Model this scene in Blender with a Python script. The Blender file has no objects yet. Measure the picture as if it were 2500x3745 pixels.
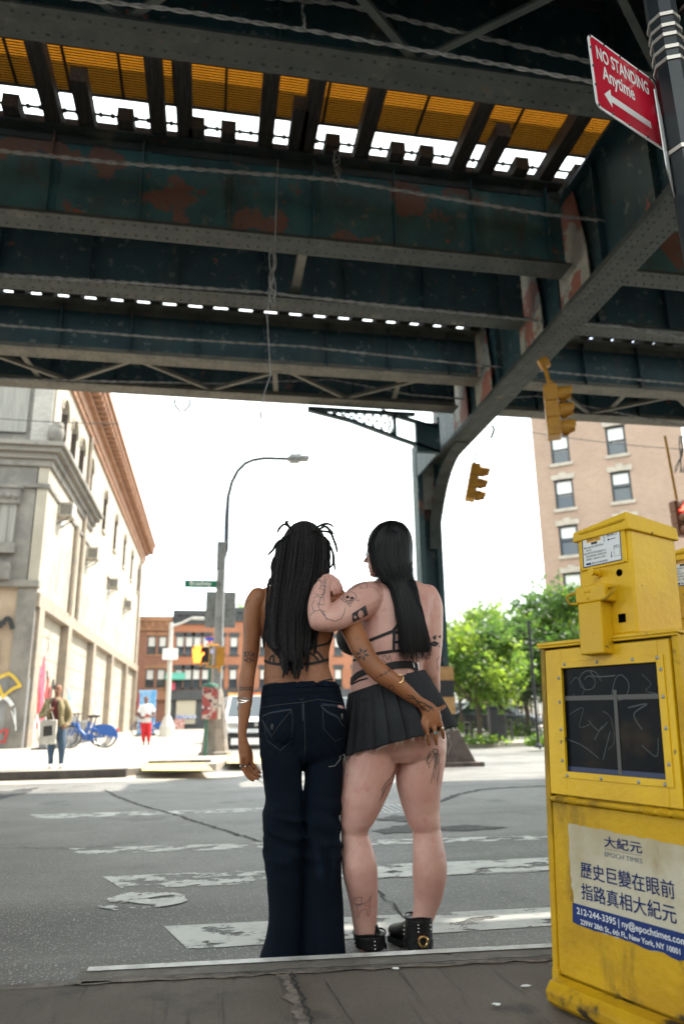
import bpy, bmesh, math, random
from math import sin, cos, pi, radians, atan2, sqrt
from mathutils import Vector, Matrix, noise
from mathutils.bvhtree import BVHTree
scene = bpy.context.scene
col = scene.collection
V = Vector
# ---------------------------------------------------------------- camera
F_PX, PITCH, YAW, ROLL, EYE = 2680.0, radians(15.6), radians(10.2), radians(-0.75), 1.0
_F = V((sin(YAW)*cos(PITCH), cos(YAW)*cos(PITCH), sin(PITCH)))
_R = V((cos(YAW), -sin(YAW), 0)); _U = _R.cross(_F)
CR = cos(ROLL)*_R + sin(ROLL)*_U; CU = -sin(ROLL)*_R + cos(ROLL)*_U; CO = V((0, 0, EYE))
cam = bpy.data.cameras.new("camera"); camo = bpy.data.objects.new("camera", cam); col.objects.link(camo)
camo.matrix_world = Matrix(((CR.x, CU.x, -_F.x, CO.x), (CR.y, CU.y, -_F.y, CO.y), (CR.z, CU.z, -_F.z, CO.z), (0, 0, 0, 1)))
cam.sensor_fit = 'HORIZONTAL'; cam.sensor_width = 24.0; cam.lens = F_PX/2500*24.0
cam.clip_start = 0.05; cam.clip_end = 3000
cam.dof.use_dof = True; cam.dof.focus_distance = 3.12; cam.dof.aperture_fstop = 2.0
scene.camera = camo
# ---------------------------------------------------------------- sky, sun, exposure
SUN_EL, SUN_AZ = radians(52), radians(68)          # azimuth from +Y towards +X
scene.view_settings.view_transform = 'Standard'; scene.view_settings.look = 'None'
scene.view_settings.exposure = EXPOSURE = 2.35; scene.view_settings.gamma = 1.0
w = bpy.data.worlds.new("World"); scene.world = w; w.use_nodes = True
nt = w.node_tree; nt.nodes.clear()
def wn(t, **k):
    n = nt.nodes.new(t)
    for a, b in k.items(): setattr(n, a, b)
    return n
out = wn('ShaderNodeOutputWorld'); bg = wn('ShaderNodeBackground'); sky = wn('ShaderNodeTexSky', sky_type='NISHITA', sun_disc=False)
sky.sun_elevation = SUN_EL; sky.sun_rotation = SUN_AZ; sky.air_density = 1.0; sky.dust_density = 1.2; sky.ozone_density = 1.0
tc = wn('ShaderNodeTexCoord'); nz = wn('ShaderNodeTexNoise'); nz.inputs['Scale'].default_value = 3.0; nz.inputs['Detail'].default_value = 6
rmp = wn('ShaderNodeValToRGB'); rmp.color_ramp.elements[0].position = .30; rmp.color_ramp.elements[1].position = .46
mx = wn('ShaderNodeMix', data_type='RGBA'); mx.inputs[7].default_value = (7.0, 7.7, 7.6, 1)
nt.links.new(tc.outputs['Generated'], nz.inputs['Vector']); nt.links.new(nz.outputs['Fac'], rmp.inputs['Fac'])
nt.links.new(rmp.outputs['Color'], mx.inputs['Factor']); nt.links.new(sky.outputs['Color'], mx.inputs[6])
nt.links.new(mx.outputs[2], bg.inputs['Color']); bg.inputs['Strength'].default_value = 0.1
nt.links.new(bg.outputs['Background'], out.inputs['Surface'])
sun = bpy.data.lights.new("sun", 'SUN'); sun.energy = 2.2; sun.angle = radians(0.5); sun.color = (1, .93, .82)
suno = bpy.data.objects.new("sun", sun); col.objects.link(suno)
suno.rotation_euler = V((-cos(SUN_EL)*sin(SUN_AZ), -cos(SUN_EL)*cos(SUN_AZ), -sin(SUN_EL))).to_track_quat('-Z', 'Y').to_euler()
suno.location = (20, 10, 30)
# ---------------------------------------------------------------- helpers
rnd = random.Random(7)
SC = 2500/1568.0
def ray(x, y):
    return _F + ((x*SC-1250)/F_PX)*CR + ((1872.5-y*SC)/F_PX)*CU
def at(x, y, Y=None, Z=None, X=None):
    d = ray(x, y)
    t = (Y-CO.y)/d.y if Y is not None else (Z-CO.z)/d.z if Z is not None else (X-CO.x)/d.x
    return CO + t*d
def tag(o, label=None, cat=None, group=None, kind=None):
    for k, v in (('label', label), ('category', cat), ('group', group), ('kind', kind)):
        if v: o[k] = v
    return o
def thing(name, label, cat, loc=(0, 0, 0), rot=(0, 0, 0), group=None):
    o = bpy.data.objects.new(name, None); col.objects.link(o); o.location = loc; o.rotation_euler = rot; o.empty_display_size = .2
    return tag(o, label, cat, group)
def kids(o): return [c for c in bpy.data.objects if c.parent == o]
def copy_tree(o, parent=None):
    c = o.copy(); col.objects.link(c); c.parent = parent
    for ch in kids(o): copy_tree(ch, c)
    return c
class MB:
    def __init__(s): s.v = []; s.f = []; s.M = None; s.mi = []; s.cm = 0
    def _a(s, vs, fs):
        n = len(s.v)
        s.v += [tuple(s.M @ V(p)) if s.M else tuple(p) for p in vs]
        s.f += [tuple(i+n for i in f) for f in fs]; s.mi += [s.cm]*len(fs)
        return s
    def box(s, a, b):
        (x0, y0, z0), (x1, y1, z1) = a, b
        return s._a([(x0,y0,z0),(x1,y0,z0),(x1,y1,z0),(x0,y1,z0),(x0,y0,z1),(x1,y0,z1),(x1,y1,z1),(x0,y1,z1)],
            [(0,3,2,1),(4,5,6,7),(0,1,5,4),(1,2,6,5),(2,3,7,6),(3,0,4,7)])
    def cbox(s, c, size, R=None):
        c = V(c); h = V(size)*.5; R = R or Matrix.Identity(3)
        vs = [c + R @ V((sx*h.x, sy*h.y, sz*h.z)) for sz in (-1,1) for sx, sy in ((-1,-1),(1,-1),(1,1),(-1,1))]
        return s._a(vs, [(0,3,2,1),(4,5,6,7),(0,1,5,4),(1,2,6,5),(2,3,7,6),(3,0,4,7)])
    def bar(s, p, q, wd, h, up=(0,0,1)):
        p, q = V(p), V(q); d = (q-p); L = d.length; d.normalize(); sd = d.cross(V(up))
        if sd.length < 1e-5: sd = d.cross(V((1,0,0)))
        sd.normalize(); u = sd.cross(d)
        return s.cbox((p+q)/2, (L, wd, h), Matrix((d, sd, u)).transposed())
    def tube(s, pts, r, n=8, caps=True, closed=False):
        pts = [V(p) for p in pts]; m = len(pts); rs = r if isinstance(r, (list, tuple)) else [r]*m
        t0 = (pts[1]-pts[0]).normalized(); a = t0.orthogonal().normalized(); vs = []; fs = []
        for i, p in enumerate(pts):
            if closed: t = pts[(i+1) % m]-pts[i-1]
            else: t = pts[min(i+1, m-1)]-pts[max(i-1, 0)]
            if t.length < 1e-9: t = t0
            t.normalize(); a = a - t*a.dot(t)
            if a.length < 1e-6: a = t.orthogonal()
            a.normalize(); b = t.cross(a)
            for k in range(n):
                th = 2*pi*k/n; vs.append(p + (a*cos(th)+b*sin(th))*rs[i])
        for i in range(m if closed else m-1):
            j = (i+1) % m
            for k in range(n): fs.append((i*n+k, i*n+(k+1) % n, j*n+(k+1) % n, j*n+k))
        if caps and not closed: fs += [tuple(range(n))[::-1], tuple((m-1)*n+k for k in range(n))]
        return s._a(vs, fs)
    def cyl(s, p, q, r, n=16, r2=None): return s.tube([p, q], [r, r if r2 is None else r2], n)
    def lathe(s, prof, n=24, c=(0,0,0)):
        vs = [(c[0]+r*cos(2*pi*k/n), c[1]+r*sin(2*pi*k/n), c[2]+z) for r, z in prof for k in range(n)]; m = len(prof)
        fs = [(i*n+k, i*n+(k+1) % n, (i+1)*n+(k+1) % n, (i+1)*n+k) for i in range(m-1) for k in range(n)]
        fs += [tuple(range(n))[::-1], tuple((m-1)*n+k for k in range(n))]
        return s._a(vs, fs)
    def prism(s, poly, o, a, b, n, d):   # 2-D outline poly in frame (o; a, b), extruded by d along n
        o, a, b, n = V(o), V(a), V(b), V(n); m = len(poly)
        vs = [o+a*x+b*y for x, y in poly]+[o+a*x+b*y+n*d for x, y in poly]
        return s._a(vs, [tuple(range(m))[::-1], tuple(range(m, 2*m))]+[(i, (i+1) % m, m+(i+1) % m, m+i) for i in range(m)])
    def quad(s, *p): return s._a(p, [tuple(range(len(p)))])
    def sph(s, c, r, n=8, sc=(1,1,1)):
        pr = []; m = n//2+1
        vs = [(c[0]+r*sc[0]*sin(pi*i/m)*cos(2*pi*k/n), c[1]+r*sc[1]*sin(pi*i/m)*sin(2*pi*k/n), c[2]+r*sc[2]*cos(pi*i/m)) for i in range(1, m) for k in range(n)]
        vs += [(c[0], c[1], c[2]+r*sc[2]), (c[0], c[1], c[2]-r*sc[2])]; q = m-1
        fs = [(i*n+k, (i+1)*n+k, (i+1)*n+(k+1) % n, i*n+(k+1) % n) for i in range(q-1) for k in range(n)]
        fs += [(q*n, k, (k+1) % n) for k in range(n)]+[(q*n+1, (q-1)*n+(k+1) % n, (q-1)*n+k) for k in range(n)]
        return s._a(vs, fs)
    def build(s, name, m, parent=None, smooth=False, bevel=0, loc=None):
        me = bpy.data.meshes.new(name); me.from_pydata(s.v, [], s.f); me.update()
        for k in (m if isinstance(m, (list, tuple)) else [m]): me.materials.append(k)
        if any(s.mi): me.polygons.foreach_set('material_index', s.mi)
        if smooth:
            me.polygons.foreach_set('use_smooth', [True]*len(me.polygons))
            try: me.set_sharp_from_angle(angle=radians(40))
            except Exception: pass
        o = bpy.data.objects.new(name, me); col.objects.link(o)
        if parent: o.parent = parent
        if loc: o.location = loc
        if bevel:
            b = o.modifiers.new('bevel', 'BEVEL'); b.width = bevel; b.segments = 2; b.limit_method = 'ANGLE'; b.angle_limit = radians(40)
            b.harden_normals = False
        return o
def bx(name, a, b, m, parent=None, bevel=0): return MB().box(a, b).build(name, m, parent, bevel=bevel)
def text_mb(s, size, m, name, parent, O, ax, ay, bold=0.0, depth=.0006, width=None, align='LEFT', shear=0.0):
    cu = bpy.data.curves.new('t', 'FONT'); cu.body = s; cu.size = size; cu.offset = bold; cu.align_x = align; cu.shear = shear; cu.resolution_u = 3
    t = bpy.data.objects.new('t', cu); col.objects.link(t)
    me = bpy.data.meshes.new_from_object(t.evaluated_get(bpy.context.evaluated_depsgraph_get()))
    bpy.data.objects.remove(t); bpy.data.curves.remove(cu)
    O, ax, ay = V(O), V(ax).normalized(), V(ay).normalized(); an = ax.cross(ay)
    k = 1.0
    if width and len(me.vertices):
        xs = [v.co.x for v in me.vertices]; k = width/(max(xs)-min(xs)); x0 = min(xs) if align == 'LEFT' else 0
        for v in me.vertices: v.co.x = (v.co.x-x0)*k
    for v in me.vertices: v.co = O+ax*v.co.x+ay*v.co.y+an*depth
    me.materials.clear(); me.materials.append(m); me.name = name
    o = bpy.data.objects.new(name, me); col.objects.link(o)
    if parent: o.parent = parent
    return o
# ---------------------------------------------------------------- materials
def mat(name, c, rough=.7, c2=None, sc=4.0, amt=(.4, .65), spots=None, bump=0.0, bsc=60.0, metal=0.0, spec=.5, emit=None, coat=0.0, stretch=None, detail=5.0, trans=0.0, coords='Object', sss=0.0):
    m = bpy.data.materials.new(name); m.use_nodes = True; t = m.node_tree; N = t.nodes; L = t.links
    b = N['Principled BSDF']; b.inputs['Base Color'].default_value = (*c, 1); b.inputs['Roughness'].default_value = rough
    b.inputs['Metallic'].default_value = metal; b.inputs['Specular IOR Level'].default_value = spec; b.inputs['Coat Weight'].default_value = coat
    if sss:
        b.inputs['Subsurface Weight'].default_value = sss; b.inputs['Subsurface Radius'].default_value = (.012, .005, .003); b.inputs['Subsurface Scale'].default_value = 1.0
    if trans: b.inputs['Transmission Weight'].default_value = trans
    if emit: b.inputs['Emission Color'].default_value = (*emit[0], 1); b.inputs['Emission Strength'].default_value = emit[1]
    tcn = N.new('ShaderNodeTexCoord'); src = tcn.outputs[coords]
    if stretch:
        mp = N.new('ShaderNodeMapping'); mp.inputs['Scale'].default_value = stretch; L.new(src, mp.inputs['Vector']); ssrc = mp.outputs['Vector']
    else: ssrc = src
    cur = None
    def noi(scale, det, s=None):
        n = N.new('ShaderNodeTexNoise'); n.inputs['Scale'].default_value = scale; n.inputs['Detail'].default_value = det; n.inputs['Roughness'].default_value = .6
        L.new(s or ssrc, n.inputs['Vector']); return n
    def ramp(f, lo, hi):
        r = N.new('ShaderNodeMapRange'); r.inputs['From Min'].default_value = lo; r.inputs['From Max'].default_value = hi; r.interpolation_type = 'SMOOTHSTEP'
        L.new(f, r.inputs['Value']); return r.outputs['Result']
    if c2:
        n = noi(sc, detail); x = N.new('ShaderNodeMix'); x.data_type = 'RGBA'; x.inputs[6].default_value = (*c, 1); x.inputs[7].default_value = (*c2, 1)
        L.new(ramp(n.outputs['Fac'], *amt), x.inputs['Factor']); cur = x.outputs[2]
    for sp in (spots or []):          # (colour, scale, lo, hi[, stretch])
        s2 = src
        if len(sp) > 4:
            mp = N.new('ShaderNodeMapping'); mp.inputs['Scale'].default_value = sp[4]; mp.inputs['Location'].default_value = (3.1, 1.7, .4); L.new(src, mp.inputs['Vector']); s2 = mp.outputs['Vector']
        n = noi(sp[1], 6.0, s2); x = N.new('ShaderNodeMix'); x.data_type = 'RGBA'; x.inputs[7].default_value = (*sp[0], 1)
        if cur: L.new(cur, x.inputs[6])
        else: x.inputs[6].default_value = (*c, 1)
        L.new(ramp(n.outputs['Fac'], sp[2], sp[3]), x.inputs['Factor']); cur = x.outputs[2]
    if cur: L.new(cur, b.inputs['Base Color'])
    if bump:
        n = noi(bsc, 4.0, src); bp = N.new('ShaderNodeBump'); bp.inputs['Strength'].default_value = bump; bp.inputs['Distance'].default_value = .02
        L.new(n.outputs['Fac'], bp.inputs['Height']); L.new(bp.outputs['Normal'], b.inputs['Normal'])
    return m
def brickmat(name, c1, c2, mortar, bw=.22, bh=.075, swap=None, spots=None):
    m = mat(name, c1, .85); t = m.node_tree; N = t.nodes; L = t.links; b = N['Principled BSDF']
    tcn = N.new('ShaderNodeTexCoord'); mp = N.new('ShaderNodeMapping'); mp.inputs['Rotation'].default_value = swap or (pi/2, 0, 0)
    L.new(tcn.outputs['Object'], mp.inputs['Vector'])
    br = N.new('ShaderNodeTexBrick'); br.inputs['Scale'].default_value = 1; br.inputs['Brick Width'].default_value = bw; br.inputs['Row Height'].default_value = bh
    br.inputs['Mortar Size'].default_value = .008; br.inputs['Color1'].default_value = (*c1, 1); br.inputs['Color2'].default_value = (*c2, 1); br.inputs['Mortar'].default_value = (*mortar, 1)
    L.new(mp.outputs['Vector'], br.inputs['Vector'])
    n = N.new('ShaderNodeTexNoise'); n.inputs['Scale'].default_value = .35; n.inputs['Detail'].default_value = 6; L.new(tcn.outputs['Object'], n.inputs['Vector'])
    x = N.new('ShaderNodeMix'); x.data_type = 'RGBA'; x.blend_type = 'MULTIPLY'; x.inputs['Factor'].default_value = .5
    r = N.new('ShaderNodeMapRange'); r.inputs['To Min'].default_value = .5; r.inputs['To Max'].default_value = 1.5; L.new(n.outputs['Fac'], r.inputs['Value'])
    L.new(br.outputs['Color'], x.inputs[6]); L.new(r.outputs['Result'], x.inputs[7]); L.new(x.outputs[2], b.inputs['Base Color'])
    bp = N.new('ShaderNodeBump'); bp.inputs['Strength'].default_value = .5; bp.inputs['Distance'].default_value = .01; L.new(br.outputs['Fac'], bp.inputs['Height']); bp.invert = True
    L.new(bp.outputs['Normal'], b.inputs['Normal'])
    return m
M = {}
M['black'] = mat('black_paint', (.012, .013, .015), .45)
M['dark'] = mat('dark_metal', (.03, .032, .035), .5, c2=(.05, .045, .04), sc=6)
M['steel'] = mat('galvanised_steel', (.30, .31, .31), .45, c2=(.22, .23, .23), sc=9, metal=.5)
M['chrome'] = mat('chrome', (.75, .74, .72), .18, metal=1)
M['white'] = mat('white_paint', (.78, .78, .76), .5)
M['glass'] = mat('window_glass', (.03, .04, .05), .06, spec=.8)
M['rubber'] = mat('tyre_rubber', (.015, .015, .016), .8)
# ================================================================ GROUND
def roadmat():
    m = mat('asphalt', (.135, .131, .123), .58, c2=(.195, .188, .176), sc=1.1, amt=(.35, .68), spots=[((.075, .073, .07), .55, .48, .68, (.22, 1.3, 1)), ((.05, .048, .046), .8, .58, .7), ((.20, .19, .17), 4, .60, .75), ((.05, .047, .044), 2.6, .68, .72)], bump=.5, bsc=120)
    t = m.node_tree; N = t.nodes; L = t.links; b = N['Principled BSDF']
    old = b.inputs['Base Color'].links[0].from_socket
    tcn = N.new('ShaderNodeTexCoord')
    for sc, lo, hi, c in ((85, .24, .32, (.42, .41, .38)), (42, .15, .20, (.50, .48, .45))):
        v = N.new('ShaderNodeTexVoronoi'); v.inputs['Scale'].default_value = sc; L.new(tcn.outputs['Object'], v.inputs['Vector'])
        r = N.new('ShaderNodeMapRange'); r.inputs['From Min'].default_value = lo; r.inputs['From Max'].default_value = hi; r.inputs['To Min'].default_value = 1; r.inputs['To Max'].default_value = 0
        L.new(v.outputs['Distance'], r.inputs['Value'])
        sp = N.new('ShaderNodeSeparateColor'); L.new(v.outputs['Color'], sp.inputs['Color'])
        g = N.new('ShaderNodeMath'); g.operation = 'GREATER_THAN'; g.inputs[1].default_value = .55; L.new(sp.outputs['Red'], g.inputs[0])
        mu = N.new('ShaderNodeMath'); mu.operation = 'MULTIPLY'; L.new(r.outputs['Result'], mu.inputs[0]); L.new(g.outputs['Value'], mu.inputs[1])
        x = N.new('ShaderNodeMix'); x.data_type = 'RGBA'; x.inputs[7].default_value = (*c, 1); L.new(old, x.inputs[6]); L.new(mu.outputs['Value'], x.inputs['Factor']); old = x.outputs[2]
    L.new(old, b.inputs['Base Color']); return m
M['road'] = roadmat()
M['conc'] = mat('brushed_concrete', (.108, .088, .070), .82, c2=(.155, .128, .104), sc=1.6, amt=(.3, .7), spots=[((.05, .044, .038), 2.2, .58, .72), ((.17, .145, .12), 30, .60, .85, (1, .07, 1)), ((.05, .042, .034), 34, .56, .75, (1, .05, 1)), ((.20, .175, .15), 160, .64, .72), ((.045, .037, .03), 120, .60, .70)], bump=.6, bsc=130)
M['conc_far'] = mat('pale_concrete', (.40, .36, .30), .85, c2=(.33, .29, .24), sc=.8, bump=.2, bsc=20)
M['kerbm'] = mat('kerb_concrete', (.13, .115, .10), .8, c2=(.20, .18, .155), sc=5, spots=[((.06, .05, .045), 9, .58, .7)], bump=.5, bsc=70)
M['kerbedge'] = mat('worn_steel_edge', (.62, .61, .58), .5, c2=(.42, .41, .39), sc=14, metal=.1, bump=.15, bsc=80)
M['mortar'] = mat('broken_mortar', (.24, .20, .165), .9, c2=(.12, .10, .085), sc=22, bump=1.0, bsc=60)
M['crackm'] = mat('crack_filler', (.02, .02, .02), .8, bump=.4)
M['tar'] = mat('tar_patch', (.035, .035, .036), .75, c2=(.09, .09, .088), sc=14, bump=.9, bsc=60)
def wornpaint(name, lo, hi, c=(.62, .62, .59)):
    m = mat(name, c, .6, c2=(.42, .42, .40), sc=9, amt=(.45, .75), bump=.3, bsc=120)
    t = m.node_tree; N = t.nodes; L = t.links; tcn = N.new('ShaderNodeTexCoord'); mp = N.new('ShaderNodeMapping'); mp.inputs['Scale'].default_value = (1, 1.6, 1)
    n = N.new('ShaderNodeTexNoise'); n.inputs['Scale'].default_value = 4.2; n.inputs['Detail'].default_value = 10; n.inputs['Roughness'].default_value = .68
    r = N.new('ShaderNodeMapRange'); r.inputs['From Min'].default_value = lo; r.inputs['From Max'].default_value = hi
    L.new(tcn.outputs['Object'], mp.inputs['Vector']); L.new(mp.outputs['Vector'], n.inputs['Vector']); L.new(n.outputs['Fac'], r.inputs['Value']); L.new(r.outputs['Result'], N['Principled BSDF'].inputs['Alpha'])
    return m
M['paint1'] = wornpaint('crosswalk_paint', .425, .45); M['paint2'] = wornpaint('worn_crosswalk_paint', .475, .50)
g = MB(); g.quad((-900, -300, 0), (900, -300, 0), (900, 1500, 0), (-900, 1500, 0)); tag(g.build('road', M['road']), kind='structure')
# near sidewalk: slabs, kerb, seams
KA, KB = V((-.41, 3.17)), V((1.35, 3.07))
def kx(X, off=0): return 3.17 + (X+.41)*(-.057) - off
def jag(p, q, n, w, j, z, seed, taper=True):
    r = random.Random(seed); P = []
    p, q = V(p), V(q); d = (q-p).normalized(); nn = V((-d.y, d.x))
    for i in range(n+1):
        s = i/n; ww = w*(r.uniform(.35, 1.0)); o = r.uniform(-j, j); c = p.lerp(q, s)+nn*o; P.append((c+nn*ww/2, c-nn*ww/2))
    return P
def strip(mb, P, z):
    for (a, b), (c, d) in zip(P, P[1:]): mb.quad((b.x, b.y, z), (d.x, d.y, z), (c.x, c.y, z), (a.x, a.y, z))
sw = MB()
sw._a([(-12, -8, .12), (12, -8, .12), (12, kx(12, .19), .12), (-12, kx(-12, .19), .12), (-12, -8, 0), (12, -8, 0), (12, kx(12, .19), 0), (-12, kx(-12, .19), 0)],
      [(0, 1, 2, 3), (2, 6, 7, 3)])
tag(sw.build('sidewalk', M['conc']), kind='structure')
kb = MB()
kb._a([(-.43, kx(-.43, .168), -.01), (12, kx(12, .168), -.01), (12, kx(12, 0), -.01), (-.43, kx(-.43), -.01), (-.43, kx(-.43, .168), .118), (12, kx(12, .168), .118), (12, kx(12, 0), .118), (-.43, kx(-.43), .118)],
      [(4, 5, 6, 7), (0, 4, 7, 3), (3, 7, 6, 2), (0, 1, 5, 4), (1, 2, 6, 5)])
kb.build('kerb', M['kerbm'], bevel=.006)['kind'] = 'structure'
ke = MB(); 
ke._a([(-.40, kx(-.40, .045), .1215), (1.75, kx(1.75, .045), .1215), (1.75, kx(1.75, -.004), .1215), (-.40, kx(-.40, -.004), .1215), (1.75, kx(1.75, -.004), .03), (-.40, kx(-.40, -.004), .03)], [(0, 1, 2, 3), (3, 2, 4, 5)])
tag(ke.build('kerb_edge', M['kerbedge']), kind='structure')
kl = MB(); kl._a([(-12, kx(-12, .168), .075), (-.47, kx(-.47, .168), .085), (-.47, kx(-.47), .07), (-12, kx(-12), .06), (-12, kx(-12), -.02), (-.47, kx(-.47), -.02)], [(0, 1, 2, 3), (3, 2, 5, 4)])
tag(kl.build('kerb', M['kerbm']), kind='structure')
gr = MB(); strip(gr, jag((-12, kx(-12, .178)), (-.30, kx(-.30, .178)), 90, .035, .008, .1, 5), .124)
strip(gr, jag((-.4, kx(-.4, .18)), (6, kx(6, .18)), 120, .05, .010, .1, 6), .124); 
strip(gr, jag((.30, kx(.30, .19)), (.345, 1.6), 60, .055, .012, .1, 7), .124)
tag(gr.build('broken_mortar_seam', M['mortar']), kind='structure')
gk = MB(); strip(gk, jag((-.1, kx(-.1, .165)), (3, kx(3, .172)), 70, .014, .006, .1, 9), .1285); strip(gk, jag((.325, kx(.3, .2)), (.36, 1.6), 60, .014, .008, .1, 10), .1285)
strip(gk, jag((.43, 2.82), (.52, 1.4), 30, .006, .001, .1, 12), .125); strip(gk, jag((-12, 2.2), (-12, 2.2001), 2, .006, .001, .1, 13), .125)
gk.sph((-.445, kx(-.44, .12), .075), .05, 8, (1, 1.6, .5)); 
tag(gk.build('sidewalk_crack', M['crackm']), kind='structure')
# crosswalk bars
def bar(n, top, bot, m, z=.0025):
    mb = MB(); T = [at(x, y, Z=z) for x, y in top]; B = [at(x, y, Z=z) for x, y in bot]
    mb.quad(B[0], B[1], T[1], T[0]); return tag(mb.build(n, m), kind='structure')
bar('crosswalk', [(375, 2125), (1290, 2080)], [(430, 2178), (1290, 2122)], M['paint1'])
bar('crosswalk', [(235, 2011), (1290, 1966)], [(281, 2040), (1290, 1998)], M['paint2'])
bar('crosswalk', [(866, 1986), (1290, 1967)], [(866, 2014), (1290, 1995)], M['paint1'], .005)
bar('crosswalk', [(157, 1946), (1290, 1915)], [(180, 1960), (1290, 1925)], M['paint2'])
bar('crosswalk', [(68, 1869), (620, 1853)], [(90, 1879), (620, 1861)], M['paint2'])
pp = MB(); r = random.Random(3)
c0 = at(330, 2065, Z=.005); pp.quad(*[(c0.x+(.17+.05*r.random())*cos(a)*1.25, c0.y+(.17+.08*r.random())*sin(a), .005) for a in [2*pi*k/26 for k in range(26)]])
tag(pp.build('worn_paint_patch', M['paint2']), kind='structure')
ck = MB()
def crack(pts, w, seed, z=.005):
    P = [at(x, y, Z=z) for x, y in pts]; r = random.Random(seed); Q = []
    for a, b in zip(P, P[1:]):
        m = max(3, int((b-a).length/.06))
        for i in range(m): Q.append(a.lerp(b, i/m)+V((r.uniform(-.02, .02), r.uniform(-.035, .035), 0)))
    Q.append(P[-1]); S = []
    for i, q in enumerate(Q):
        d = (Q[min(i+1, len(Q)-1)]-Q[max(i-1, 0)]); d = V((d.x, d.y)).normalized(); n = V((-d.y, d.x)); ww = w*r.uniform(.3, 1)
        S.append((V((q.x, q.y))+n*ww/2, V((q.x, q.y))-n*ww/2))
    strip(ck, S, z)
crack([(240, 1812), (275, 1830), (330, 1850), (400, 1868), (480, 1893), (570, 1922), (640, 1940)], .05, 1)
crack([(1005, 1840), (1050, 1822), (1100, 1812), (1150, 1807), (1250, 1803)], .12, 2)
crack([(866, 2040), (900, 2078), (930, 2110), (990, 2170)], .02, 3)
crack([(0, 1944), (180, 1946), (330, 1930)], .02, 4); crack([(560, 1778), (620, 1800), (700, 1830)], .05, 5)
tag(ck.build('road_crack', M['crackm']), kind='structure')
tp = MB()
def blob(pts, z, j=6, seed=1):
    r = random.Random(seed); P = []
    for (a, b) in zip(pts, pts[1:]+pts[:1]):
        for i in range(6): P.append((a[0]+(b[0]-a[0])*i/6+r.uniform(-j, j), a[1]+(b[1]-a[1])*i/6+r.uniform(-j, j)*.3))
    tp.quad(*[at(x, y, Z=z) for x, y in P])
blob([(855, 1905), (930, 1892), (1000, 1897), (1080, 1893), (1160, 1898), (1080, 1906), (990, 1905), (880, 1912)], .005)
blob([(860, 1880), (905, 1870), (960, 1874), (1010, 1880), (960, 1886)], .005, seed=2)
blob([(-20, 1818), (60, 1810), (85, 1808), (60, 1818), (10, 1832), (-20, 1835)], .005, seed=4)
tag(tp.build('tar_patch', M['tar']), kind='structure')
mh = MB(); mh.lathe([(.0001, .006), (.40, .006), (.42, .001)], 32)
for k in range(-5, 6):
    for q in range(-5, 6):
        if k*k+q*q < 24: mh.cbox((k*.07, q*.07, .008), (.035, .035, .006))
M['iron'] = mat('cast_iron', (.22, .22, .215), .5, c2=(.15, .15, .15), sc=8, metal=.4)
mh = mh.build('manhole_cover', M['iron']); mh.location = at(892, 1856, Z=0); tag(mh, 'round cast iron manhole cover set in the road behind the two women', 'manhole cover')
# small litter and one bird dropping on the near pavement
for k, (x, y, s) in enumerate(((447, 2210, 0), (908, 2222, 1), (1205, 2262, 1), (1140, 2305, 1))):
    p = at(x, y, Z=.1245); mb = MB(); r = random.Random(k)
    if k: 
        mb.quad(*[(p.x+r.uniform(.4, 1)*.022*cos(a), p.y+r.uniform(.4, 1)*.016*sin(a), .1245+r.uniform(0, .002)) for a in [2*pi*i/9 for i in range(9)]])
        tag(mb.build('pale_speck', M['white']), ['', 'small white paper scrap lying in the kerb seam behind the boots', 'pale bird dropping on the pavement nearest the yellow box', 'torn white scrap on the pavement at the bottom of the picture'][k], 'litter')
# far pavements and gutter
def slab(name, poly, h, m, side=None):
    mb = MB(); mb.prism(poly, (0, 0, -.02), (1, 0, 0), (0, 1, 0), (0, 0, 1), h+.02); o = mb.build(name, m); return tag(o, kind='structure')
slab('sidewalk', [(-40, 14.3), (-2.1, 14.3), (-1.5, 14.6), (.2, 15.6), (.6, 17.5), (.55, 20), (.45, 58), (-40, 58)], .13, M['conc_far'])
gt = MB(); gt.quad((-40, 13.4, .004), (.4, 13.4, .004), (.9, 14.9, .004), (-40, 14.35, .004)); tag(gt.build('gutter', M['conc_far']), kind='structure')
kf = MB(); kf.prism([(-40, 14.22), (-2.5, 14.22), (-1.4, 14.3), (-1.4, 14.62), (-2.2, 14.38), (-40, 14.38)], (0, 0, -.02), (1, 0, 0), (0, 1, 0), (0, 0, 1), .165)
M['kerbshade'] = mat('shade_dark_kerb', (.055, .05, .048), .7, c2=(.09, .08, .07), sc=7, bump=.4)  # dark tone puts the shade on the far kerb's face into the colour
tag(kf.build('kerb', M['kerbshade']), kind='structure')
M['tactile'] = mat('yellow_tactile_paving', (.62, .43, .16), .8, c2=(.5, .38, .2), sc=5)
for (x0, x1, y0, y1) in ((325, 470, 1762, 1750), (520, 590, 1745, 1730)):
    mb = MB(); mb.quad(at(x0, y0+6, Z=.136), at(x1+20, y0+6, Z=.136), at(x1, y1, Z=.136), at(x0, y1, Z=.136)); tag(mb.build('tactile_paving', M['tactile']), kind='structure')
slab('sidewalk', [(7.6, 23.2), (60, 21.5), (60, 90), (7.6, 90)], .13, M['conc_far'])
slab('sidewalk', [(-30, 58.5), (40, 58.5), (40, 70), (-30, 70)], .14, M['conc_far'])
dr = MB(); dr.box((-1.15, 16.0, .132), (.1, 16.35, .18)); 
tag(dr.build('kerb_stone', M['kerbm'], bevel=.01), kind='structure')

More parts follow.
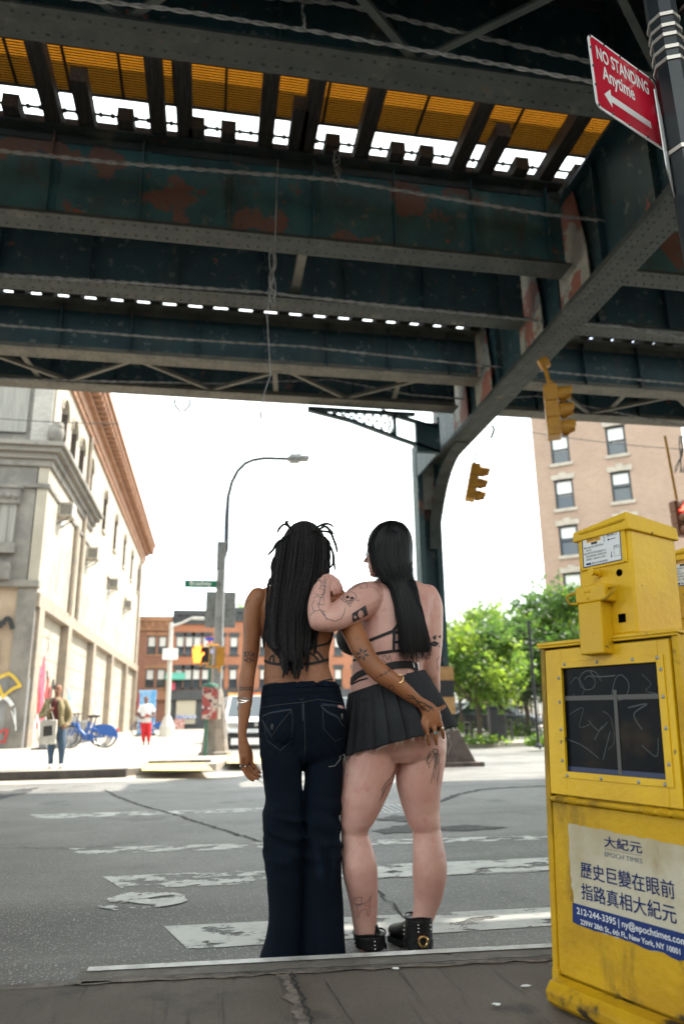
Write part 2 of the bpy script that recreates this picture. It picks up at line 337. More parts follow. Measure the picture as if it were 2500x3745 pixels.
# ================================================================ ELEVATED RAILWAY
def elmat(name, base, c2, rust=.66, light=None, bump=.35):
    sp = [((.035, .055, .055), 2.3, .52, .68, (1, 1, .35))]
    if light: sp.append((light, 1.4, .56, .74, (1, 1, .25)))
    sp += [((.15, .078, .062), 1.15, rust, rust+.03), ((.10, .125, .115), 6, .60, .64), ((.22, .07, .045), 3.5, .68, .70), ((.06, .03, .022), 5, .64, .74)]
    return mat(name, base, .55, c2=c2, sc=1.7, amt=(.35, .65), spots=sp, bump=bump, bsc=24)
M['web'] = elmat('green_steel_paint', (.026, .115, .128), (.015, .072, .085), .555, (.075, .18, .175))
M['webd'] = elmat('dark_green_steel_paint', (.017, .056, .066), (.010, .036, .046), .645, (.045, .09, .096))
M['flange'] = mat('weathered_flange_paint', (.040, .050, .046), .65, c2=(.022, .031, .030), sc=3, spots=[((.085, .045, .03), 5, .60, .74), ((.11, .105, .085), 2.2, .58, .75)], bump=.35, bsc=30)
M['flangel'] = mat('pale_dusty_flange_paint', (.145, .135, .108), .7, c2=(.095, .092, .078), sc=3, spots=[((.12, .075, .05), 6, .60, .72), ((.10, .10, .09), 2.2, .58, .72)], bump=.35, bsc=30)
M['tie'] = mat('creosoted_timber', (.035, .03, .027), .85, c2=(.065, .055, .045), sc=5, stretch=(6, .6, 6), bump=.5, bsc=30)
M['rail'] = mat('rail_steel', (.09, .06, .05), .5, c2=(.14, .08, .06), sc=5, metal=.4)
M['peel'] = mat('peeling_red_primer_and_cream_paint', (.30, .29, .25), .7, c2=(.22, .23, .20), sc=4, spots=[((.24, .085, .06), 1.9, .50, .53), ((.05, .055, .055), 4, .60, .66)], bump=.5, bsc=25)
yl = mat('translucent_yellow_panel', (.62, .40, .10), .5, c2=(.50, .31, .08), sc=.7)
N_ = yl.node_tree.nodes; tr_ = N_.new('ShaderNodeBsdfTranslucent'); tr_.inputs['Color'].default_value = (.78, .50, .13, 1); ms_ = N_.new('ShaderNodeMixShader'); ms_.inputs['Fac'].default_value = .75
yl.node_tree.links.new(N_['Principled BSDF'].outputs[0], ms_.inputs[1]); yl.node_tree.links.new(tr_.outputs[0], ms_.inputs[2]); yl.node_tree.links.new(ms_.outputs[0], N_['Material Output'].inputs['Surface'])
M['yellowp'] = yl
EL = thing('elevated_railway', 'dark green steel elevated railway with peeling paint spanning the street overhead', 'railway viaduct')
ZB, ZT = 7.0, 8.36; ZU = 8.0; X0, X1 = -24, 32
def rivrow(mb, p, q, step, r=.022, n=(0, 0, -1)):
    p, q = V(p), V(q); L = (q-p).length; d = (q-p)/L; n = V(n); s = d.cross(n)
    for i in range(int(L/step)):
        c = p+d*step*(i+.5); mb._a([c+d*r, c+s*r, c-d*r, c-s*r, c+n*r*.8], [(0, 1, 4), (1, 2, 4), (2, 3, 4), (3, 0, 4)])
CX0, CX1 = 4.74, 5.2
def girder(y, wm, fm, phase=0, pitch=1.15, riv=True, ZT=ZT):
    for (a, b) in ((X0, CX0+.02), (CX1-.02, X1)):
        wb = MB(); wb.box((a, y-.012, ZB+.03), (b, y+.012, ZT-.03))
        x = a+phase
        for k in range(int((b-a)/pitch)+1):
            if a < x < b:
                for s in (-1, 1):
                    wb.box((x-.006, y+s*.012 if s > 0 else y-.102, ZB+.04), (x+.006, y+.102 if s > 0 else y-.012, ZT-.04))
                    wb.box((x+.006, y+s*.012 if s > 0 else y-.026, ZB+.04), (x+.09, y+.026 if s > 0 else y-.012, ZT-.04))
                    if riv and -6 < x < 9: rivrow(wb, (x+.05, y+s*.026, ZB+.15), (x+.05, y+s*.026, ZT-.15), .11, .016, (0, s, 0))
            x += pitch
        o = wb.build('girder_web', wm, EL)
        fb = MB()
        for z0, z1 in ((ZB, ZB+.03), (ZT-.03, ZT)): fb.box((a, y-.18, z0), (b, y+.18, z1))
        for s in (-1, 1):
            lo, hi = (y+.013, y+.03) if s > 0 else (y-.03, y-.013)
            fb.box((a, lo, ZB+.03), (b, hi, ZB+.16)); fb.box((a, lo, ZT-.16), (b, hi, ZT-.03))
            if riv:
                xa, xb = max(a, -6), min(b, 14)
                rivrow(fb, (xa, y+s*.10, ZB), (xb, y+s*.10, ZB), .13)
                if s < 0: rivrow(fb, (xa, y-.03, ZB+.10), (xb, y-.03, ZB+.10), .13, .018, (0, -1, 0))
        fb.build('girder_flange', fm, EL)
GY = [4.13, 5.52, 8.35, 9.80, 11.93, 13.23]
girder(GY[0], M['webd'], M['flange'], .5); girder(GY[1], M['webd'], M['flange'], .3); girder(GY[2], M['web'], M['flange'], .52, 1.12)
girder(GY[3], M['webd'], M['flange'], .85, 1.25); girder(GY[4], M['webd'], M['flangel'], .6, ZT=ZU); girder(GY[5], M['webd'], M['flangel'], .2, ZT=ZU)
# lateral bracing in the bottom plane between the girders of each pair
def lat(ya, yb, x0, step, m, z=ZB+.05, n=12):
    for k in range(n):
        x = x0+k*step
        for (p, q) in (((x, yb, z), (x+step*.5, ya, z)), ((x+step*.5, ya, z), (x+step, yb, z))):
            if CX0-.1 < p[0] < CX1+.1 or CX0-.1 < q[0] < CX1+.1: continue
            MB().bar(p, q, .07, .03).bar(V(p)+V((.02, 0, .04)), V(q)+V((.02, 0, .04)), .015, .06).build('brace', m, EL)
lat(13.11, 12.05, -9.25, 2.6, M['flangel'], n=9); lat(5.40, 4.25, -5.0, 2.7, M['flange'], n=7)
for x, a, b in ((-3.4, 11.93, 13.23), (.95, 11.93, 13.23), (3.3, 11.93, 13.23), (7.9, 11.93, 13.23)): MB().bar((x, a, ZB+.09), (x+.15, b, ZB+.09), .09, .03).build('brace', M['flangel'], EL)
MB().bar((1.07, 8.35, 7.2), (1.07, 9.8, 7.2), .12, .10).build('brace', M['flangel'], EL)
# ties and rails
tieL = MB().box((-.10, -1.3, 0), (.10, 1.3, .20)).build('tie', M['tie'], EL, bevel=.008)
def tie(x, yc, half0, half1, z=ZT+.02):
    o = MB().box((-.10, half0, 0), (.10, half1, .20)).build('tie', M['tie'], EL); o.location = (x, yc, z); return o
bpy.data.objects.remove(tieL)
stub_pat = {-6: 1.25, -5: 1.25}
for k in range(-11, 20):
    x = k*.45
    if k < 10: full = (k % 3 == 1); med = k in (-4, 2, 8)
    else: full = (k % 3 == 1); med = False
    lo = -3.6 if full else (-1.75 if med else -1.22)
    if CX0-.2 < x < CX1+.3 and not full: pass
    tie(x+(.04 if k % 2 else 0), 9.245, lo, 1.3)
for k in range(-17, 22): tie(k*.45+.2, 12.75, -1.2, 1.25, ZU+.02)
for k in range(-4, 22): tie(k*.45+.1, 5.0, -1.25, 1.2)
tie(-.56, 9.245, -3.6, -.6); tie(1.05, 9.245, -3.6, -.6)
ex = MB()
for k in list(range(-53, -11))+list(range(20, 70)): ex.box((k*.45-.1, 7.95, ZT+.02), (k*.45+.1, 10.5, ZT+.22))
for k in list(range(-53, -17))+list(range(22, 70)): ex.box((k*.45-.1, 11.5, ZU+.02), (k*.45+.1, 14.0, ZU+.22))
for k in list(range(-53, -4))+list(range(22, 70)): ex.box((k*.45-.1, 3.75, ZT+.02), (k*.45+.1, 6.2, ZT+.22))
tag(ex.build('tie', M['tie'], EL), kind='stuff')
for yc, ZT_ in ((5.0, ZT), (9.245, ZT), (12.75, ZU)):
    for s in (-1, 1):
        MB().box((X0, yc+s*.72-.035, ZT_+.22), (X1, yc+s*.72+.035, ZT_+.37)).build('rail', M['rail'], EL)
        if yc < 12: MB().box((X0, yc+s*.50-.05, ZT_+.22), (X1, yc+s*.50+.05, ZT_+.34)).build('guard_timber', M['rail'], EL)
cd = MB(); cd.tube([(X0, 8.25, ZT+.27), (X1, 8.25, ZT+.27)], .018, 8)
for k in range(-30, 30): cd.cbox((k*.15, 8.25, ZT+.27), (.04, .045, .045))
cd.build('conduit', M['dark'], EL)
# yellow translucent platform panels with slats, dark platform deck behind
for k in range(-12, 20):
    x0 = k*.67-.05; mb = MB()
    n = 42; ya, yb = 6.6, 8.29
    for i in range(n):
        y0 = ya+(yb-ya)*i/n; mb.box((x0+.015, y0, 9.0), (x0+.655, y0+(yb-ya)/n-.008, 9.012))
    mb.build('platform_panel', M['yellowp'], EL)
fr = MB()
for k in range(-12, 21): fr.box((k*.67-.065, 6.6, 8.97), (k*.67-.035, 8.29, 9.01))
for i in range(1, 42): fr.box((X0, 6.6+1.69*i/42-.010, 8.982), (X1, 6.6+1.69*i/42+.004, 8.998))
fr.box((X0, 8.29, 8.96), (X1, 8.31, 9.05))
fr.build('panel_frame', M['tie'], EL)
bx('unseen_platform_deck', (X0, 5.9, 8.95), (X1, 6.55, 9.08), M['tie'], EL)
# cross girder with curved knee into the column
cg = MB()
cg.box((CX0, -6, 6.45), (CX1, 15.02, 6.485))
for xx in (CX0+.05, CX0+.14, CX1-.14, CX1-.05): rivrow(cg, (xx, 3.0, 6.45), (xx, 14.9, 6.45), .115, .022, (0, 0, -1))
for s0, s1 in ((CX0, CX0+.012), (CX1-.012, CX1)): cg.box((s0, -6, 6.486), (s1, 15.02, 6.54))
prof = [(13.55, 6.43), (13.95, 6.40), (14.3, 6.30), (14.55, 6.14), (14.74, 5.9), (14.87, 5.55), (14.96, 5.1), (15.01, 4.5)]
kg = MB()
for (a, b), (c, d) in zip(prof, prof[1:]):
    tp = lambda z: max(0, min(1, (6.4-z)/1.4)); xa0, xa1, xb0, xb1 = 4.84-.20*tp(b), 5.12-.22*tp(b), 4.84-.20*tp(d), 5.12-.22*tp(d)
    nn = V((0, (d-b), -(c-a))).normalized(); ux = -nn*.025
    kg._a([(xa0, a, b), (xa1, a, b), (xb1, c, d), (xb0, c, d), (xa0, a+ux.y, b+ux.z), (xa1, a+ux.y, b+ux.z), (xb1, c+ux.y, d+ux.z), (xb0, c+ux.y, d+ux.z)], [(0, 3, 2, 1), (4, 5, 6, 7), (0, 4, 7, 3), (1, 2, 6, 5)])
    for f_ in (.18, .82): rivrow(kg, (xa0+(xa1-xa0)*f_, a, b), (xb0+(xb1-xb0)*f_, c, d), .11, .018, nn)
kg.build('knee_brace', M['flange'], EL)
kw = MB(); kw.prism([(y, z+.01) for y, z in prof]+[(15.03, 6.44), (13.55, 6.44)], (4.90, 0, 0), (0, 1, 0), (0, 0, 1), (-1, 0, 0), .02); kw.build('knee_plate', M['webd'], EL)
cg.build('cross_girder_flange', M['flange'], EL)
cw = MB()
wp = [(-6, 6.49), (15.35, 6.49), (15.35, 8.3), (-6, 8.3)]
cw.prism(wp, (4.955, 0, 0), (0, 1, 0), (0, 0, 1), (1, 0, 0), .03)
for yy in [-2+1.2*k for k in range(14)]: cw.box((4.955-.10, yy, 6.5), (4.985+.10, yy+.014, 8.28))
cw.box((4.80, -6, 8.25), (5.14, 15.35, 8.30)); cw.build('cross_girder_web', M['webd'], EL)
# riveted gusset plates where the longitudinal girders meet the cross girder
for i, y in enumerate(GY):
    gp = MB(); s = 1
    gp.prism([(-.42, 6.49), (.42, 6.49), (.40, 7.2), (.22, 8.2), (-.22, 8.2), (-.40, 7.2)], (4.86, y, 0), (0, 1, 0), (0, 0, 1), (1, 0, 0), .02)
    for zz in (6.7, 7.0, 7.3, 7.6, 7.9):
        for yy in (-.16, .16): rivrow(gp, (4.86, y+yy-.06, zz), (4.86, y+yy+.06, zz), .12, .018, (-1, 0, 0))
    gp.build('gusset_plate', M['peel'] if i > 1 else M['web'], EL)
# column of built-up channels, flared base
cl = MB()
cl.box((4.42, 15.02, .55), (4.46, 15.42, 6.95)); cl.box((4.89, 15.02, .55), (4.93, 15.42, 6.95)); cl.box((4.46, 15.2, .55), (4.89, 15.235, 6.95))
for x in (4.46, 4.81): cl.box((x, 15.02, .55), (x+.08, 15.05, 6.95))
for z in [.7+.22*k for k in range(28)]:
    for x in (4.50, 4.85): cl._a([(x-.02, 15.02, z), (x, 15.02, z-.02), (x+.02, 15.02, z), (x, 15.02, z+.02), (x, 15.0, z)], [(0, 1, 4), (1, 2, 4), (2, 3, 4), (3, 0, 4)])
cl.build('column', M['webd'], EL)
cp = MB(); cp.box((4.55, 15.06, 5.4), (4.87, 15.09, 7.0)); cp.build('column_plate', M['peel'], EL)
cb = MB(); M['hazard_y'] = mat('faded_orange_band', (.50, .30, .13), .7, c2=(.42, .22, .08), sc=6); 
cb.box((4.40, 15.0, 1.02), (5.02, 15.44, 1.36)); cb.build('hazard_band', M['hazard_y'], EL); MB().box((4.40, 15.0, 1.70), (5.02, 15.44, 1.98)).build('hazard_band', M['hazard_y'], EL)
cb = MB(); cb.box((4.405, 15.005, .62), (5.015, 15.435, 1.02)); cb.build('hazard_band', M['black'], EL); MB().box((4.405, 15.005, 1.36), (5.015, 15.435, 1.70)).build('hazard_band', M['black'], EL)
bs = MB()
bs._a([(4.38, 14.97, .72), (5.05, 14.97, .72), (5.05, 15.47, .72), (4.38, 15.47, .72), (4.22, 14.85, .08), (5.35, 14.85, .08), (5.35, 15.6, .08), (4.22, 15.6, .08)], [(0, 1, 2, 3), (4, 5, 1, 0), (5, 6, 2, 1), (6, 7, 3, 2), (7, 4, 0, 3)])
bs.box((4.15, 14.78, 0), (5.5, 15.7, .085))
bs.build('column_base', mat('graffitied_column_base', (.13, .10, .085), .8, c2=(.07, .055, .05), sc=4, spots=[((.36, .34, .32), 3.2, .60, .63), ((.45, .30, .28), 5, .66, .69)], bump=.3), EL, bevel=.01)
# lattice knee bracket on the left of the column
kb_ = MB(); ya = 13.42
for (p, q) in (((1.75, 6.93), (3.95, 6.93)), ((1.75, 6.90), (2.6, 6.72)), ((2.6, 6.72), (3.5, 6.42)), ((3.5, 6.42), (4.45, 6.12)), ((3.52, 6.42), (3.52, 6.93)), ((3.25, 6.96), (4.42, 6.66))):
    kb_.bar((p[0], ya, p[1]), (q[0], ya, q[1]), .12, .055)
for k in range(9):
    xa = 2.0+k*.17; xb = xa+.30
    lo = lambda x: 6.90-(x-1.75)*.22-(max(0, x-2.6))*.09
    kb_.bar((xa, ya, 6.93), (min(xb, 3.5), ya, lo(min(xb, 3.5))), .02, .024); kb_.bar((xa, ya, lo(xa)), (min(xb, 3.5), ya, 6.93), .02, .024)
kb_.box((3.95, 13.36, 6.12), (4.42, 13.48, 6.75)); kb_.box((4.42, 13.4, 6.15), (4.46, 15.1, 6.9))
kb_.build('lattice_bracket', M['webd'], EL)
# twisted cables slung along the viaduct
M['cablem'] = mat('weathered_cable', (.30, .30, .29), .6, c2=(.16, .16, .16), sc=9)
def cable(pts, Y, lab, r=.017, z0=None):
    P = [at(x, y, Y=Y) for x, y in pts]
    d0 = (P[0]-P[1]).normalized(); d1 = (P[-1]-P[-2]).normalized(); P = [P[0]+d0*3]+P+[P[-1]+d1*2.5]
    mb = MB(); L = 0; S = []
    for a, b in zip(P, P[1:]):
        n = max(2, int((b-a).length/.03))
        for i in range(n): S.append(a.lerp(b, i/n))
    for ph in (0, pi):
        mb.tube([q+V((0, cos(ph+i*.55)*r*.75, sin(ph+i*.55)*r*.75)) for i, q in enumerate(S)], r*(.8 if ph else .62), 5)
    return tag(mb.build('cable', M['cablem'], smooth=True), lab, 'cable', 'twisted cables under the viaduct')
cable([(0, 345), (260, 372), (780, 413), (1240, 490), (1568, 527)], 7.6, 'twisted cable crossing in front of the girder with red peeling paint')
cable([(-40, -30), (390, 20), (700, 68), (1040, 128), (1365, 188), (1568, 225)], 5.1, 'lower of the two twisted cables that pass behind the red sign', .014)
cable([(560, -12), (780, 8), (1080, 80), (1350, 140), (1568, 185)], 5.2, 'topmost twisted cable running behind the upper part of the red sign', .016)
cable([(0, 630), (300, 648), (600, 670), (930, 705), (1230, 735), (1420, 748), (1568, 775)], 9.5, 'twisted cable lying along the flange just above the row of small sky slots')
cable([(0, 745), (380, 775), (700, 795), (1100, 838), (1568, 880)], 11.2, 'thin twisted cable across the dark web just above the upper lattice chord', .015)
cable([(0, 868), (200, 873), (500, 880), (760, 870), (940, 905), (1100, 918), (1230, 908), (1568, 978)], 13.0, 'lowest twisted cable crossing in front of the lattice bracing', .015)
# cords, loops and old shoelaces hanging from the structure
def hang(pts, Y, r, lab, name='string', m=None, cat='cord'):
    P = [at(x, y, Y=Y) for x, y in pts]; return tag(MB().tube(P, r, 5).build(name, m or M['cablem'], smooth=True), lab, cat)
hang([(637, 365), (633, 480), (630, 560), (626, 640), (612, 720), (617, 800), (620, 860), (606, 900), (596, 960)], 7.9, .007, 'long grey cord hanging from the ties past the peeling girder')
r = random.Random(4)
def tangle(cx, cy, w, h, Y, n, lab):
    mb = MB()
    for k in range(n):
        pts = []; x, y = cx+r.uniform(-w, w)*.4, cy-h
        ph = r.random()*6; a_ = r.uniform(.5, 2.2)
        for i in range(26): pts.append(at(x, y, Y=Y+.05*sin(i*.4+ph))); x = cx+w*.6*(sin(i*.25*a_+ph)*.7+.6*noise.noise(V((i*.23, ph*5, k)))); y += 2*h/25*(1.0+.9*sin(i*.6+ph))
        mb.tube(pts, .006, 4)
    return tag(mb.build('string_tangle', M['cablem'], smooth=True), lab, 'cord')
tangle(625, 630, 18, 60, 8.0, 5, 'knotted tangle of cords caught around the flange in mid air'); tangle(596, 985, 12, 45, 12.5, 4, 'tangle of old cords dangling against the sky above the curved lamp arm')
tangle(772, 380, 16, 38, 8.0, 4, 'frayed white cord knotted around a tie stub above the peeling girder'); tangle(696, 35, 10, 30, 5.2, 3, 'brown rope loop tied to the topmost cable')
hang([(400, 915), (402, 930), (412, 943), (424, 942), (434, 930), (434, 915)], 13.3, .022, 'black cable loop hanging below the lattice girder', m=M['black'], cat='cable loop')
hang([(490, 925), (487, 960), (489, 972), (425, 977)], 13.3, .012, 'short black cord with a knot dangling left of the tangle', m=M['black'])
hang([(640, 930), (646, 960), (643, 975), (605, 977)], 13.3, .010, 'thin black cord hanging right of the tangle', m=M['black'])
hang([(1128, 975), (1133, 985), (1126, 1005)], 13.3, .03, 'dark rag caught under the curved knee of the column', 'rag', M['black'], 'rag')
for (a, b, z, nm) in ((-3.0, 7.5, 12.5, 'added_sun_canopy'), (8.9, 11.0, 12.5, 'added_sun_canopy'), (10.9, 14.8, 10.5, 'added_sun_canopy'), (-3.0, 3.6, 9.0, 'unseen_platform_deck')):  # unseen roofs and upper deck, added to keep sun dapples off the road
    bx(nm, (X0, a, z), (X1, b, z+.12), M['webd'], EL)
for k in range(-4, 6):  # posts under the added sun-blocking roof
    for y in (2.0, 6.2): MB().box((k*5.2-.1, y-.1, 9.0), (k*5.2+.1, y+.1, 12.5)).build('added_canopy_post', M['webd'], EL)
# ================================================================ BUILDINGS
M['plaster'] = mat('pale_painted_plaster', (.37, .325, .26), .85, c2=(.30, .26, .205), sc=.5, spots=[((.33, .28, .225), 1.3, .56, .70), ((.29, .26, .21), 3, .60, .72)], bump=.2, bsc=8)
M['stone'] = mat('soot_stained_limestone', (.21, .19, .165), .85, c2=(.14, .128, .115), sc=1.2, spots=[((.13, .12, .11), 2.5, .56, .72, (1, 1, .3))], bump=.4, bsc=12)
M['stonep'] = mat('pale_grey_panel', (.25, .235, .21), .8, c2=(.20, .19, .17), sc=2, stretch=(6, 6, .4))
M['tanwall'] = mat('tan_painted_brick', (.36, .27, .19), .85, c2=(.30, .22, .155), sc=1.5, bump=.3, bsc=20)
M['greywall'] = mat('grey_buffed_paint', (.22, .22, .225), .85, c2=(.28, .275, .27), sc=.9, bump=.2)
M['cornice'] = mat('orange_brown_cornice_paint', (.33, .17, .095), .75, c2=(.25, .125, .07), sc=1.5, spots=[((.24, .12, .07), 4, .6, .7)])
M['darkbay'] = mat('dark_bay_panel', (.34, .30, .25), .85, c2=(.26, .23, .19), sc=1.5)  # slightly darker finish for the last bay panel
M['pier'] = mat('brown_bay_pier', (.30, .24, .18), .8, c2=(.22, .19, .155), sc=2)
M['acm'] = mat('air_conditioner_case', (.42, .38, .32), .6, c2=(.34, .30, .25), sc=5)
XB, YB, YE = -5.88, 26.3, 63.5
LB = thing('corner_building', 'tall pale corner building with sunlit side wall and orange brown bracketed cornice', 'building', (0, 0, 0))
LBT = 15.2
wl = MB(); wl.box((-26, YB+.25, .1), (XB-.35, YE, LBT))
# side wall skin with window openings built of strips (arched windows sit in real reveals)
AW = [27.9, 30.0, 32.0, 34.6, 39.8, 44.6, 49.6, 54.6, 59.8]; AWZ0, AWZ1 = 10.75, 13.0
ys = [YB]+[v for a in AW for v in (a-.56, a+.56)]+[YE]
for i in range(0, len(ys), 2): wl.box((XB-.36, ys[i], 10.6), (XB, ys[i+1], LBT))
for a in AW:
    wl.box((XB-.36, a-.56, 10.6), (XB, a+.56, AWZ0))
    P = [(a-.56, LBT), (a-.56, AWZ1-.56)]+[(a-.56*cos(pi*k/10), AWZ1-.56+.56*sin(pi*k/10)) for k in range(1, 10)]+[(a+.56, AWZ1-.56), (a+.56, LBT)]
    wl.prism(P, (XB-.36, 0, 0), (0, 1, 0), (0, 0, 1), (1, 0, 0), .36)
wl.box((XB-.36, YB, 5.2), (XB, YE, 10.6))
wl.build('wall', M['plaster'], LB)
SW = [(29.3, 8.6, .0), (38.3, 8.9, 1), (43.0, 8.3, 1), (48.0, 8.7, 1), (52.0, 8.5, 1)]
M['jambshade'] = mat('jamb_shade_brown', (.07, .05, .038), .8)  # dark brown carries the shade of the reveal's far side
M['stained'] = mat('dim_arched_glass', (.10, .09, .075), .25, c2=(.05, .045, .04), sc=4, spec=.6)
for a in AW:
    f = MB(); f.box((XB-.34, a-.56, AWZ0), (XB-.28, a+.56, AWZ1)); o = f.build('window', M['stained'], LB)
    h = MB()
    for k in range(11):
        t0, t1 = pi*k/11, pi*(k+1)/11
        h.bar((XB+.02, a-.66*cos(t0), AWZ1-.56+.66*sin(t0)), (XB+.02, a-.66*cos(t1), AWZ1-.56+.66*sin(t1)), .10, .12, (1, 0, 0))
    h.build('window_surround', M['plaster'], o); MB().box((XB-.02, a-.56, AWZ0-.12), (XB+.10, a+.56, AWZ0)).build('window_sill', M['plaster'], o)
    MB().box((XB-.30, a+.50, AWZ0), (XB+.015, a+.559, AWZ1-.3)).build('jamb_shade', M['jambshade'], o)
for y, z, _ in SW:
    f = MB(); f.box((XB+.002, y-.32, z-.3), (XB+.02, y+.32, z+.45)); o = f.build('window', M['stained'], LB)
    MB().box((XB, y-.42, z+.46), (XB+.12, y+.42, z+.56)).build('window_hood', M['plaster'], o)
# garage bays along the pavement
PY = [26.9, 32.4, 39.5, 47.0, 55.4, 63.0]
hb = MB(); hb.box((XB-.36, YB, 4.75), (XB+.10, YE, 5.22)); hb.build('bay_header', M['pier'], LB)
for y in PY:
    MB().box((XB-.36, y-.38, .1), (XB+.10, y+.38, 4.75)).build('bay_pier', M['pier'], LB)
for i, (y0, y1) in enumerate(zip(PY, PY[1:])):
    mb = MB(); mb.box((XB-.34, y0+.38, .1), (XB-.22, y1-.38, 4.75)); 
    for k in range(1, 6): mb.box((XB-.23, y0+.38, .1+k*.78), (XB-.205, y1-.38, .13+k*.78))
    mb.build('bay_panel', M['plaster'] if i != 4 else M['darkbay'], LB)
# graffiti tags: thick paint strokes lying on the bay panels and the grey front
def gcol(n, c): return mat(n, c, .7, c2=tuple(x*.8 for x in c), sc=3)
G = {k: gcol('graffiti_'+k, c) for k, c in (('pink', (.62, .10, .16)), ('red', (.45, .05, .05)), ('yellow', (.62, .42, .05)), ('white', (.7, .7, .7)), ('black', (.02, .02, .02)), ('blue', (.12, .35, .6)), ('grey', (.35, .33, .30)), ('green', (.2, .5, .35)))}
def stroke(mb, pts, wd, axis, off):
    # pts in wall (s, z); axis 'x' -> wall plane X=const, 'y' -> wall plane Y=const
    P = [V((off, s, z)) if axis == 'x' else V((s, off, z)) for s, z in pts]; n = V((1, 0, 0)) if axis == 'x' else V((0, -1, 0))
    for i_, (a, b) in enumerate(zip(P, P[1:])):
        d = (b-a)
        if d.length < 1e-6: continue
        a = a+n*i_*.0006; b = b+n*i_*.0006
        d.normalize(); s = d.cross(n)*wd/2; e = d*wd*.3; mb.quad(a-s-e, a+s-e, b+s+e, b-s+e)
r = random.Random(11)
def scribble(s0, z0, wd, ht, n, lw, axis, off, c):
    mb = MB(); pts = []
    for k in range(n+1): pts.append((s0+wd*(k/n)+r.uniform(-.12, .12)*wd, z0+ht*(.5+.5*sin(k*2.1+r.random()*1.5))))
    Q = []
    for a, b in zip(pts, pts[1:]): Q += [(a[0]+(b[0]-a[0])*t/4, a[1]+(b[1]-a[1])*(1-cos(pi*t/4))/2) for t in range(4)]
    o_ = [0]
    stroke(mb, Q, lw, axis, off); return mb.build('graffiti', G[c], LB)
for k, (s0, z0, wd, ht, n, lw, c) in enumerate(((27.5, .5, 2.4, 2.4, 11, .24, 'pink'), (27.8, 2.0, 1.8, 1.3, 8, .14, 'pink'), (28.4, .8, 2.6, 2.2, 9, .2, 'red'), (27.4, .35, 3.8, .9, 12, .10, 'white'), (30.2, 1.2, 1.3, 1.6, 7, .16, 'black'),
    (33.2, .9, 3.0, 1.0, 9, .10, 'white'), (34.6, 1.6, 1.5, .8, 7, .09, 'blue'), (40.6, 1.0, 4.0, 1.2, 10, .10, 'white'), (42, 1.8, 1.2, .7, 6, .09, 'green'), (48, .9, 4, 1.1, 9, .1, 'white'), (27.5, 1.4, .9, .9, 5, .2, 'blue'), (29.6, 3.3, .5, 1.3, 3, .09, 'grey'))):
    scribble(s0, z0, wd, ht, n, lw, 'x', XB-.216-.0+.004*0+.012+k*.0015, c)
# big faint spray tags above the bays
for k, (s0, z0, wd, ht) in enumerate(((27.6, 5.5, 2.2, 1.9), (30.5, 5.5, 1.2, 2.6), (33.5, 5.5, 3.5, 1.5), (39, 5.4, 4, 1.4), (45.5, 5.4, 5, 1.2))): scribble(s0, z0, wd, ht, 7, .13, 'x', XB+.004, 'grey')
# mouldings of the side: belt cornice and top cornice
bc = MB()
for (z0, z1, px) in ((9.75, 10.0, .10), (10.0, 10.22, .22), (10.22, 10.40, .40), (10.40, 10.55, .55)): bc.box((XB-.3, YB-.0-px, z0), (XB+px, 36.0, z1))
bc.box((XB-.2, YB-.08, 8.95), (XB+.08, 36.0, 9.1)); bc.box((-22, YB-.10, 8.95), (XB-.2, YB+.3, 9.1))
for (z0, z1, px) in ((9.75, 10.0, .10), (10.0, 10.22, .22), (10.22, 10.40, .40), (10.40, 10.55, .55)): bc.box((-22, YB-px, z0), (XB-.3, YB+.3, z1))
bc.build('belt_cornice', M['stone'], LB)
sb = MB(); sb.sph((XB+.12, YB-.12, 11.0), .30, 10, (1, 1, 1.5)); sb.sph((XB+.2, YB-.2, 11.25), .2, 8); sb.build('corner_carving', M['stone'], LB, smooth=True)
tcn_ = MB()
for (z0, z1, px) in ((13.75, 14.0, .12), (14.0, 14.45, .2), (14.45, 14.62, .42), (14.95, 15.2, .86), (15.2, 15.42, .98)): tcn_.box((-24, YB-px, z0), (XB+px, YE+.1, z1))
tcn_.build('cornice', M['cornice'], LB)
y = YB
while y < YE: MB().box((XB+.1, y, 14.62), (XB+.80, y+.20, 14.95)).build('cornice_bracket', M['cornice'], LB); y += .62
x = -24
while x < XB: MB().box((x, YB-.8, 14.62), (x+.2, YB-.1, 14.95)).build('cornice_bracket', M['cornice'], LB); x += .62
# air conditioners sticking out of the side wall
for y, z in ((28.6, 8.75), (35.5, 8.55), (43.6, 8.55), (51.5, 8.5)):
    a = thing('air_conditioner', {28.6: 'window air conditioner nearest the corner, up beside the carved belt cornice', 35.5: 'second window air conditioner along the sunlit side wall, above the second bay pier', 43.6: 'third window air conditioner along the sunlit side wall', 51.5: 'farthest window air conditioner on the sunlit side wall'}[y], 'air conditioner', (XB, y, z), group='air conditioners on the pale side wall')
    MB().box((0, -.36, -.28), (.55, .36, .28)).build('case', M['acm'], a, bevel=.02)
    gm = MB(); gm.box((.1, -.372, -.22), (.5, -.362, .22)); gm.build('grille', M['dark'], a); gf = MB()
    for k in range(5): gf.box((.1, -.38, -.2+k*.09), (.5, -.373, -.17+k*.09))
    gf.build('louvre', M['acm'], a); MB().bar((0, -.3, -.6), (.45, -.3, -.28), .04, .04).build('bracket', M['dark'], a); MB().bar((0, .3, -.6), (.45, .3, -.28), .04, .04).build('bracket', M['dark'], a)
for y, z, r_ in ((33.6, 13.7, .09), (60.8, 13.7, .09), (31.9, 9.0, .12)): MB().cyl((XB+.1, y, 5.2), (XB+.1, y, z), r_, 10).build('drain_pipe', M['pier'], LB)
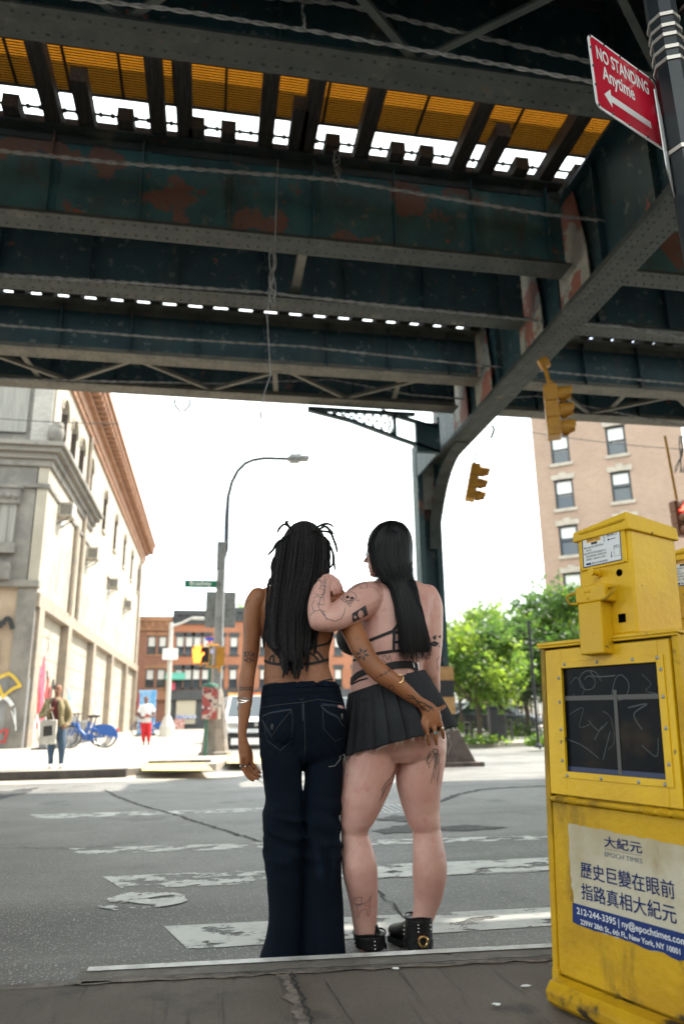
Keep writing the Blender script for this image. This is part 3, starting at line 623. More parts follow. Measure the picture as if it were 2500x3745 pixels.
# front facing the viaduct: pilasters, panels, painted base
fr = MB(); fr.box((-26, YB, 5.5), (XB-.4, YB+.3, LBT)); fr.box((XB-.62, YB-.06, .1), (XB-.02, YB+.25, 5.4)); fr.build('front_wall', M['stone'], LB)
fb = MB(); fb.box((-26, YB+.02, 2.35), (XB-.6, YB+.25, 5.5)); fb.build('front_tan_wall', M['tanwall'], LB)
fb = MB(); fb.box((-26, YB+.0, .1), (XB-.0, YB+.25, 2.35)); fb.build('front_grey_wall', M['greywall'], LB)
fl = MB(); fl.box((-26, YB-.16, 5.4), (XB+.05, YB+.2, 5.62)); fl.build('front_ledge', M['stone'], LB)
for x in (-7.35, -10.6, -14):
    pl = MB(); pl.box((x-.52, YB-.14, 6.9), (x+.52, YB+.1, 8.3)); pl.build('pilaster', M['stonep'], LB)
    pc = MB(); pc.box((x-.62, YB-.24, 8.3), (x+.62, YB+.1, 8.85)); pc.box((x-.7, YB-.3, 8.85), (x+.7, YB+.1, 8.97)); MB().box((x-.62, YB-.22, 6.55), (x+.62, YB+.1, 6.9)).build('pilaster_foot', M['stone'], LB)
    for k in range(5): pc.sph((x-.5+k*.25, YB-.26, 8.55), .11, 8)
    pc.build('pilaster_capital', M['stone'], LB); MB().box((x-.56, YB-.3, 5.62), (x+.56, YB+.1, 6.2)).build('pilaster_base', M['stone'], LB)
    for k in range(3): 
        MB().box((x-.3+k*.3-.02, YB-.155, 6.95), (x-.3+k*.3+.02, YB-.14, 8.25)).build('pilaster_flute', M['stone'], LB)
    ub = MB(); ub.box((x-.55, YB-.10, 11.0), (x+.55, YB+.1, 13.7)); ub.build('upper_panel', M['stonep'], LB)
M['wbrick'] = brickmat('pale_brick', (.42, .39, .35), (.34, .31, .28), (.22, .20, .18))
for x in (-6.3, -8.95, -12.3): bx('brick_strip', (x-.33, YB-.12, 10.6), (x+.33, YB+.1, 13.7), M['wbrick'], LB)
for (pts, lw, c) in (([(-6.9, 4.1), (-7.7, 4.15), (-7.2, 4.0), (-7.0, 3.0), (-7.05, 2.5)], .22, 'black'), ([(-6.85, 4.15), (-6.7, 4.3), (-6.55, 4.0)], .16, 'black'), ([(-7.4, 1.7), (-6.9, 2.3), (-6.6, 1.75), (-6.1, 2.1), (-6.5, 2.5), (-7.1, 2.1), (-7.0, 1.6)], .10, 'yellow'), ([(-7.6, 1.55), (-7.2, 1.75), (-6.9, 1.45), (-6.6, 1.75), (-6.3, 1.5)], .13, 'white'), ([(-7.2, .5), (-6.75, 1.0), (-6.6, .6), (-6.35, .7), (-6.4, .35), (-6.9, .2)], .07, 'red'), ([(-6.3, 1.3), (-6.15, .9), (-6.2, 1.4), (-6.1, .7)], .04, 'white')):
    mb = MB(); Q = []
    for a, b in zip(pts, pts[1:]): Q += [(a[0]+(b[0]-a[0])*t/5, a[1]+(b[1]-a[1])*t/5+.06*sin(t*pi/5)) for t in range(5)]
    stroke(mb, Q+[pts[-1]], lw, 'y', YB-.075-.004*len(pts), ); mb.build('graffiti', G[c], LB)

# ---- far brick row closing the street
M['redbrick'] = brickmat('orange_red_brick', (.42, .165, .085), (.36, .135, .07), (.30, .17, .12))
M['brownbrick'] = brickmat('brown_brick', (.30, .135, .085), (.25, .11, .075), (.22, .14, .11))
M['slate'] = mat('dark_slate_paint', (.055, .06, .066), .6, c2=(.07, .075, .08), sc=2)
M['blind'] = mat('pale_window_blind', (.62, .62, .60), .6)
M['lintel'] = mat('dark_lintel_paint', (.05, .055, .06), .7)
YF = 66.0
def rowhouse(lab, x0, x1, h, bm, trim, wins, rows, shop, tilt=0, dark=True, signs=()):
    o = thing('brick_building', lab, 'building', (0, 0, 0), group=None)
    wb = MB(); xs = sorted(wins); ww = .36
    cuts = [x0]+[v for a in xs for v in (a-ww, a+ww)]+[x1]
    z0s = [r_[0] for r_ in rows]; z1s = [r_[1] for r_ in rows]
    for i in range(0, len(cuts), 2): wb.box((cuts[i], YF, 3.3), (cuts[i+1], YF+8, h))
    for a in xs:
        zz = [3.3]+[v for r_ in rows for v in r_]+[h]
        for i in range(0, len(zz), 2): wb.box((a-ww, YF, zz[i]), (a+ww, YF+8, zz[i+1]))
        for (b, t) in rows:
            p = MB(); p.box((a-ww, YF+.18, b), (a+ww, YF+.24, t)); p.cm = 1; p.box((a-ww+.10, YF+.15, b+(t-b)*.45), (a+ww-.10, YF+.178, t-.1)); pw = p.build('window', [M['glass'], M['blind']], o)
            MB().box((a-ww-.12, YF-.06, t), (a+ww+.12, YF+.1, t+.32)).build('window_lintel', trim, pw); MB().box((a-ww-.1, YF-.08, b-.14), (a+ww+.1, YF+.1, b)).build('window_sill', trim, pw)
    wb.build('wall', bm, o)
    c = MB(); c.box((x0, YF-.35, h-.05), (x1, YF+8, h+.35)); c.box((x0, YF-.18, h-.85), (x1, YF-.01, h-.05))
    for k in range(int((x1-x0)/.6)): c.box((x0+.2+k*.6, YF-.3, h-.5), (x0+.4+k*.6, YF-.18, h-.05))
    c.build('cornice', trim, o)
    s = MB(); s.box((x0, YF+.3, .1), (x1, YF+8, 3.3)); s.build('shopfront', M['slate'] if dark else M['brownbrick'], o)
    sg = MB(); sg.box((x0, YF-.12, 2.55), (x1, YF+.3, 3.35)); sg.build('fascia', M['slate'] if dark else trim, o)
    return o
def fx(x, y): return at(x, y, Y=YF).x
def fz(x, y): return at(x, y, Y=YF).z
R2 = (fz(380, 1513), fz(380, 1470)); R1 = (fz(380, 1590), fz(380, 1543)); R1 = (3.55, 5.15); R2 = (6.35, 7.95)
rowhouse('dull brown brick house at the far left of the row closing the street', -9.5, fx(392, 1500), fz(360, 1424), M['brownbrick'], M['cornice'], [fx(347, 1490), fx(372, 1490), -7.6], [R1, R2], None, dark=False)
b2 = rowhouse('bright orange brick house with dark trim and a pale roller shutter below', fx(392, 1500)+.03, fx(487, 1400), fz(440, 1410), M['redbrick'], M['lintel'], [fx(412, 1490), fx(433, 1490), fx(452, 1490), fx(473, 1490)], [R1, R2], None)
b3 = rowhouse('orange brick house behind the tall lamp post with red and yellow shop sign', fx(487, 1400)+.03, fx(660, 1400), fz(560, 1404), M['redbrick'], M['lintel'], [fx(506, 1490), fx(536, 1490), fx(570, 1490), fx(605, 1490), fx(638, 1490)], [R1, R2], None)
b4 = rowhouse('orange brick house seen between the two women', fx(660, 1400)+.03, fx(860, 1400), fz(560, 1416), M['redbrick'], M['lintel'], [fx(690, 1490), fx(730, 1490), fx(775, 1490), fx(815, 1490)], [R1, R2], None)
rs = MB(); a = fx(403, 1640); b = fx(448, 1640); rs.box((a, YF+.1, .55), (b, YF+.2, 2.5))
for k in range(16): rs.box((a, YF+.08, .6+k*.12), (b, YF+.1, .66+k*.12))
rs.build('roller_shutter', mat('pale_shutter', (.55, .50, .40), .6), b2)
ps = MB(); ps.box((fx(400, 1640), YF-.02, .15), (fx(424, 1640), YF+.05, .95)); ps.build('red_panel', mat('red_white_panel', (.55, .16, .13), .6, c2=(.7, .6, .55), sc=6), b2)
ps = MB(); ps.box((fx(403, 1640), YF-.03, 1.0), (fx(450, 1640), YF+.05, 1.25)); ps.build('blue_panel', mat('blue_white_panel', (.15, .2, .5), .6, c2=(.7, .7, .7), sc=6), b2)
sg = MB(); sg.box((fx(522, 1600), YF-.3, 2.5), (fx(548, 1600), YF-.13, 3.1)); sg.build('shop_sign', mat('yellow_sign', (.7, .45, .12), .5, c2=(.6, .15, .05), sc=5), b3)
sg = MB(); sg.box((fx(550, 1600), YF-.3, 1.9), (fx(612, 1600), YF-.13, 3.1)); sg.build('shop_sign', mat('red_sign', (.62, .07, .03), .5, c2=(.75, .33, .05), sc=3), b3)
aw = MB(); aw.prism([(0, 0), (0, .62), (-.9, .12), (-.9, 0)], (fx(380, 1565), YF, 4.2), (0, 1, 0), (0, 0, 1), (1, 0, 0), 1.6); aw.build('awning', mat('green_awning', (.12, .42, .32), .7), b2)
aw = MB(); aw.box((fx(385, 1580), YF-.35, 3.35), (fx(396, 1580)+.2, YF-.1, 3.95)); aw.build('hanging_sign', G['pink'], b2)

# ---- tall pink-brown brick tower on the right
M['towerbrick'] = brickmat('tan_brown_brick', (.335, .225, .165), (.29, .19, .14), (.31, .25, .205), .28, .09)
TA = math.radians(53.8); tdir = V((cos(0)*sin(TA), -cos(TA), 0)); torg = V((21.7, 45.0, 0)); tn = V((-cos(TA), -sin(TA), 0))
RB = thing('brick_tower', 'tall tan brown brick apartment building rising behind the yellow newspaper box', 'building', torg, (0, 0, atan2(tdir.y, tdir.x)))
def tloc(x, y):
    d = ray(x, y); t = ((torg-CO).dot(tn))/d.dot(tn); q = CO+d*t-torg; return q.dot(tdir), q.z
wc = [(1280, 1030), (1291, 1133), (1304, 1242), (1317, 1348), (1330, 1450), (1412, 1010), (1424, 1113)]
WS = [tloc(*p) for p in wc]
c1 = sum(s for s, z in WS[:5])/5; c2_ = sum(s for s, z in WS[5:])/2
dz = (WS[0][1]-WS[3][1])/3
colsx = [c1, c2_]
zr = [WS[1][1]+dz*k for k in range(-6, 6)]; zr = [z for z in zr if z > 1.5]
HT = 24.5
tb = MB(); ww = .62; hh = 1.02
cuts = [0]+[v for c in colsx for v in (c-ww, c+ww)]+[colsx[-1]+4]
for i in range(0, len(cuts), 2): tb.box((cuts[i], 0, 0), (cuts[i+1], 9, HT))
for c in colsx:
    zz = [0]+[v for z in zr if z+hh < HT for v in (z-hh, z+hh)]+[HT]
    for i in range(0, len(zz), 2): tb.box((c-ww, 0, zz[i]), (c+ww, 9, zz[i+1]))
tb.build('wall', M['towerbrick'], RB)
M['lime'] = mat('pale_limestone_trim', (.38, .33, .275), .8, c2=(.31, .27, .225), sc=3)
for c in colsx[:3]:
    for z in zr:
        if z+hh >= HT: continue
        p = MB(); p.box((c-ww, .22, z-hh), (c+ww, .28, z+hh)); p.cm = 1; p.box((c-ww+.14, .19, z-rnd.choice((.1, .35, -.2))), (c+ww-.14, .218, z+hh-.12)); p.cm = 2
        for q in ((c-ww, c-ww+.12), (c+ww-.12, c+ww)): p.box((q[0], .10, z-hh), (q[1], .22, z+hh))
        p.box((c-ww+.12, .12, z-.06), (c+ww-.12, .2, z+.05)); p.box((c-ww+.12, .10, z+hh-.12), (c+ww-.12, .22, z+hh)); wd = p.build('window', [M['glass'], M['blind'], M['black']], RB)
        MB().box((c-ww-.15, -.12, z-hh-.22), (c+ww+.15, .1, z-hh)).build('window_sill', M['lime'], wd); MB().box((c-ww-.16, -.08, z+hh), (c+ww+.16, .1, z+hh+.35)).box((c-.22, -.12, z+hh+.02), (c+.22, -.081, z+hh+.5)).build('window_lintel', M['lime'], wd)
# ================================================================ TREES
M['leafs'] = []
for i, c in enumerate(((.060, .115, .024), (.105, .165, .028), (.030, .068, .020))):
    m = mat('leaf_%s' % 'abc'[i], c, .5, c2=tuple(v*.75 for v in c), sc=3); t = m.node_tree; tr = t.nodes.new('ShaderNodeBsdfTranslucent'); tr.inputs['Color'].default_value = (c[0]*3.4, c[1]*3.0, c[2]*1.6, 1)
    mxs = t.nodes.new('ShaderNodeMixShader'); mxs.inputs['Fac'].default_value = .5
    t.links.new(t.nodes['Principled BSDF'].outputs[0], mxs.inputs[1]); t.links.new(tr.outputs[0], mxs.inputs[2]); t.links.new(mxs.outputs[0], t.nodes['Material Output'].inputs['Surface']); m.name = ['leaf_mid', 'leaf_light', 'leaf_dark'][i]; M['leafs'].append(m)
M['bark'] = mat('bark', (.10, .075, .055), .9, c2=(.06, .045, .035), sc=12, bump=.6)
def tree(x, y, h, cr, lab, seed, base=.13, trunk_h=None, n=2600, leaf=.16, mats=None, group='street trees on the right'):
    r = random.Random(seed); o = thing('tree', lab, 'tree', (x, y, base), group=group); th = trunk_h or h*.35
    tb = MB(); tips = []
    pts = [V((0, 0, 0)), V((.05, .03, th*.5)), V((.0, .08, th)), V((.1, 0, h*.7))]
    tb.tube(pts, [.11, .09, .075, .03], 8)
    for k in range(9):
        a = 2*pi*k/9+r.random(); z0 = th*(.75+.5*r.random()); L = cr*(.55+.5*r.random()); tip = V((cos(a)*L, sin(a)*L, z0+(h-z0)*(.15+.7*r.random())))
        tb.tube([V((0, .05, z0)), V((0, 0, z0)).lerp(tip, .5)+V((0, 0, .15)), tip], [.05, .03, .012], 6); tips.append(tip)
    tb.build('trunk', M['bark'], o, smooth=True)
    lb = MB(); cl = []
    for k in range(30):
        a = r.random()*2*pi; u = r.uniform(-.9, 1); rr = sqrt(max(0, 1-u*u))*r.uniform(.45, 1); zc = th*.9+(h-th*.9)*.5
        cl.append((V((cos(a)*cr*rr, sin(a)*cr*rr, zc+u*(h-th*.9)*.5)), r.uniform(.22, .5)*cr*.75, r.randrange(3)))
    for t in tips: cl.append((t, .35*cr, r.randrange(3)))
    for k in range(n):
        c, s, mi = r.choice(cl); lb.cm = mi if r.random() < .75 else r.randrange(3)
        p = c+V((r.gauss(0, .5), r.gauss(0, .5), r.gauss(0, .42)))*s
        d = V((r.gauss(0, 1), r.gauss(0, 1), r.gauss(-.3, .6))).normalized(); nrm = V((r.gauss(0, 1), r.gauss(0, 1), r.gauss(.6, 1))); s_ = d.cross(nrm)
        if s_.length < 1e-3: continue
        s_.normalize(); L = leaf*r.uniform(.6, 1.3); W = L*.32
        for q in range(-1, 2):
            dd = (d+s_*q*.8).normalized(); ss = dd.cross(nrm).normalized()*W*.5; lb.quad(p, p+dd*L*.5+ss, p+dd*L, p+dd*L*.5-ss)
    lb.build('crown', mats or M['leafs'], o)
    return o
def tr_at(x, ybase, Yd): p = at(x, ybase, Y=Yd); return p.x, p.y
def treept(x, ytop, Yd): p = at(x, ytop, Y=Yd); return p.x, Yd, p.z
x, y, z = treept(1085, 1455, 24.5); tree(x, y, z-.1, 1.75, 'small light green street tree by the bench, thin trunk in view', 21, trunk_h=1.5, n=6500, leaf=.17)
x, y, z = treept(1260, 1370, 29); tree(x, y, z-.1, 3.0, 'dark feathery tree touching the left edge of the yellow newspaper box', 22, trunk_h=2.0, n=7500, leaf=.22, mats=[M['leafs'][0], M['leafs'][2], M['leafs'][2]])
x, y, z = treept(1130, 1408, 34); tree(x, y, z, 2.6, 'pale yellow green tree behind the small street tree', 23, trunk_h=2.0, n=6000, leaf=.24, mats=[M['leafs'][1], M['leafs'][1], M['leafs'][0]])
x, y, z = treept(1192, 1425, 31); tree(x, y, z, 2.3, 'rounded mid green tree in the middle of the clump', 24, trunk_h=1.6, n=6000, leaf=.22)
x, y, z = treept(1045, 1440, 38); tree(x, y, z, 2.2, 'tree with a sparse top at the left end of the clump beside the steel column', 25, trunk_h=1.8, n=2200, leaf=.24)
x, y, z = treept(1340, 1400, 33); tree(x, y, z, 3.0, 'dark tree mostly hidden behind the newspaper box', 26, trunk_h=2.0, n=4500, leaf=.24, mats=[M['leafs'][0], M['leafs'][2], M['leafs'][2]])
x, y, z = treept(556, 1388, 80); tree(x, y, z-.2, 3.0, 'treetop peeping over the orange brick roofs beside the dreadlocked woman', 27, n=1500, leaf=.4, group=None)
def bush(x, y, lab, seed, s=.5, h=.5):
    r = random.Random(seed); mb = MB()
    for k in range(420):
        p = V((r.gauss(0, .45)*s*1.6, r.gauss(0, .45)*s, abs(r.gauss(.3, .35))*h)); d = V((r.gauss(0, 1), r.gauss(0, 1), r.gauss(.5, .6))).normalized(); n = V((r.gauss(0, 1), r.gauss(0, 1), 1)); ss = d.cross(n).normalized()*.035; mb.cm = r.randrange(3)
        mb.quad(p, p+d*.06+ss, p+d*.13, p+d*.06-ss)
    o = mb.build('shrub', M['leafs']); o.location = (x, y, .13); return tag(o, lab, 'shrub', 'low shrubs on the right pavement')
for i, (x, y, l) in enumerate(((1065, 1683, 'yellow green shrub below the parked blue car'), (1100, 1706, 'low grass tuft round the trunk of the small street tree'), (1165, 1688, 'shrub growing through the iron fence right of the bench'), (1198, 1690, 'shrub behind the iron fence next to the newspaper box'), (1235, 1712, 'dark weed tuft at the foot of the thin black pole'))):
    p = at(x, y, Z=.13); bush(p.x, p.y, l, 30+i, .55 if i != 4 else .25, .55 if i not in (1, 4) else .22)

# plain pale wall behind the camera, unseen, added to cut frontal sky light
NBW = tag(MB().box((-60, -16, 0), (60, -10.5, 9)).build('added_shade_wall', mat('pale_added_wall', (.42, .43, .43), .85, c2=(.34, .35, .36), sc=.4)), kind='structure')
# ================================================================ STREET FURNITURE
M['sig'] = mat('signal_yellow_paint', (.50, .24, .02), .45, c2=(.40, .18, .02), sc=6, spots=[((.20, .10, .04), 9, .64, .72)])
M['pole'] = mat('grey_lamp_pole', (.27, .27, .265), .5, c2=(.20, .20, .2), sc=5, metal=.3)
M['green'] = mat('street_sign_green', (.005, .17, .09), .45)
M['textw'] = mat('white_lettering', (.80, .80, .78), .5)
# --- tall lamp post with its signs
LY = 19.2; LX = at(492, 1730, Y=LY).x
lp = thing('street_lamp', 'tall grey street lamp with curved arm on the far corner, carrying signs', 'street lamp', (0, 0, 0))
mb = MB(); mb.M = Matrix.Translation((LX, LY, .13)); mb.lathe([(.40, 0), (.40, .06), (.34, .09), (.29, .5), (.24, 1.0), (.17, 1.45), (.13, 1.6)], 8); mb.build('lamp_base', mat('weathered_concrete_base', (.24, .21, .18), .85, c2=(.15, .13, .115), sc=4, bump=.3), lp)
mb = MB(); mb.tube([(LX, LY, 1.5), (LX+.02, LY, 5.45)], [.125, .105], 8); mb.build('pole', M['pole'], lp)
mb = MB(); mb.box((LX-.11, LY-.1, 4.75), (LX+.11, LY+.1, 5.5)); mb.build('pole_sleeve', M['pole'], lp, bevel=.02)
A = [at(x, y, Y=LY) for x, y in ((519, 1240), (520, 1190), (523, 1140), (532, 1105), (545, 1080), (562, 1063), (580, 1055), (605, 1051), (660, 1052))]
A[0].z = 5.3; A.insert(0, V((LX+.05, LY, 5.0)))
MB().tube(A, [.06]*3+[.05]*7, 8).build('arm', M['dark'], lp, smooth=True)
h0, h1 = A[-1], at(708, 1052, Y=LY)
mb = MB(); mb.bar(h0, h1, .34, .10); mb.bar(h0.lerp(h1, .1), h0.lerp(h1, .55), .28, .22); mb.cyl(h0.lerp(h1, .55)+V((0, 0, .05)), h0.lerp(h1, .55)+V((0, 0, .17)), .06, 10); mb.build('lamp_head', M['pole'], lp, bevel=.02)
def face_y(name, x0, y0, x1, y1, Y, m, parent=None, th=.012):
    a = at(x0, y1, Y=Y); b = at(x1, y0, Y=Y); return MB().box((a.x, Y, a.z), (b.x, Y+th, b.z)).build(name, m, parent, bevel=.004), a, b
s, a, b = face_y('street_name_sign', 424, 1332, 497, 1347, LY-.16, M['green']); tag(s, 'green street name sign reading Broadway on the tall lamp post', 'street sign')
text_mb('Broadway', .16, M['textw'], 'lettering', s, (a.x+.12, LY-.163, a.z+.055), (1, 0, 0), (0, 0, 1), bold=.004, width=b.x-a.x-.25)
bb = MB().box((a.x-.01, LY-.165, a.z-.01), (a.x+.01, LY-.14, b.z+.01)); bb.box((b.x-.02, LY-.17, a.z-.02), (b.x+.06, LY-.02, a.z+.03)); bb.box((b.x-.02, LY-.17, b.z-.05), (b.x+.06, LY-.02, b.z)); bb.build('bracket', M['steel'], s)
s, a, b = face_y('traffic_sign', 470, 1358, 541, 1440, LY+.14, M['steel']); tag(s, 'large grey back of a traffic sign behind the lamp post', 'traffic sign')
MB().box((a.x, LY+.132, (a.z+b.z)/2-.012), (b.x, LY+.142, (a.z+b.z)/2+.012)).build('seam_rail', M['pole'], s)
# --- pedestrian signal
PYs = LY-.45
ps = thing('pedestrian_signal', 'yellow framed pedestrian signal showing a lit orange hand beside the lamp post', 'pedestrian signal')
a, b = at(443, 1519, Y=PYs), at(479, 1486, Y=PYs); cxp, czp = (a.x+b.x)/2, (a.z+b.z)/2
MB().box((a.x-.03, PYs, a.z-.03), (b.x+.03, PYs+.18, b.z+.03)).build('housing', M['sig'], ps, bevel=.015)
MB().box((a.x, PYs-.012, a.z), (b.x, PYs+.001, b.z)).build('screen', M['black'], ps)
hm = MB(); s_ = (b.z-a.z); hx, hz = a.x+(b.x-a.x)*.27, a.z+s_*.42
pal = [(-.09, -.16), (.07, -.16), (.10, -.02), (.17, .06), (.14, .10), (.07, .03), (.08, .24), (.04, .25), (.035, .06), (.02, .29), (-.02, .29), (-.02, .06), (-.04, .27), (-.075, .26), (-.07, .05), (-.10, .20), (-.13, .18), (-.11, -.02)]
hm.prism([(x*1.0, z*1.0) for x, z in pal], (hx, PYs-.014, hz), (1, 0, 0), (0, 0, 1), (0, -1, 0), .004)
hm.build('lit_hand', mat('lit_orange_hand', (.9, .15, .02), .5, emit=((1, .12, .015), 2.2)), ps)
mb = MB(); mb.bar((b.x-.05, PYs+.1, b.z+.09), (LX, LY-.1, b.z+.10), .06, .05); mb.bar((b.x-.05, PYs+.1, a.z-.09), (LX, LY-.1, a.z-.10), .06, .05); mb.cyl((cxp, PYs+.1, b.z), (cxp, PYs+.1, b.z+.1), .03, 8); mb.cyl((cxp, PYs+.1, a.z-.1), (cxp, PYs+.1, a.z), .03, 8); mb.build('bracket_arm', M['sig'], ps)
s, a, b = face_y('signal_box', 495, 1484, 515, 1527, LY-.36, M['sig'], None, .22); tag(s, 'small yellow signal housing on the lamp post right of the lit hand', 'signal box'); 
MB().box((a.x+.02, LY-.375, a.z+.05), (b.x-.02, LY-.361, b.z-.05)).build('cover', M['sig'], s); MB().cyl(((a.x+b.x)/2, LY-.25, a.z-.15), ((a.x+b.x)/2, LY-.25, a.z), .035, 8).build('elbow', M['sig'], s)
# --- sticker covered cabinet beside the lamp base
M['sticker'] = mat('layers_of_stickers', (.55, .45, .42), .6, c2=(.35, .07, .07), sc=5, amt=(.46, .52), spots=[((.05, .04, .05), 7, .54, .58), ((.62, .55, .58), 6, .60, .62)])
s, a, b = face_y('call_box', 462, 1576, 499, 1650, LY-.5, M['sticker'], None, .25); tag(s, 'sticker covered call box on a thin green post in front of the lamp base', 'call box')
mb = MB(); xx = at(472, 1690, Y=LY-.4).x; mb.cyl((xx, LY-.4, .13), (xx, LY-.4, a.z), .035, 8); mb.sph(((a.x+b.x)/2, LY-.38, b.z), .22, 10, (1, .6, .5)); mb.build('post', mat('green_post', (.03, .12, .08), .6), s)
s, a, b = face_y('notice_plate', 500, 1580, 508, 1650, LY-.42, M['white'], None, .04); tag(s, 'narrow white notice strapped to the lamp post beside the sticker covered box', 'notice'); MB().box((a.x, LY-.43, a.z+.3), (b.x, LY-.421, a.z+.33)).build('strap', M['steel'], s)
# --- green post with blue plates and a red blue emblem
gp = thing('sign_post', 'slim green post with blue street plates and a red and blue emblem', 'sign post'); GYp = 24.5
xx = at(479, 1600, Y=GYp).x; MB().cyl((xx, GYp, .13), (xx, GYp, at(479, 1478, Y=GYp).z), .06, 8).build('pole', mat('dark_green_post', (.02, .07, .05), .6), gp)
a, b = at(456, 1502, Y=GYp), at(475, 1492, Y=GYp); MB().box((a.x, GYp-.08, a.z), (b.x, GYp-.06, b.z)).build('plate', mat('blue_plate', (.02, .10, .38), .5), gp)
a, b = at(482, 1500, Y=GYp), at(492, 1490, Y=GYp); MB().box((a.x, GYp-.08, a.z), (b.x, GYp-.06, b.z)).build('plate', mat('pale_blue_plate', (.35, .38, .6), .5), gp)
a, b = at(456, 1512, Y=GYp), at(477, 1503, Y=GYp); MB().box((a.x, GYp-.08, a.z), (b.x, GYp-.06, b.z)).build('plate', M['white'], gp)
a, b = at(468, 1480, Y=GYp), at(492, 1462, Y=GYp); mb = MB(); mb.prism([(0, b.z-a.z), ((b.x-a.x), b.z-a.z), ((b.x-a.x)*.62, .1), ((b.x-a.x)*.5, 0), ((b.x-a.x)*.38, .1)], (a.x, GYp-.09, a.z), (1, 0, 0), (0, 0, 1), (0, 1, 0), .03); e_ = mb.build('emblem', mat('emblem_red', (.62, .06, .06), .5), gp)
MB().box((a.x+.03, GYp-.10, a.z+(b.z-a.z)*.55), (b.x-.03, GYp-.091, b.z-.02)).build('emblem_band', mat('emblem_blue', (.03, .08, .42), .5), e_)
# --- second, pale lamp post further down the pavement
l2 = thing('street_lamp', 'pale street lamp with short arm standing far down the left pavement', 'street lamp'); Y2 = 38.8; q = at(382, 1690, Y=Y2); q.z = .13
top = at(393, 1428, Y=Y2); M['palepole'] = mat('pale_pole_paint', (.50, .49, .46), .5)  # pale tone is the post's own paint
MB().tube([q, top], [.13, .10], 8).build('pole', M['palepole'], l2); mb = MB(); mb.M = Matrix.Translation(q); mb.lathe([(.38, 0), (.36, .5), (.2, .9), (.14, 1.0)], 8); mb.build('lamp_base', M['palepole'], l2)
e1 = at(440, 1418, Y=Y2); MB().tube([top-V((0, 0, .2)), at(415, 1430, Y=Y2), e1], .06, 8).build('arm', M['palepole'], l2); MB().bar(e1, at(468, 1419, Y=Y2), .3, .14).build('lamp_head', M['palepole'], l2, bevel=.03)
z0 = at(392, 1500, Y=Y2); MB().box((z0.x-.4, Y2-.3, z0.z-.3), (z0.x+.35, Y2-.1, z0.z+.25)).build('signal_box', M['white'], l2)
# --- hanging traffic signals
def signal(lab, top, rot, lit=None, body='sig'):
    o = thing('traffic_signal', lab, 'traffic signal', top, rot, 'hanging traffic signals')
    H = .27
    hb = MB()
    for k in range(3): hb.box((-.11, -.15, -H*(k+1)+.004), (.09, .15, -H*k-.004))
    hb.box((-.09, -.13, -3*H), (.07, .13, 0)); hb.build('housing', M[body], o, bevel=.02)
    for k in range(3):
        vb = MB(); n = 14; z = -H*(k+.5); vs = []; 
        for (xx, full) in ((.09, 1), (.30, 1)):
            for i in range(n+1): th = -pi*.28+(pi*1.56)*i/n; vs.append((xx if not (xx > .2 and (i < 2 or i > n-2)) else .2, cos(th)*.118, z+sin(th)*.118))
        vb._a(vs, [(i, i+1, n+1+i+1, n+1+i) for i in range(n)]); v = vb.build('visor', M[body], o); sm = v.modifiers.new('solid', 'SOLIDIFY'); sm.thickness = .012
        lm = MB(); lm.M = Matrix.Translation((.092, 0, z)) @ Matrix.Rotation(pi/2, 4, 'Y'); lm.lathe([(.11, 0), (.10, .02), (.06, .035), (.001, .04)], 16)
        lm.build('lens', M['litred'] if lit == k else M['lens'], o, smooth=True)
    return o
M['lens'] = mat('unlit_lens', (.03, .02, .015), .2); M['litred'] = mat('lit_red_lens', (.8, .03, .02), .3, emit=((1, .03, .02), 4.0))
t1 = at(1262, 888, Y=9.4); s1 = signal('yellow signal hung right under the cross girder, its visors pointing right', t1, (0, 0, radians(-24)))
MB().cyl((0, 0, 0), (-.06, .05, .40), .03, 10).build('hanger', M['sig'], s1); MB().sph((0, 0, .05), .055, 10).build('hanger_joint', M['sig'], s1); MB().cyl((-.12, .05, .40), (-.0, .05, .46), .09, 10).build('hanger_clamp', M['sig'], s1)
t2 = at(1092, 1066, Y=14.0); s2 = signal('yellow signal tilted to one side, hanging against the sky beside the column', t2, (0, radians(13), radians(-14)))
MB().cyl((-.05, 0, 0), (-.03, .03, .42), .02, 8).build('hanger', M['black'], s2)
t3 = at(1552, 1150, Y=14.0); M['sigbrown'] = mat('brown_signal_paint', (.20, .075, .03), .5); s3 = signal('brown signal with a lit red light at the right edge above the newspaper box', t3, (0, 0, radians(-82)), 0, 'sigbrown')
w_ = at(1524, 1000, Y=14.0)-t3; e_ = Matrix.Rotation(radians(82), 3, 'Z') @ w_; MB().cyl((0, 0, 0), e_, .035, 8).build('hanger', M['sig'], s3)
mb = MB()
for k in range(5):
    pts = []; x, y = 1558+k*3, 1000
    for i in range(8): pts.append(at(x, y, Y=13.9+rnd.uniform(-.05, .05))); x += rnd.uniform(-7, 7); y += 12
    mb.tube(pts, .012, 4)
tag(mb.build('wire_tangle', M['black'], smooth=True), 'tangle of black wires above the lit red signal', 'wires')
# overhead service wires beyond the viaduct
def wire(p, q, sag, lab, r=.014):
    p, q = V(p), V(q); pts = [p.lerp(q, i/14)-V((0, 0, sag*4*(i/14)*(1-i/14))) for i in range(15)]; return tag(MB().tube(pts, r, 5).build('overhead_wire', M['dark'], smooth=True), lab, 'wire')
wire(at(-60, 955, Y=21), at(275, 972, Y=21), .05, 'dark wire crossing in front of the corner building top'); wire(at(1180, 985, Y=20), at(1640, 1035, Y=17), .1, 'wire crossing the brick tower below the viaduct')
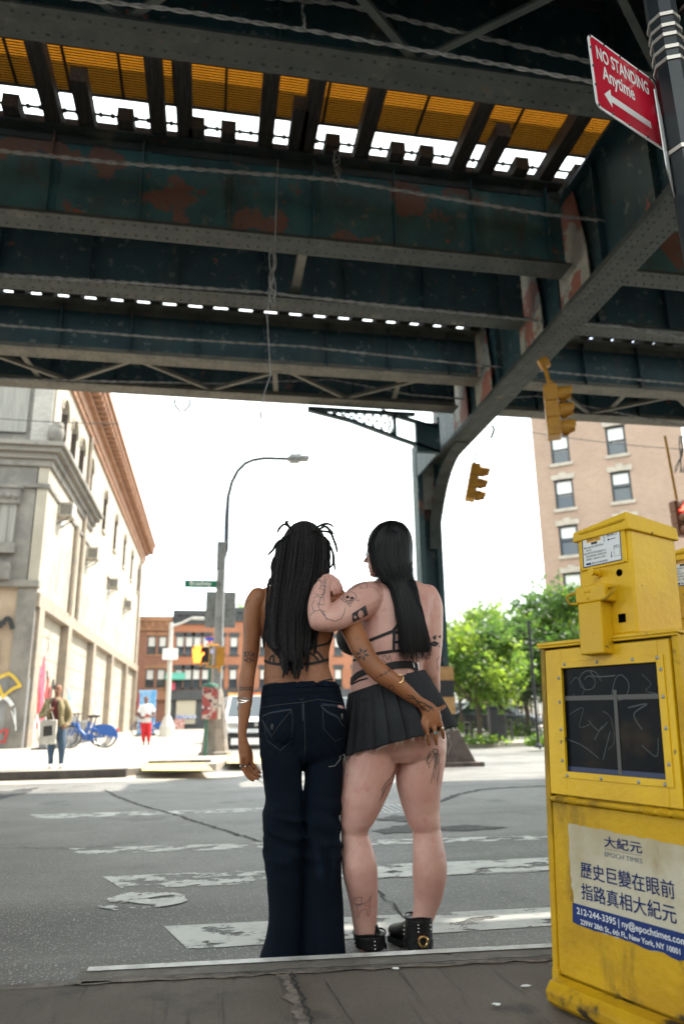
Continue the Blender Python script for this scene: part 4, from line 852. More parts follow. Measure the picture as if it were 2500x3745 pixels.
# --- near sign pole at the top right
M['strapm'] = mat('steel_strap', (.62, .56, .50), .42, metal=.85)
D0 = 3.4; pc = CO+ray(1516, 30)*D0; PX, PYc = pc.x, pc.y
M['polepaint'] = mat('dark_green_black_pole', (.007, .010, .014), .42, c2=(.012, .016, .019), sc=4, coat=.1)
np_ = thing('sign_pole', 'dark octagonal pole with steel straps at the top right', 'pole', (PX, PYc, .12))
MB().tube([(0, 0, 0), (0, 0, 5.2)], [.082, .062], 8).build('pole', M['polepaint'], np_)
for (x, y) in ((1555, 72), (1558, 105), (1560, 132), (1562, 168), (1564, 200), (1566, 440)):
    z = (CO+ray(x, y)*D0).z-.12; rr = .082-.02*z/5.2+.006; b = MB(); b.tube([(0, 0, z), (0, 0, z+.019)], rr, 8); b.build('strap', M['strapm'], np_)
MB().lathe([(.13, 0), (.13, .03), (.10, .12), (.085, .2)], 8).build('pole_base', M['polepaint'], np_)
TR = CO+ray(1502, 186)*(D0-.02); TL = at(1346, 72, Z=TR.z); dd = (TR-TL); WS_ = dd.length; dd.normalize()
bl = ray(1373, 242); best = min((abs(((CO+bl*((TL-CO).dot(V((TL.x, TL.y, 0)).normalized())/(bl.dot(V((TL.x, TL.y, 0)).normalized()))))-TL).z+h), h) for h in [.2+.005*k for k in range(80)])[1]
HS = best; nS = V((dd.y, -dd.x, 0)); 
if nS.dot(CO-TR) < 0: nS = -nS
M['signred'] = mat('sign_red', (.52, .008, .03), .22, c2=(.44, .006, .025), sc=3, coat=.6); M['signwhite'] = mat('sign_white', (.74, .74, .74), .25, coat=.4)
ns = thing('parking_sign', 'red No Standing Anytime sign with a left arrow, fixed to the dark pole', 'parking sign')
O_ = TL-V((0, 0, HS))
def rrect(w_, h_, r_, inset=0, n=6):
    P = []; 
    for cx_, cz_, a0 in ((w_-r_, h_-r_, 0), (r_, h_-r_, pi/2), (r_, r_, pi), (w_-r_, r_, 3*pi/2)):
        for i in range(n+1): t = a0+pi/2*i/n; P.append((cx_+(r_-inset)*cos(t), cz_+(r_-inset)*sin(t)))
    return P
MB().prism(rrect(WS_, HS, .035), O_, dd, (0, 0, 1), -nS, .004).build('sign_plate', M['signwhite'], ns)
MB().prism(rrect(WS_, HS, .035, .012), O_+nS*.0005, dd, (0, 0, 1), nS, .001).build('sign_face', M['signred'], ns)
text_mb('NO STANDING', HS*.25, M['signwhite'], 'lettering', ns, O_+dd*WS_*.09+V((0, 0, HS*.70))+nS*.002, dd, (0, 0, 1), bold=.002, width=WS_*.76)
text_mb('Anytime', HS*.27, M['signwhite'], 'lettering', ns, O_+dd*WS_*.14+V((0, 0, HS*.455))+nS*.002, dd, (0, 0, 1), bold=.002, width=WS_*.46)
MB().prism([(WS_*x, HS*z) for x, z in ((.13, .24), (.225, .36), (.225, .285), (.80, .285), (.80, .195), (.225, .195), (.225, .12))], O_+nS*.0018, dd, (0, 0, 1), nS, .0006).build('arrow', M['signwhite'], ns)
hl = MB()
for x in (.03, .22, .45, .72, .9):
    for z in (.035, .965): hl.sph(O_+dd*WS_*x+V((0, 0, HS*z))+nS*.001, .006, 6)
for z in (.3, .55, .8): hl.sph(O_+dd*WS_*.02+V((0, 0, HS*z))+nS*.001, .006, 6)
hl.build('rivet', M['dark'], ns)
MB().bar(O_+dd*WS_*.95+V((0, 0, HS*.55)), V((PX, PYc, O_.z+HS*.55)), .03, .05).build('bracket', M['dark'], ns)
a = CO+ray(1520, 274)*(D0-.12); b = at(1575, 530, X=None, Y=None, Z=a.z-.42); e2 = MB(); bb = V((PX-.03, PYc-.06, 0)); tw = (V((CO.x, CO.y, 0))-V((a.x, a.y, 0))).normalized(); tw = (tw+.06*V((tw.y, -tw.x, 0))).normalized(); sd_ = V((tw.y, -tw.x, 0))
e2.prism(rrect(.27, .42, .03), V((a.x, a.y, a.z-.42))-tw*.05, tw, (0, 0, 1), sd_, .004); tag(e2.build('parking_sign', M['signwhite']), 'white sign seen edge on below the red sign on the dark pole', 'parking sign')
# ================================================================ NEWSPAPER BOX
M['nyel'] = mat('yellow_box_paint', (.70, .42, .006), .42, c2=(.58, .33, .007), sc=2.2, spots=[((.30, .17, .015), 3.0, .63, .74), ((.10, .065, .03), 16, .68, .71), ((.05, .035, .02), 34, .72, .735), ((.40, .24, .02), 1.2, .5, .8, (1, 1, .2))], bump=.14, bsc=38, coat=.04, spec=.28)
M['nyeld'] = mat('grimy_yellow_box_paint', (.55, .32, .008), .5, c2=(.42, .23, .010), sc=3, spots=[((.13, .08, .018), 4.5, .54, .70, (1, 1, .25)), ((.03, .024, .02), 7, .58, .70)], bump=.2, bsc=38, spec=.22)
M['grime'] = mat('black_grime', (.025, .02, .015), .8)
M['paper'] = mat('stained_cream_sticker', (.50, .45, .34), .6, c2=(.40, .33, .21), sc=5, spots=[((.30, .22, .11), 7, .62, .74, (1, 1, .3))])
M['bluei'] = mat('blue_print', (.004, .018, .11), .6, spec=.2); M['blueb'] = mat('blue_band', (.005, .022, .13), .5, c2=(.008, .03, .15), sc=8, spec=.25)
M['void'] = mat('dark_hole', (.002, .002, .002), 1.0, spec=0); M['blued'] = mat('dim_blue_paper', (.006, .016, .07), .5); M['greyi'] = mat('grey_print', (.10, .12, .17), .5); M['orangei'] = mat('orange_print', (.75, .38, .03), .5); M['label'] = mat('white_label', (.66, .67, .68), .4)
M['wglass'] = mat('scratched_dark_window', (.004, .0055, .0085), .35, c2=(.010, .010, .010), sc=5, spots=[((.032, .022, .015), 3.2, .54, .72)], spec=.06, bump=.02)
M['scratch'] = mat('window_scratch', (.028, .03, .033), .5); M['tape'] = mat('grey_tape', (.075, .07, .066), .6)
na, ntl, ntp = .355, .009, -.054
d3 = V((sin(na), -cos(na), 0)); n3 = V((-cos(na), -sin(na), 0)); u3 = (V((0, 0, 1))+ntl*d3+ntp*n3).normalized(); d3 = (d3-u3*d3.dot(u3)).normalized(); b3_ = u3.cross(d3)
NW, NH, ND = .558, 1.126, .46
def newsbox(lab, origin, text=True):
    o = thing('newspaper_box', lab, 'newspaper box', (0, 0, 0), group='yellow newspaper boxes'); o.matrix_world = Matrix(((d3.x, b3_.x, u3.x, origin.x), (d3.y, b3_.y, u3.y, origin.y), (d3.z, b3_.z, u3.z, origin.z), (0, 0, 0, 1)))
    c = MB(); c.box((0, .02, .03), (NW, ND, NH-.012)); c.box((0, 0, .03), (.022, .03, NH-.012)); c.box((NW-.022, 0, .03), (NW, .03, NH-.012)); c.box((.022, .006, .085), (NW-.022, .03, .595)); c.box((0, -.004, 0), (.03, .06, .10)); c.box((NW-.03, -.004, 0), (NW, .06, .1))
    c.build('cabinet', M['nyeld'], o, bevel=.004)
    t = MB(); t.box((-.006, -.012, NH-.012), (NW+.006, ND, NH)); t.box((-.004, -.010, NH-.02), (NW+.004, .002, NH-.012)); t.build('cabinet_top', M['nyel'], o, bevel=.003)
    g = MB(); g.box((.0, .0195, NH-.0215), (NW, .022, NH-.0125)); g.box((.024, .003, .597), (NW-.024, .02, .604)); g.build('grime_line', M['grime'], o)
    b = MB()
    P = [(0, .0), (-.035, .004), (-.062, .022), (-.066, .05), (-.045, .075), (0, .085)]
    b.prism(P, (.03, .0, 0), (0, 1, 0), (0, 0, 1), (1, 0, 0), NW-.06); b.build('base_rail', M['nyeld'], o, bevel=.006)
    # door with window
    dm = MB(); x0, x1, z0, z1 = .028, NW-.028, .622, 1.098; a0, a1, c0, c1 = .100, .488, .693, 1.036
    for (p, q) in (((x0, z0), (a0, z1)), ((a1, z0), (x1, z1)), ((a0, z0), (a1, c0)), ((a0, c1), (a1, z1))): dm.box((p[0], -.004, p[1]), (q[0], .016, q[1]))
    dr_ = dm.build('door', M['nyel'], o, bevel=.002)
    f = MB(); f0, f1, g0, g1 = .084, .509, .676, 1.054
    for (p, q) in (((f0, g0), (a0+.004, g1)), ((a1-.004, g0), (f1, g1)), ((a0+.004, g0), (a1-.004, c0+.004)), ((a0+.004, c1-.004), (a1-.004, g1))): f.box((p[0], -.0085, p[1]), (q[0], -.0042, q[1]))
    f.build('window_frame', M['nyel'], dr_, bevel=.0015)
    rv = MB()
    for x in (.12, .26, .40, .49): rv.sph((x, -.009, g1-.009), .006, 8, (1, .5, 1)); rv.sph((x-.01, -.009, g0+.008), .006, 8, (1, .5, 1))
    for z in (.73, .83, .92, 1.0): rv.sph((f0+.008, -.009, z), .006, 8, (1, .5, 1)); rv.sph((f1-.010, -.009, z+.01), .006, 8, (1, .5, 1))
    rv.build('rivet', M['steel'], dr_, smooth=True)
    wi = MB().box((a0, .006, c0), (a1, .011, c1)).build('window', M['wglass'], dr_)
    tp_ = MB(); tp_.box((a0, .0045, .925), (a1, .0058, .940)); tp_.box((.308, .0035, .70), (.321, .0044, .955)); tp_.build('tape', M['tape'], wi)
    MB().box((a0, .0045, c0), (a1, .0055, c0+.020)).build('paper_stack', M['blued'], wi)
    sc_ = MB(); rr = random.Random(5)
    def sw_(pts, w_=.003):
        Q = []; P_ = [pts[0]]+list(pts)+[pts[-1]]
        for i in range(1, len(P_)-2):
            for k in range(6):
                t = k/6; q_ = [.5*(2*P_[i][c]+(P_[i+1][c]-P_[i-1][c])*t+(2*P_[i-1][c]-5*P_[i][c]+4*P_[i+1][c]-P_[i+2][c])*t*t+(3*P_[i][c]-P_[i-1][c]-3*P_[i+1][c]+P_[i+2][c])*t**3) for c in (0, 1)]; Q.append(V((q_[0], .0050, q_[1])))
        for p, q in zip(Q, Q[1:]):
            e = (q-p).normalized(); s_ = V((-e.z, 0, e.x))*w_/2; sc_.quad(p-s_, q-s_, q+s_, p+s_)
    sw_([(.21+.05*cos(t)*(1-t/14), .985+.04*sin(t)*(1-t/14)) for t in [.6*k for k in range(16)]]); sw_([(.30, .94), (.32, .99), (.345, 1.0), (.37, .97), (.35, .93), (.31, .92)]); sw_([(.36, .90), (.43, .91), (.38, .88), (.41, .83)], .004); sw_([(.20, .86), (.24, .83), (.28, .86)]); sw_([(.10, .80), (.17, .78), (.24, .74)]); sw_([(.22, .80), (.26, .85)]); sw_([(.25, .74), (.29, .84)]); sw_([(.22, 1.02), (.24, 1.0), (.33, 1.0)], .004); sw_([(.40, .79), (.45, .76), (.46, .82)]); sw_([(.13, .98), (.16, 1.0), (.19, .96), (.16, .93), (.14, .95)], .002); sw_([(.26, .89), (.29, .87), (.30, .80), (.27, .77)], .002); sw_([(.42, 1.0), (.45, .97), (.43, .95), (.47, .94)], .002); sw_([(.12, .88), (.18, .90), (.16, .84), (.21, .85)], .002)
    sc_.build('scratch_marks', M['scratch'], wi)
    h = MB(); h.cyl((.028, -.006, .607), (NW-.02, -.006, .607), .009, 10)
    for x in (.06, .11, .40, .45, .50):
        for k in range(6): h.cyl((x+k*.006, -.006, .607), (x+k*.006+.004, -.006, .607), .0115, 10)
    h.build('hinge', M['nyeld'], o)
    # coin box
    cb = MB(); c0x, c1x, cd_ = .196, .416, .235
    cb.box((c0x, .004, NH), (c1x, cd_, 1.47)); coin = cb.build('coin_box', M['nyel'], o, bevel=.008)
    ld = MB(); yb = cd_+.01
    ld._a([(c0x-.010, -.010, 1.463), (c1x+.010, -.010, 1.463), (c1x+.010, yb, 1.463), (c0x-.010, yb, 1.463), (c0x-.004, -.012, 1.497), (c1x+.004, -.012, 1.523), (c1x+.004, yb, 1.51), (c0x-.004, yb, 1.49)], [(0, 3, 2, 1), (4, 5, 6, 7), (0, 1, 5, 4), (1, 2, 6, 5), (2, 3, 7, 6), (3, 0, 4, 7)])
    ld.build('coin_box_lid', M['nyel'], coin, bevel=.004)
    hg = MB(); hg.cyl((c0x+.02, -.008, 1.487), (c1x-.004, -.008, 1.497), .005, 8)
    for k in range(9): hg.cyl((c0x+.03+k*.02, -.008, 1.4875+k*.0009), (c0x+.046+k*.02, -.008, 1.4884+k*.0009), .0068, 8)
    hg.build('lid_hinge', M['nyeld'], coin)
    pl = MB(); pl.box((.208, -.003, 1.357), (.402, .006, 1.484)); pl.build('coin_plate', M['nyel'], coin, bevel=.003)
    rv = MB()
    for x in (.213, .396):
        for z in (1.363, 1.42, 1.476): rv.sph((x, -.003, z), .0035, 6)
    rv.build('rivet', M['nyel'], coin)
    k_ = MB(); k_.cyl((.284, .004, 1.338), (.284, -.03, 1.338), .009, 14); k_.cyl((.284, -.03, 1.338), (.284, -.04, 1.338), .0125, 14); k_.cyl((.284, .006, 1.338), (.284, -.005, 1.338), .014, 14); k_.build('return_knob', M['nyel'], coin, smooth=True)
    hk = MB(); hk.cyl((.365, .006, 1.328), (.365, .0025, 1.328), .012, 18); hk.box((.349, .0025, 1.165), (.377, .0036, 1.193)); hk.build('coin_hole', M['void'], coin)
    br = MB(); br.box((.222, -.05, 1.235), (.345, .006, 1.292)); br.box((.230, -.05, 1.066), (.325, .006, 1.235)); br.build('lock_housing', M['nyel'], coin, bevel=.005)
    bo = MB()
    for x, z in ((.268, 1.272), (.282, 1.272), (.275, 1.250)): bo.sph((x, -.05, z), .0065, 8, (1, .6, 1))
    bo.build('bolt', M['nyel'], coin, smooth=True)
    for (x, s_) in ((.222, -1), (.345, 1)):
        rg = MB(); rg.tube([(x-.01*s_, -.03, 1.275)]+[(x+s_*(.012+.026*sin(pi*k/8)), -.03-.004*k, 1.277-.042*(k/8)+.010*sin(pi*k/8)) for k in range(9)]+[(x-.01*s_, -.05, 1.235)], .0045, 8)
        rg.build('lock_ring', M['nyeld'], coin, smooth=True)
    lb = MB().box((.224, -.0042, 1.366), (.386, -.0031, 1.478)).build('instruction_label', M['label'], coin)
    fr_ = MB()
    for (p, q) in (((.224, 1.366), (.386, 1.369)), ((.224, 1.475), (.386, 1.478)), ((.224, 1.369), (.227, 1.475)), ((.383, 1.369), (.386, 1.475))): fr_.box((p[0], -.0048, p[1]), (q[0], -.0043, q[1]))
    fr_.box((.237, -.0048, 1.3725), (.258, -.0043, 1.3795)); fr_.prism([(.332, 1.4445), (.338, 1.4485), (.338, 1.4455), (.366, 1.4455), (.366, 1.4435), (.338, 1.4435), (.338, 1.4405)], (0, -.0043, 0), (1, 0, 0), (0, 0, 1), (0, -1, 0), .0005); fr_.prism([(.345, 1.381), (.349, 1.387), (.346, 1.387), (.346, 1.401), (.344, 1.401), (.344, 1.387), (.341, 1.387)], (0, -.0043, 0), (1, 0, 0), (0, 0, 1), (0, -1, 0), .0005)
    fr_.build('label_border', M['bluei'], lb)
    ob = MB().box((.244, -.0047, 1.450), (.304, -.0043, 1.470)).build('label_price_panel', M['orangei'], lb); kb2 = MB(); kb2.box((.263, -.0047, 1.441), (.289, -.0043, 1.449)); kb2.box((.318, -.0047, 1.440), (.320, -.0043, 1.474))
    for (p, q) in (((.356, 1.383), (.380, 1.3838)), ((.356, 1.4102), (.380, 1.411)), ((.356, 1.3838), (.3568, 1.4102)), ((.3792, 1.3838), (.380, 1.4102))): kb2.box((p[0], -.0047, p[1]), (q[0], -.0043, q[1]))
    kb2.build('label_mark', M['black'], lb)
    X_, Z_ = (1, 0, 0), (0, 0, 1)
    def tx(s, size, m, x, z, w_=None, bold=0, y=-.0052, par=lb): t = text_mb(s, size, m, 'lettering', par, (x, y, z), X_, Z_, bold=bold, width=w_, depth=0); return t
    tx('每份0.5美元', .014, M['black'], .248, 1.4545, .052); tx('投幣口', .014, M['bluei'], .330, 1.456, .042); tx('退幣口', .008, M['black'], .356, 1.414, .025)
    for i, s in enumerate(('❶投2枚25美分硬幣,等2秒', '　再拉門。', '❷如果門拉不開, 請按幾下中', '　間的退幣鈕★, 從退幣口取', '　回硬幣。再重新以上操作。')): tx(s, .0075, M['black'], .232, 1.4305-i*.0105, None)
    tx('866-618-6845', .010, M['bluei'], .262, 1.3725, .066)
    # paper sign on the lower panel
    rr = random.Random(8); P = []
    def edge(p, q, n, j): 
        for i in range(n): P.append((p[0]+(q[0]-p[0])*i/n+rr.uniform(-j, j), p[1]+(q[1]-p[1])*i/n+rr.uniform(-j, j)))
    edge((.092, .245), (.532, .232), 26, .004); edge((.532, .232), (.532, .525), 14, .003); edge((.532, .525), (.092, .536), 26, .0025); edge((.092, .536), (.090, .40), 8, .003); edge((.090, .40), (.100, .30), 6, .003); edge((.100, .30), (.092, .245), 5, .002)
    pp_ = MB(); pp_.quad(*[(x, .0046, z) for x, z in P]); sg_ = pp_.build('paper_sign', M['paper'], o)
    B = [(.092+rr.uniform(0, .004), .302)]+[(.092+.44*k/20, .302) for k in range(1, 21)]+[(.532, .235)]+[(.532-.44*k/20, .2335+.011*k/20+rr.uniform(-.006, .003)) for k in range(1, 21)]
    bb_ = MB(); bb_.quad(*[(x, .0038, z) for x, z in B][::-1]); bb_.build('sign_band', M['blueb'], sg_)
    def ts(s, size, m, x, z, w_, bold=0):
        if bold: tx(s, size, m, x+.0009, z, w_, 0, .0029, sg_); tx(s, size, m, x+.0004, z+.0008, w_, 0, .0028, sg_)
        return tx(s, size, m, x, z, w_, 0, .0030, sg_)
    ts('大紀元', .034, M['bluei'], .236, .487, .138, .0012); ts('EPOCH TIMES', .019, M['greyi'], .236, .458, .137); MB().box((.237, .0030, .4785), (.373, .0042, .4795)).build('sign_rule', M['greyi'], sg_)
    ts('歷史巨變在眼前', .05, M['bluei'], .135, .386, .338, .0009); ts('指路真相大紀元', .05, M['bluei'], .134, .324, .338, .0009)
    ts('212-244-3395', .026, M['label'], .112, .274, .150, .0004); ts('| ny@epochtimes.com', .026, M['label'], .272, .274, .225, .0004); ts('229W 28th St., 6th FL, New York, NY 10001', .02, M['label'], .125, .247, .350, .0002)
    return o
NB = V((1.109, 2.498, .12))
nb1 = newsbox('yellow newspaper box with Chinese signs, dark scratched window and coin box, nearest at right', NB)
nb2 = copy_tree(nb1); nb2['label'] = 'second yellow newspaper box just cut off by the right edge, behind the first'
nb2.location = nb1.location+b3_*.50+d3*(-.02)
# ================================================================ VEHICLES
def car(name, lab, loc, rz, paint, L=4.9, W=2.0, H=1.76, hood=.98, suv=True, group=None, cat='car'):
    o = thing(name, lab, cat, loc, (0, 0, rz), group); P = mat(paint[0], paint[1], .3, coat=.6)
    # local: front faces -Y
    h = W/2
    st = [(-L/2, .62, .55, .90), (-L/2+.10, .46, .82, .97), (-L/2+.5, .36, hood-.03, 1.0), (-L/2+1.25, .34, hood+.06, 1.0), (L/2-.5, .34, hood+.10, 1.0), (L/2-.08, .40, hood+.06, .98), (L/2, .5, hood-.1, .94)]
    vs = []; fs = []; n = 10
    for (y, zb, zt, wk) in st:
        w_ = h*wk; vs += [(-w_*.9, y, zb), (-w_, y, zb+.12), (-w_, y, (zb+zt)/2), (-w_*.985, y, zt-.10), (-w_*.9, y, zt), (w_*.9, y, zt), (w_*.985, y, zt-.10), (w_, y, (zb+zt)/2), (w_, y, zb+.12), (w_*.9, y, zb)]
    for i in range(len(st)-1):
        for k in range(n): fs.append((i*n+k, (i+1)*n+k, (i+1)*n+(k+1) % n, i*n+(k+1) % n))
    fs += [tuple(range(n)), tuple(len(vs)-n+k for k in range(n))[::-1]]
    b = MB(); b._a(vs, fs); bo = b.build('body', P, o, smooth=True)
    g = MB(); y0, y1, y2, y3 = -L/2+1.15, -L/2+1.95, L/2-(.35 if suv else 1.3), L/2-(.05 if suv else .5); zb = hood+.03; zt = H
    g._a([(-h*.9, y0, zb), (h*.9, y0, zb), (h*.92, y3, zb+.04), (-h*.92, y3, zb+.04), (-h*.70, y1, zt), (h*.70, y1, zt), (h*.70, y2, zt), (-h*.70, y2, zt)], [(4, 5, 6, 7), (0, 1, 5, 4), (1, 2, 6, 5), (2, 3, 7, 6), (3, 0, 4, 7)]); g.build('glasshouse', M['glass'], o)
    r_ = MB(); r_.box((-h*.72, y1-.02, zt-.015), (h*.72, y2+.02, zt+.05))
    for s in (-1, 1):
        r_.bar((s*h*.91, y0, zb), (s*h*.71, y1, zt), .09, .05); r_.bar((s*h*.93, y3, zb), (s*h*.71, y2, zt), .10, .06); ym = (y1+y2)/2; r_.bar((s*h*.93, ym, zb), (s*h*.715, ym, zt), .10, .03)
    r_.build('roof', P, o, bevel=.02)
    f = MB(); f.box((-h*.55, -L/2-.025, .66), (h*.55, -L/2+.06, .88)); f.box((-h*.8, -L/2-.05, .36), (h*.8, -L/2+.2, .52)); f.build('grille', M['black'], o, bevel=.02)
    f = MB(); f.box((-h*.92, -L/2-.045, .50), (h*.92, -L/2+.2, .64)); f.build('bumper', P, o, bevel=.04)
    MB().box((-.18, -L/2-.06, .52), (.18, -L/2-.046, .62)).build('number_plate', M['label'], o); MB().cyl((0, -L/2-.04, .78), (0, -L/2-.03, .78), .07, 14).build('badge', M['chrome'], o)
    for s in (-1, 1):
        f = MB(); f.box((s*h*.75-.17, -L/2-.0, .72), (s*h*.75+.17, -L/2+.16, .88)); f.build('headlight', M['chrome'], o, bevel=.03)
        f = MB(); f.box((s*h*.78-.14, -L/2-.055, .40), (s*h*.78+.14, -L/2+.1, .53)); f.build('fog_light', M['black'], o)
        f = MB(); f.box((s*(h+.13)-.11, y0+.25, hood+.02), (s*(h+.13)+.11, y0+.38, hood+.22)); f.build('mirror', P, o, bevel=.03)
        f = MB(); f.box((s*h*.8-.1, L/2-.03, .8), (s*h*.8+.1, L/2+.015, 1.05)); f.build('tail_light', M['litred'] if False else G['red'], o)
        for yy in (-L/2+.95, L/2-.95):
            t = MB(); t.M = Matrix.Translation((s*(h-.12), yy, .36)) @ Matrix.Rotation(pi/2, 4, 'Y'); t.lathe([(.20, -.11), (.34, -.12), (.36, -.08), (.36, .08), (.34, .12), (.20, .11)], 20); wh = t.build('wheel', M['rubber'], o, smooth=True)
            t = MB(); t.M = Matrix.Translation((s*(h-.01), yy, .36)) @ Matrix.Rotation(pi/2, 4, 'Y'); t.lathe([(.21, -.03), (.20, .02), (.06, .015), (.001, .02)], 16); t.build('rim', M['steel'], wh)
    return o
sv = at(577, 1718, Y=25.3); car('parked_suv', 'white sport utility vehicle facing us between the lamp post and the jeans', (sv.x, 25.3+2.45, 0), radians(3), ('white_car_paint', (.72, .72, .71)), H=1.72, cat='car')
p = at(1068, 1672, Z=0); c1_ = at(1066, 1668, Y=41); car('parked_car', 'pale blue car parked beyond the small street tree', (c1_.x, 41, 0), radians(78), ('blue_white_car_paint', (.38, .47, .58)), H=1.62, group='cars parked at the right')
c1_ = at(1103, 1668, Y=39); car('parked_car', 'dark car parked behind the bench', (c1_.x+.4, 39, 0), radians(82), ('dark_car_paint', (.03, .035, .04)), suv=False, H=1.5, group='cars parked at the right')
c1_ = at(1150, 1668, Y=47); car('parked_car', 'grey car seen through the iron fence', (c1_.x, 47, 0), radians(80), ('grey_car_paint', (.3, .32, .34)), H=1.6, group='cars parked at the right')
c1_ = at(770, 1668, Y=43); car('parked_car', 'pale van between the hips of the two women', (c1_.x, 43, 0), radians(4), ('pale_car_paint', (.55, .58, .6)), H=2.0, cat='van')
# ---- share bikes
M['bblue'] = mat('share_bike_blue', (.008, .075, .30), .35, coat=.4); M['bgrey'] = mat('bike_silver', (.45, .45, .45), .35, metal=.7)
def bike(loc, rz, lab):
    o = thing('share_bicycle', lab, 'bicycle', loc, (0, 0, rz), 'blue share bikes on the left pavement')
    # local: front at -X, rear at +X
    for x, nm in ((-.56, 'front'), (.56, 'rear')):
        t = MB(); t.tube([(x+.33*cos(2*pi*k/28), 0, .345+.33*sin(2*pi*k/28)) for k in range(28)], .022, 8, closed=True); wh = t.build('wheel', M['rubber'], o, smooth=True)
        s = MB(); s.tube([(x+.30*cos(2*pi*k/28), 0, .345+.30*sin(2*pi*k/28)) for k in range(28)], .013, 6, closed=True); s.cyl((x, -.05, .345), (x, .05, .345), .04, 10)
        for k in range(16): s.bar((x+.04*cos(k*pi/8), 0, .345+.04*sin(k*pi/8)), (x+.30*cos(k*pi/8), 0, .345+.30*sin(k*pi/8)), .006, .006)
        s.build('rim', M['bgrey'], wh)
        f = MB(); a0, a1 = ((.12, .95) if nm == 'front' else (-.12, .88)); n = 14; vs = []
        for k in range(n+1):
            a = pi*(a0+(a1-a0)*k/n)
            for yy in (-.05, .05): vs.append((x+.375*cos(a), yy, .345+.375*sin(a)))
        f._a(vs, [(2*k, 2*k+1, 2*k+3, 2*k+2) for k in range(n)])
        if nm == 'rear':
            for yy in (-.052, .052): f._a([(x+.375*cos(pi*(-.05+.9*k/10)), yy, .345+.375*sin(pi*(-.05+.9*k/10))) for k in range(11)]+[(x-.1, yy, .40), (x+.2, yy, .36)], [tuple(range(13))])
        f.build('mudguard', M['bblue'], o)
    f = MB(); f.tube([(-.40, 0, .78), (-.30, 0, .55), (-.08, 0, .36), (.02, 0, .30)], .055, 10); f.tube([(.02, 0, .30), (.17, 0, .78)], .04, 8); f.tube([(.02, 0, .32), (.56, 0, .345)], .03, 8); f.tube([(.12, 0, .62), (.56, 0, .345)], .025, 8); f.tube([(-.40, 0, .80), (-.47, 0, .55), (-.56, 0, .345)], .03, 8); f.box((-.02, -.06, .22), (.16, .06, .42)); f.build('frame', M['bblue'], o, smooth=True)
    s = MB(); s.tube([(.17, 0, .75), (.21, 0, .95)], .022, 8); s.sph((.22, 0, .98), .12, 10, (1.15, .85, .42)); s.build('saddle', M['black'], o, smooth=True)
    h = MB(); h.tube([(-.40, 0, .78), (-.36, 0, 1.05)], .022, 8); h.tube([(-.28, -.30, 1.08), (-.38, -.15, 1.06), (-.38, .15, 1.06), (-.28, .30, 1.08)], .016, 8); h.build('handlebar', M['dark'], o, smooth=True)
    b = MB(); b.box((-.72, -.16, .80), (-.44, .16, .83)); b.box((-.74, -.17, .83), (-.71, .17, 1.02)); b.box((-.46, -.17, .83), (-.43, .17, 1.0))
    for yy in (-.17, .16): b.box((-.74, yy, .83), (-.43, yy+.01, .98))
    b.build('basket', M['bgrey'], o)
    MB().box((.90, -.05, .50), (.95, .05, .60)).build('rear_light', G['red'], o); c = MB(); c.cyl((.07, .07, .30), (.07, .10, .30), .09, 14); c.bar((.07, .11, .30), (.2, .11, .18), .02, .02); c.bar((.07, -.11, .30), (-.06, -.11, .42), .02, .02); c.build('crank', M['dark'], o)
    return o
bq = at(255, 1713, Z=.13); B0 = bike((bq.x-.62, 25.6, .13), radians(-8), 'nearest blue share bike, standing right behind the man with the tote bag')
for (dx, dy, l, rz) in ((-.25, .9, 'second blue share bike in the row, half hidden by the nearest one', -6), (-.45, 1.9, 'third blue share bike in the row, mostly hidden by the other two', -10)):
    c = copy_tree(B0); c.location = (bq.x-.62+dx, 25.6+dy, .13); c.rotation_euler.z = radians(rz); c['label'] = l
c = copy_tree(B0); q = at(340, 1690, Z=.13); c.location = (q.x, q.y, .13); c.rotation_euler.z = radians(20); c['label'] = 'far blue share bike by the blue kiosk behind the man in red trousers'
ck_ = at(334, 1690, Z=.13); kk = thing('bike_kiosk', 'tall blue kiosk panel behind the man in red trousers', 'kiosk', (ck_.x-.1, ck_.y+1.0, .13)); MB().box((-.45, -.1, 0), (.45, .1, 2.35)).build('cabinet', mat('kiosk_blue', (.10, .33, .62), .4, c2=(.35, .5, .7), sc=2), kk, bevel=.03); MB().box((-.5, -.12, -.0), (.5, .12, .12)).build('plinth', M['dark'], kk); MB().box((-.48, -.11, 1.3), (-.40, -.101, 2.2)).build('red_stripe', G['red'], kk)
dk = thing('dock_rail', 'low row of grey bike docks along the pale side wall', 'bike dock', (-5.0, 25, .13))
for k in range(12): MB().box((-.12, k*.75, 0), (.12, k*.75+.18, .85)).build('dock', M['pole'], dk, bevel=.03)
MB().box((-.3, -.2, 0), (.3, 9.2, .05)).build('base_plate', M['dark'], dk)
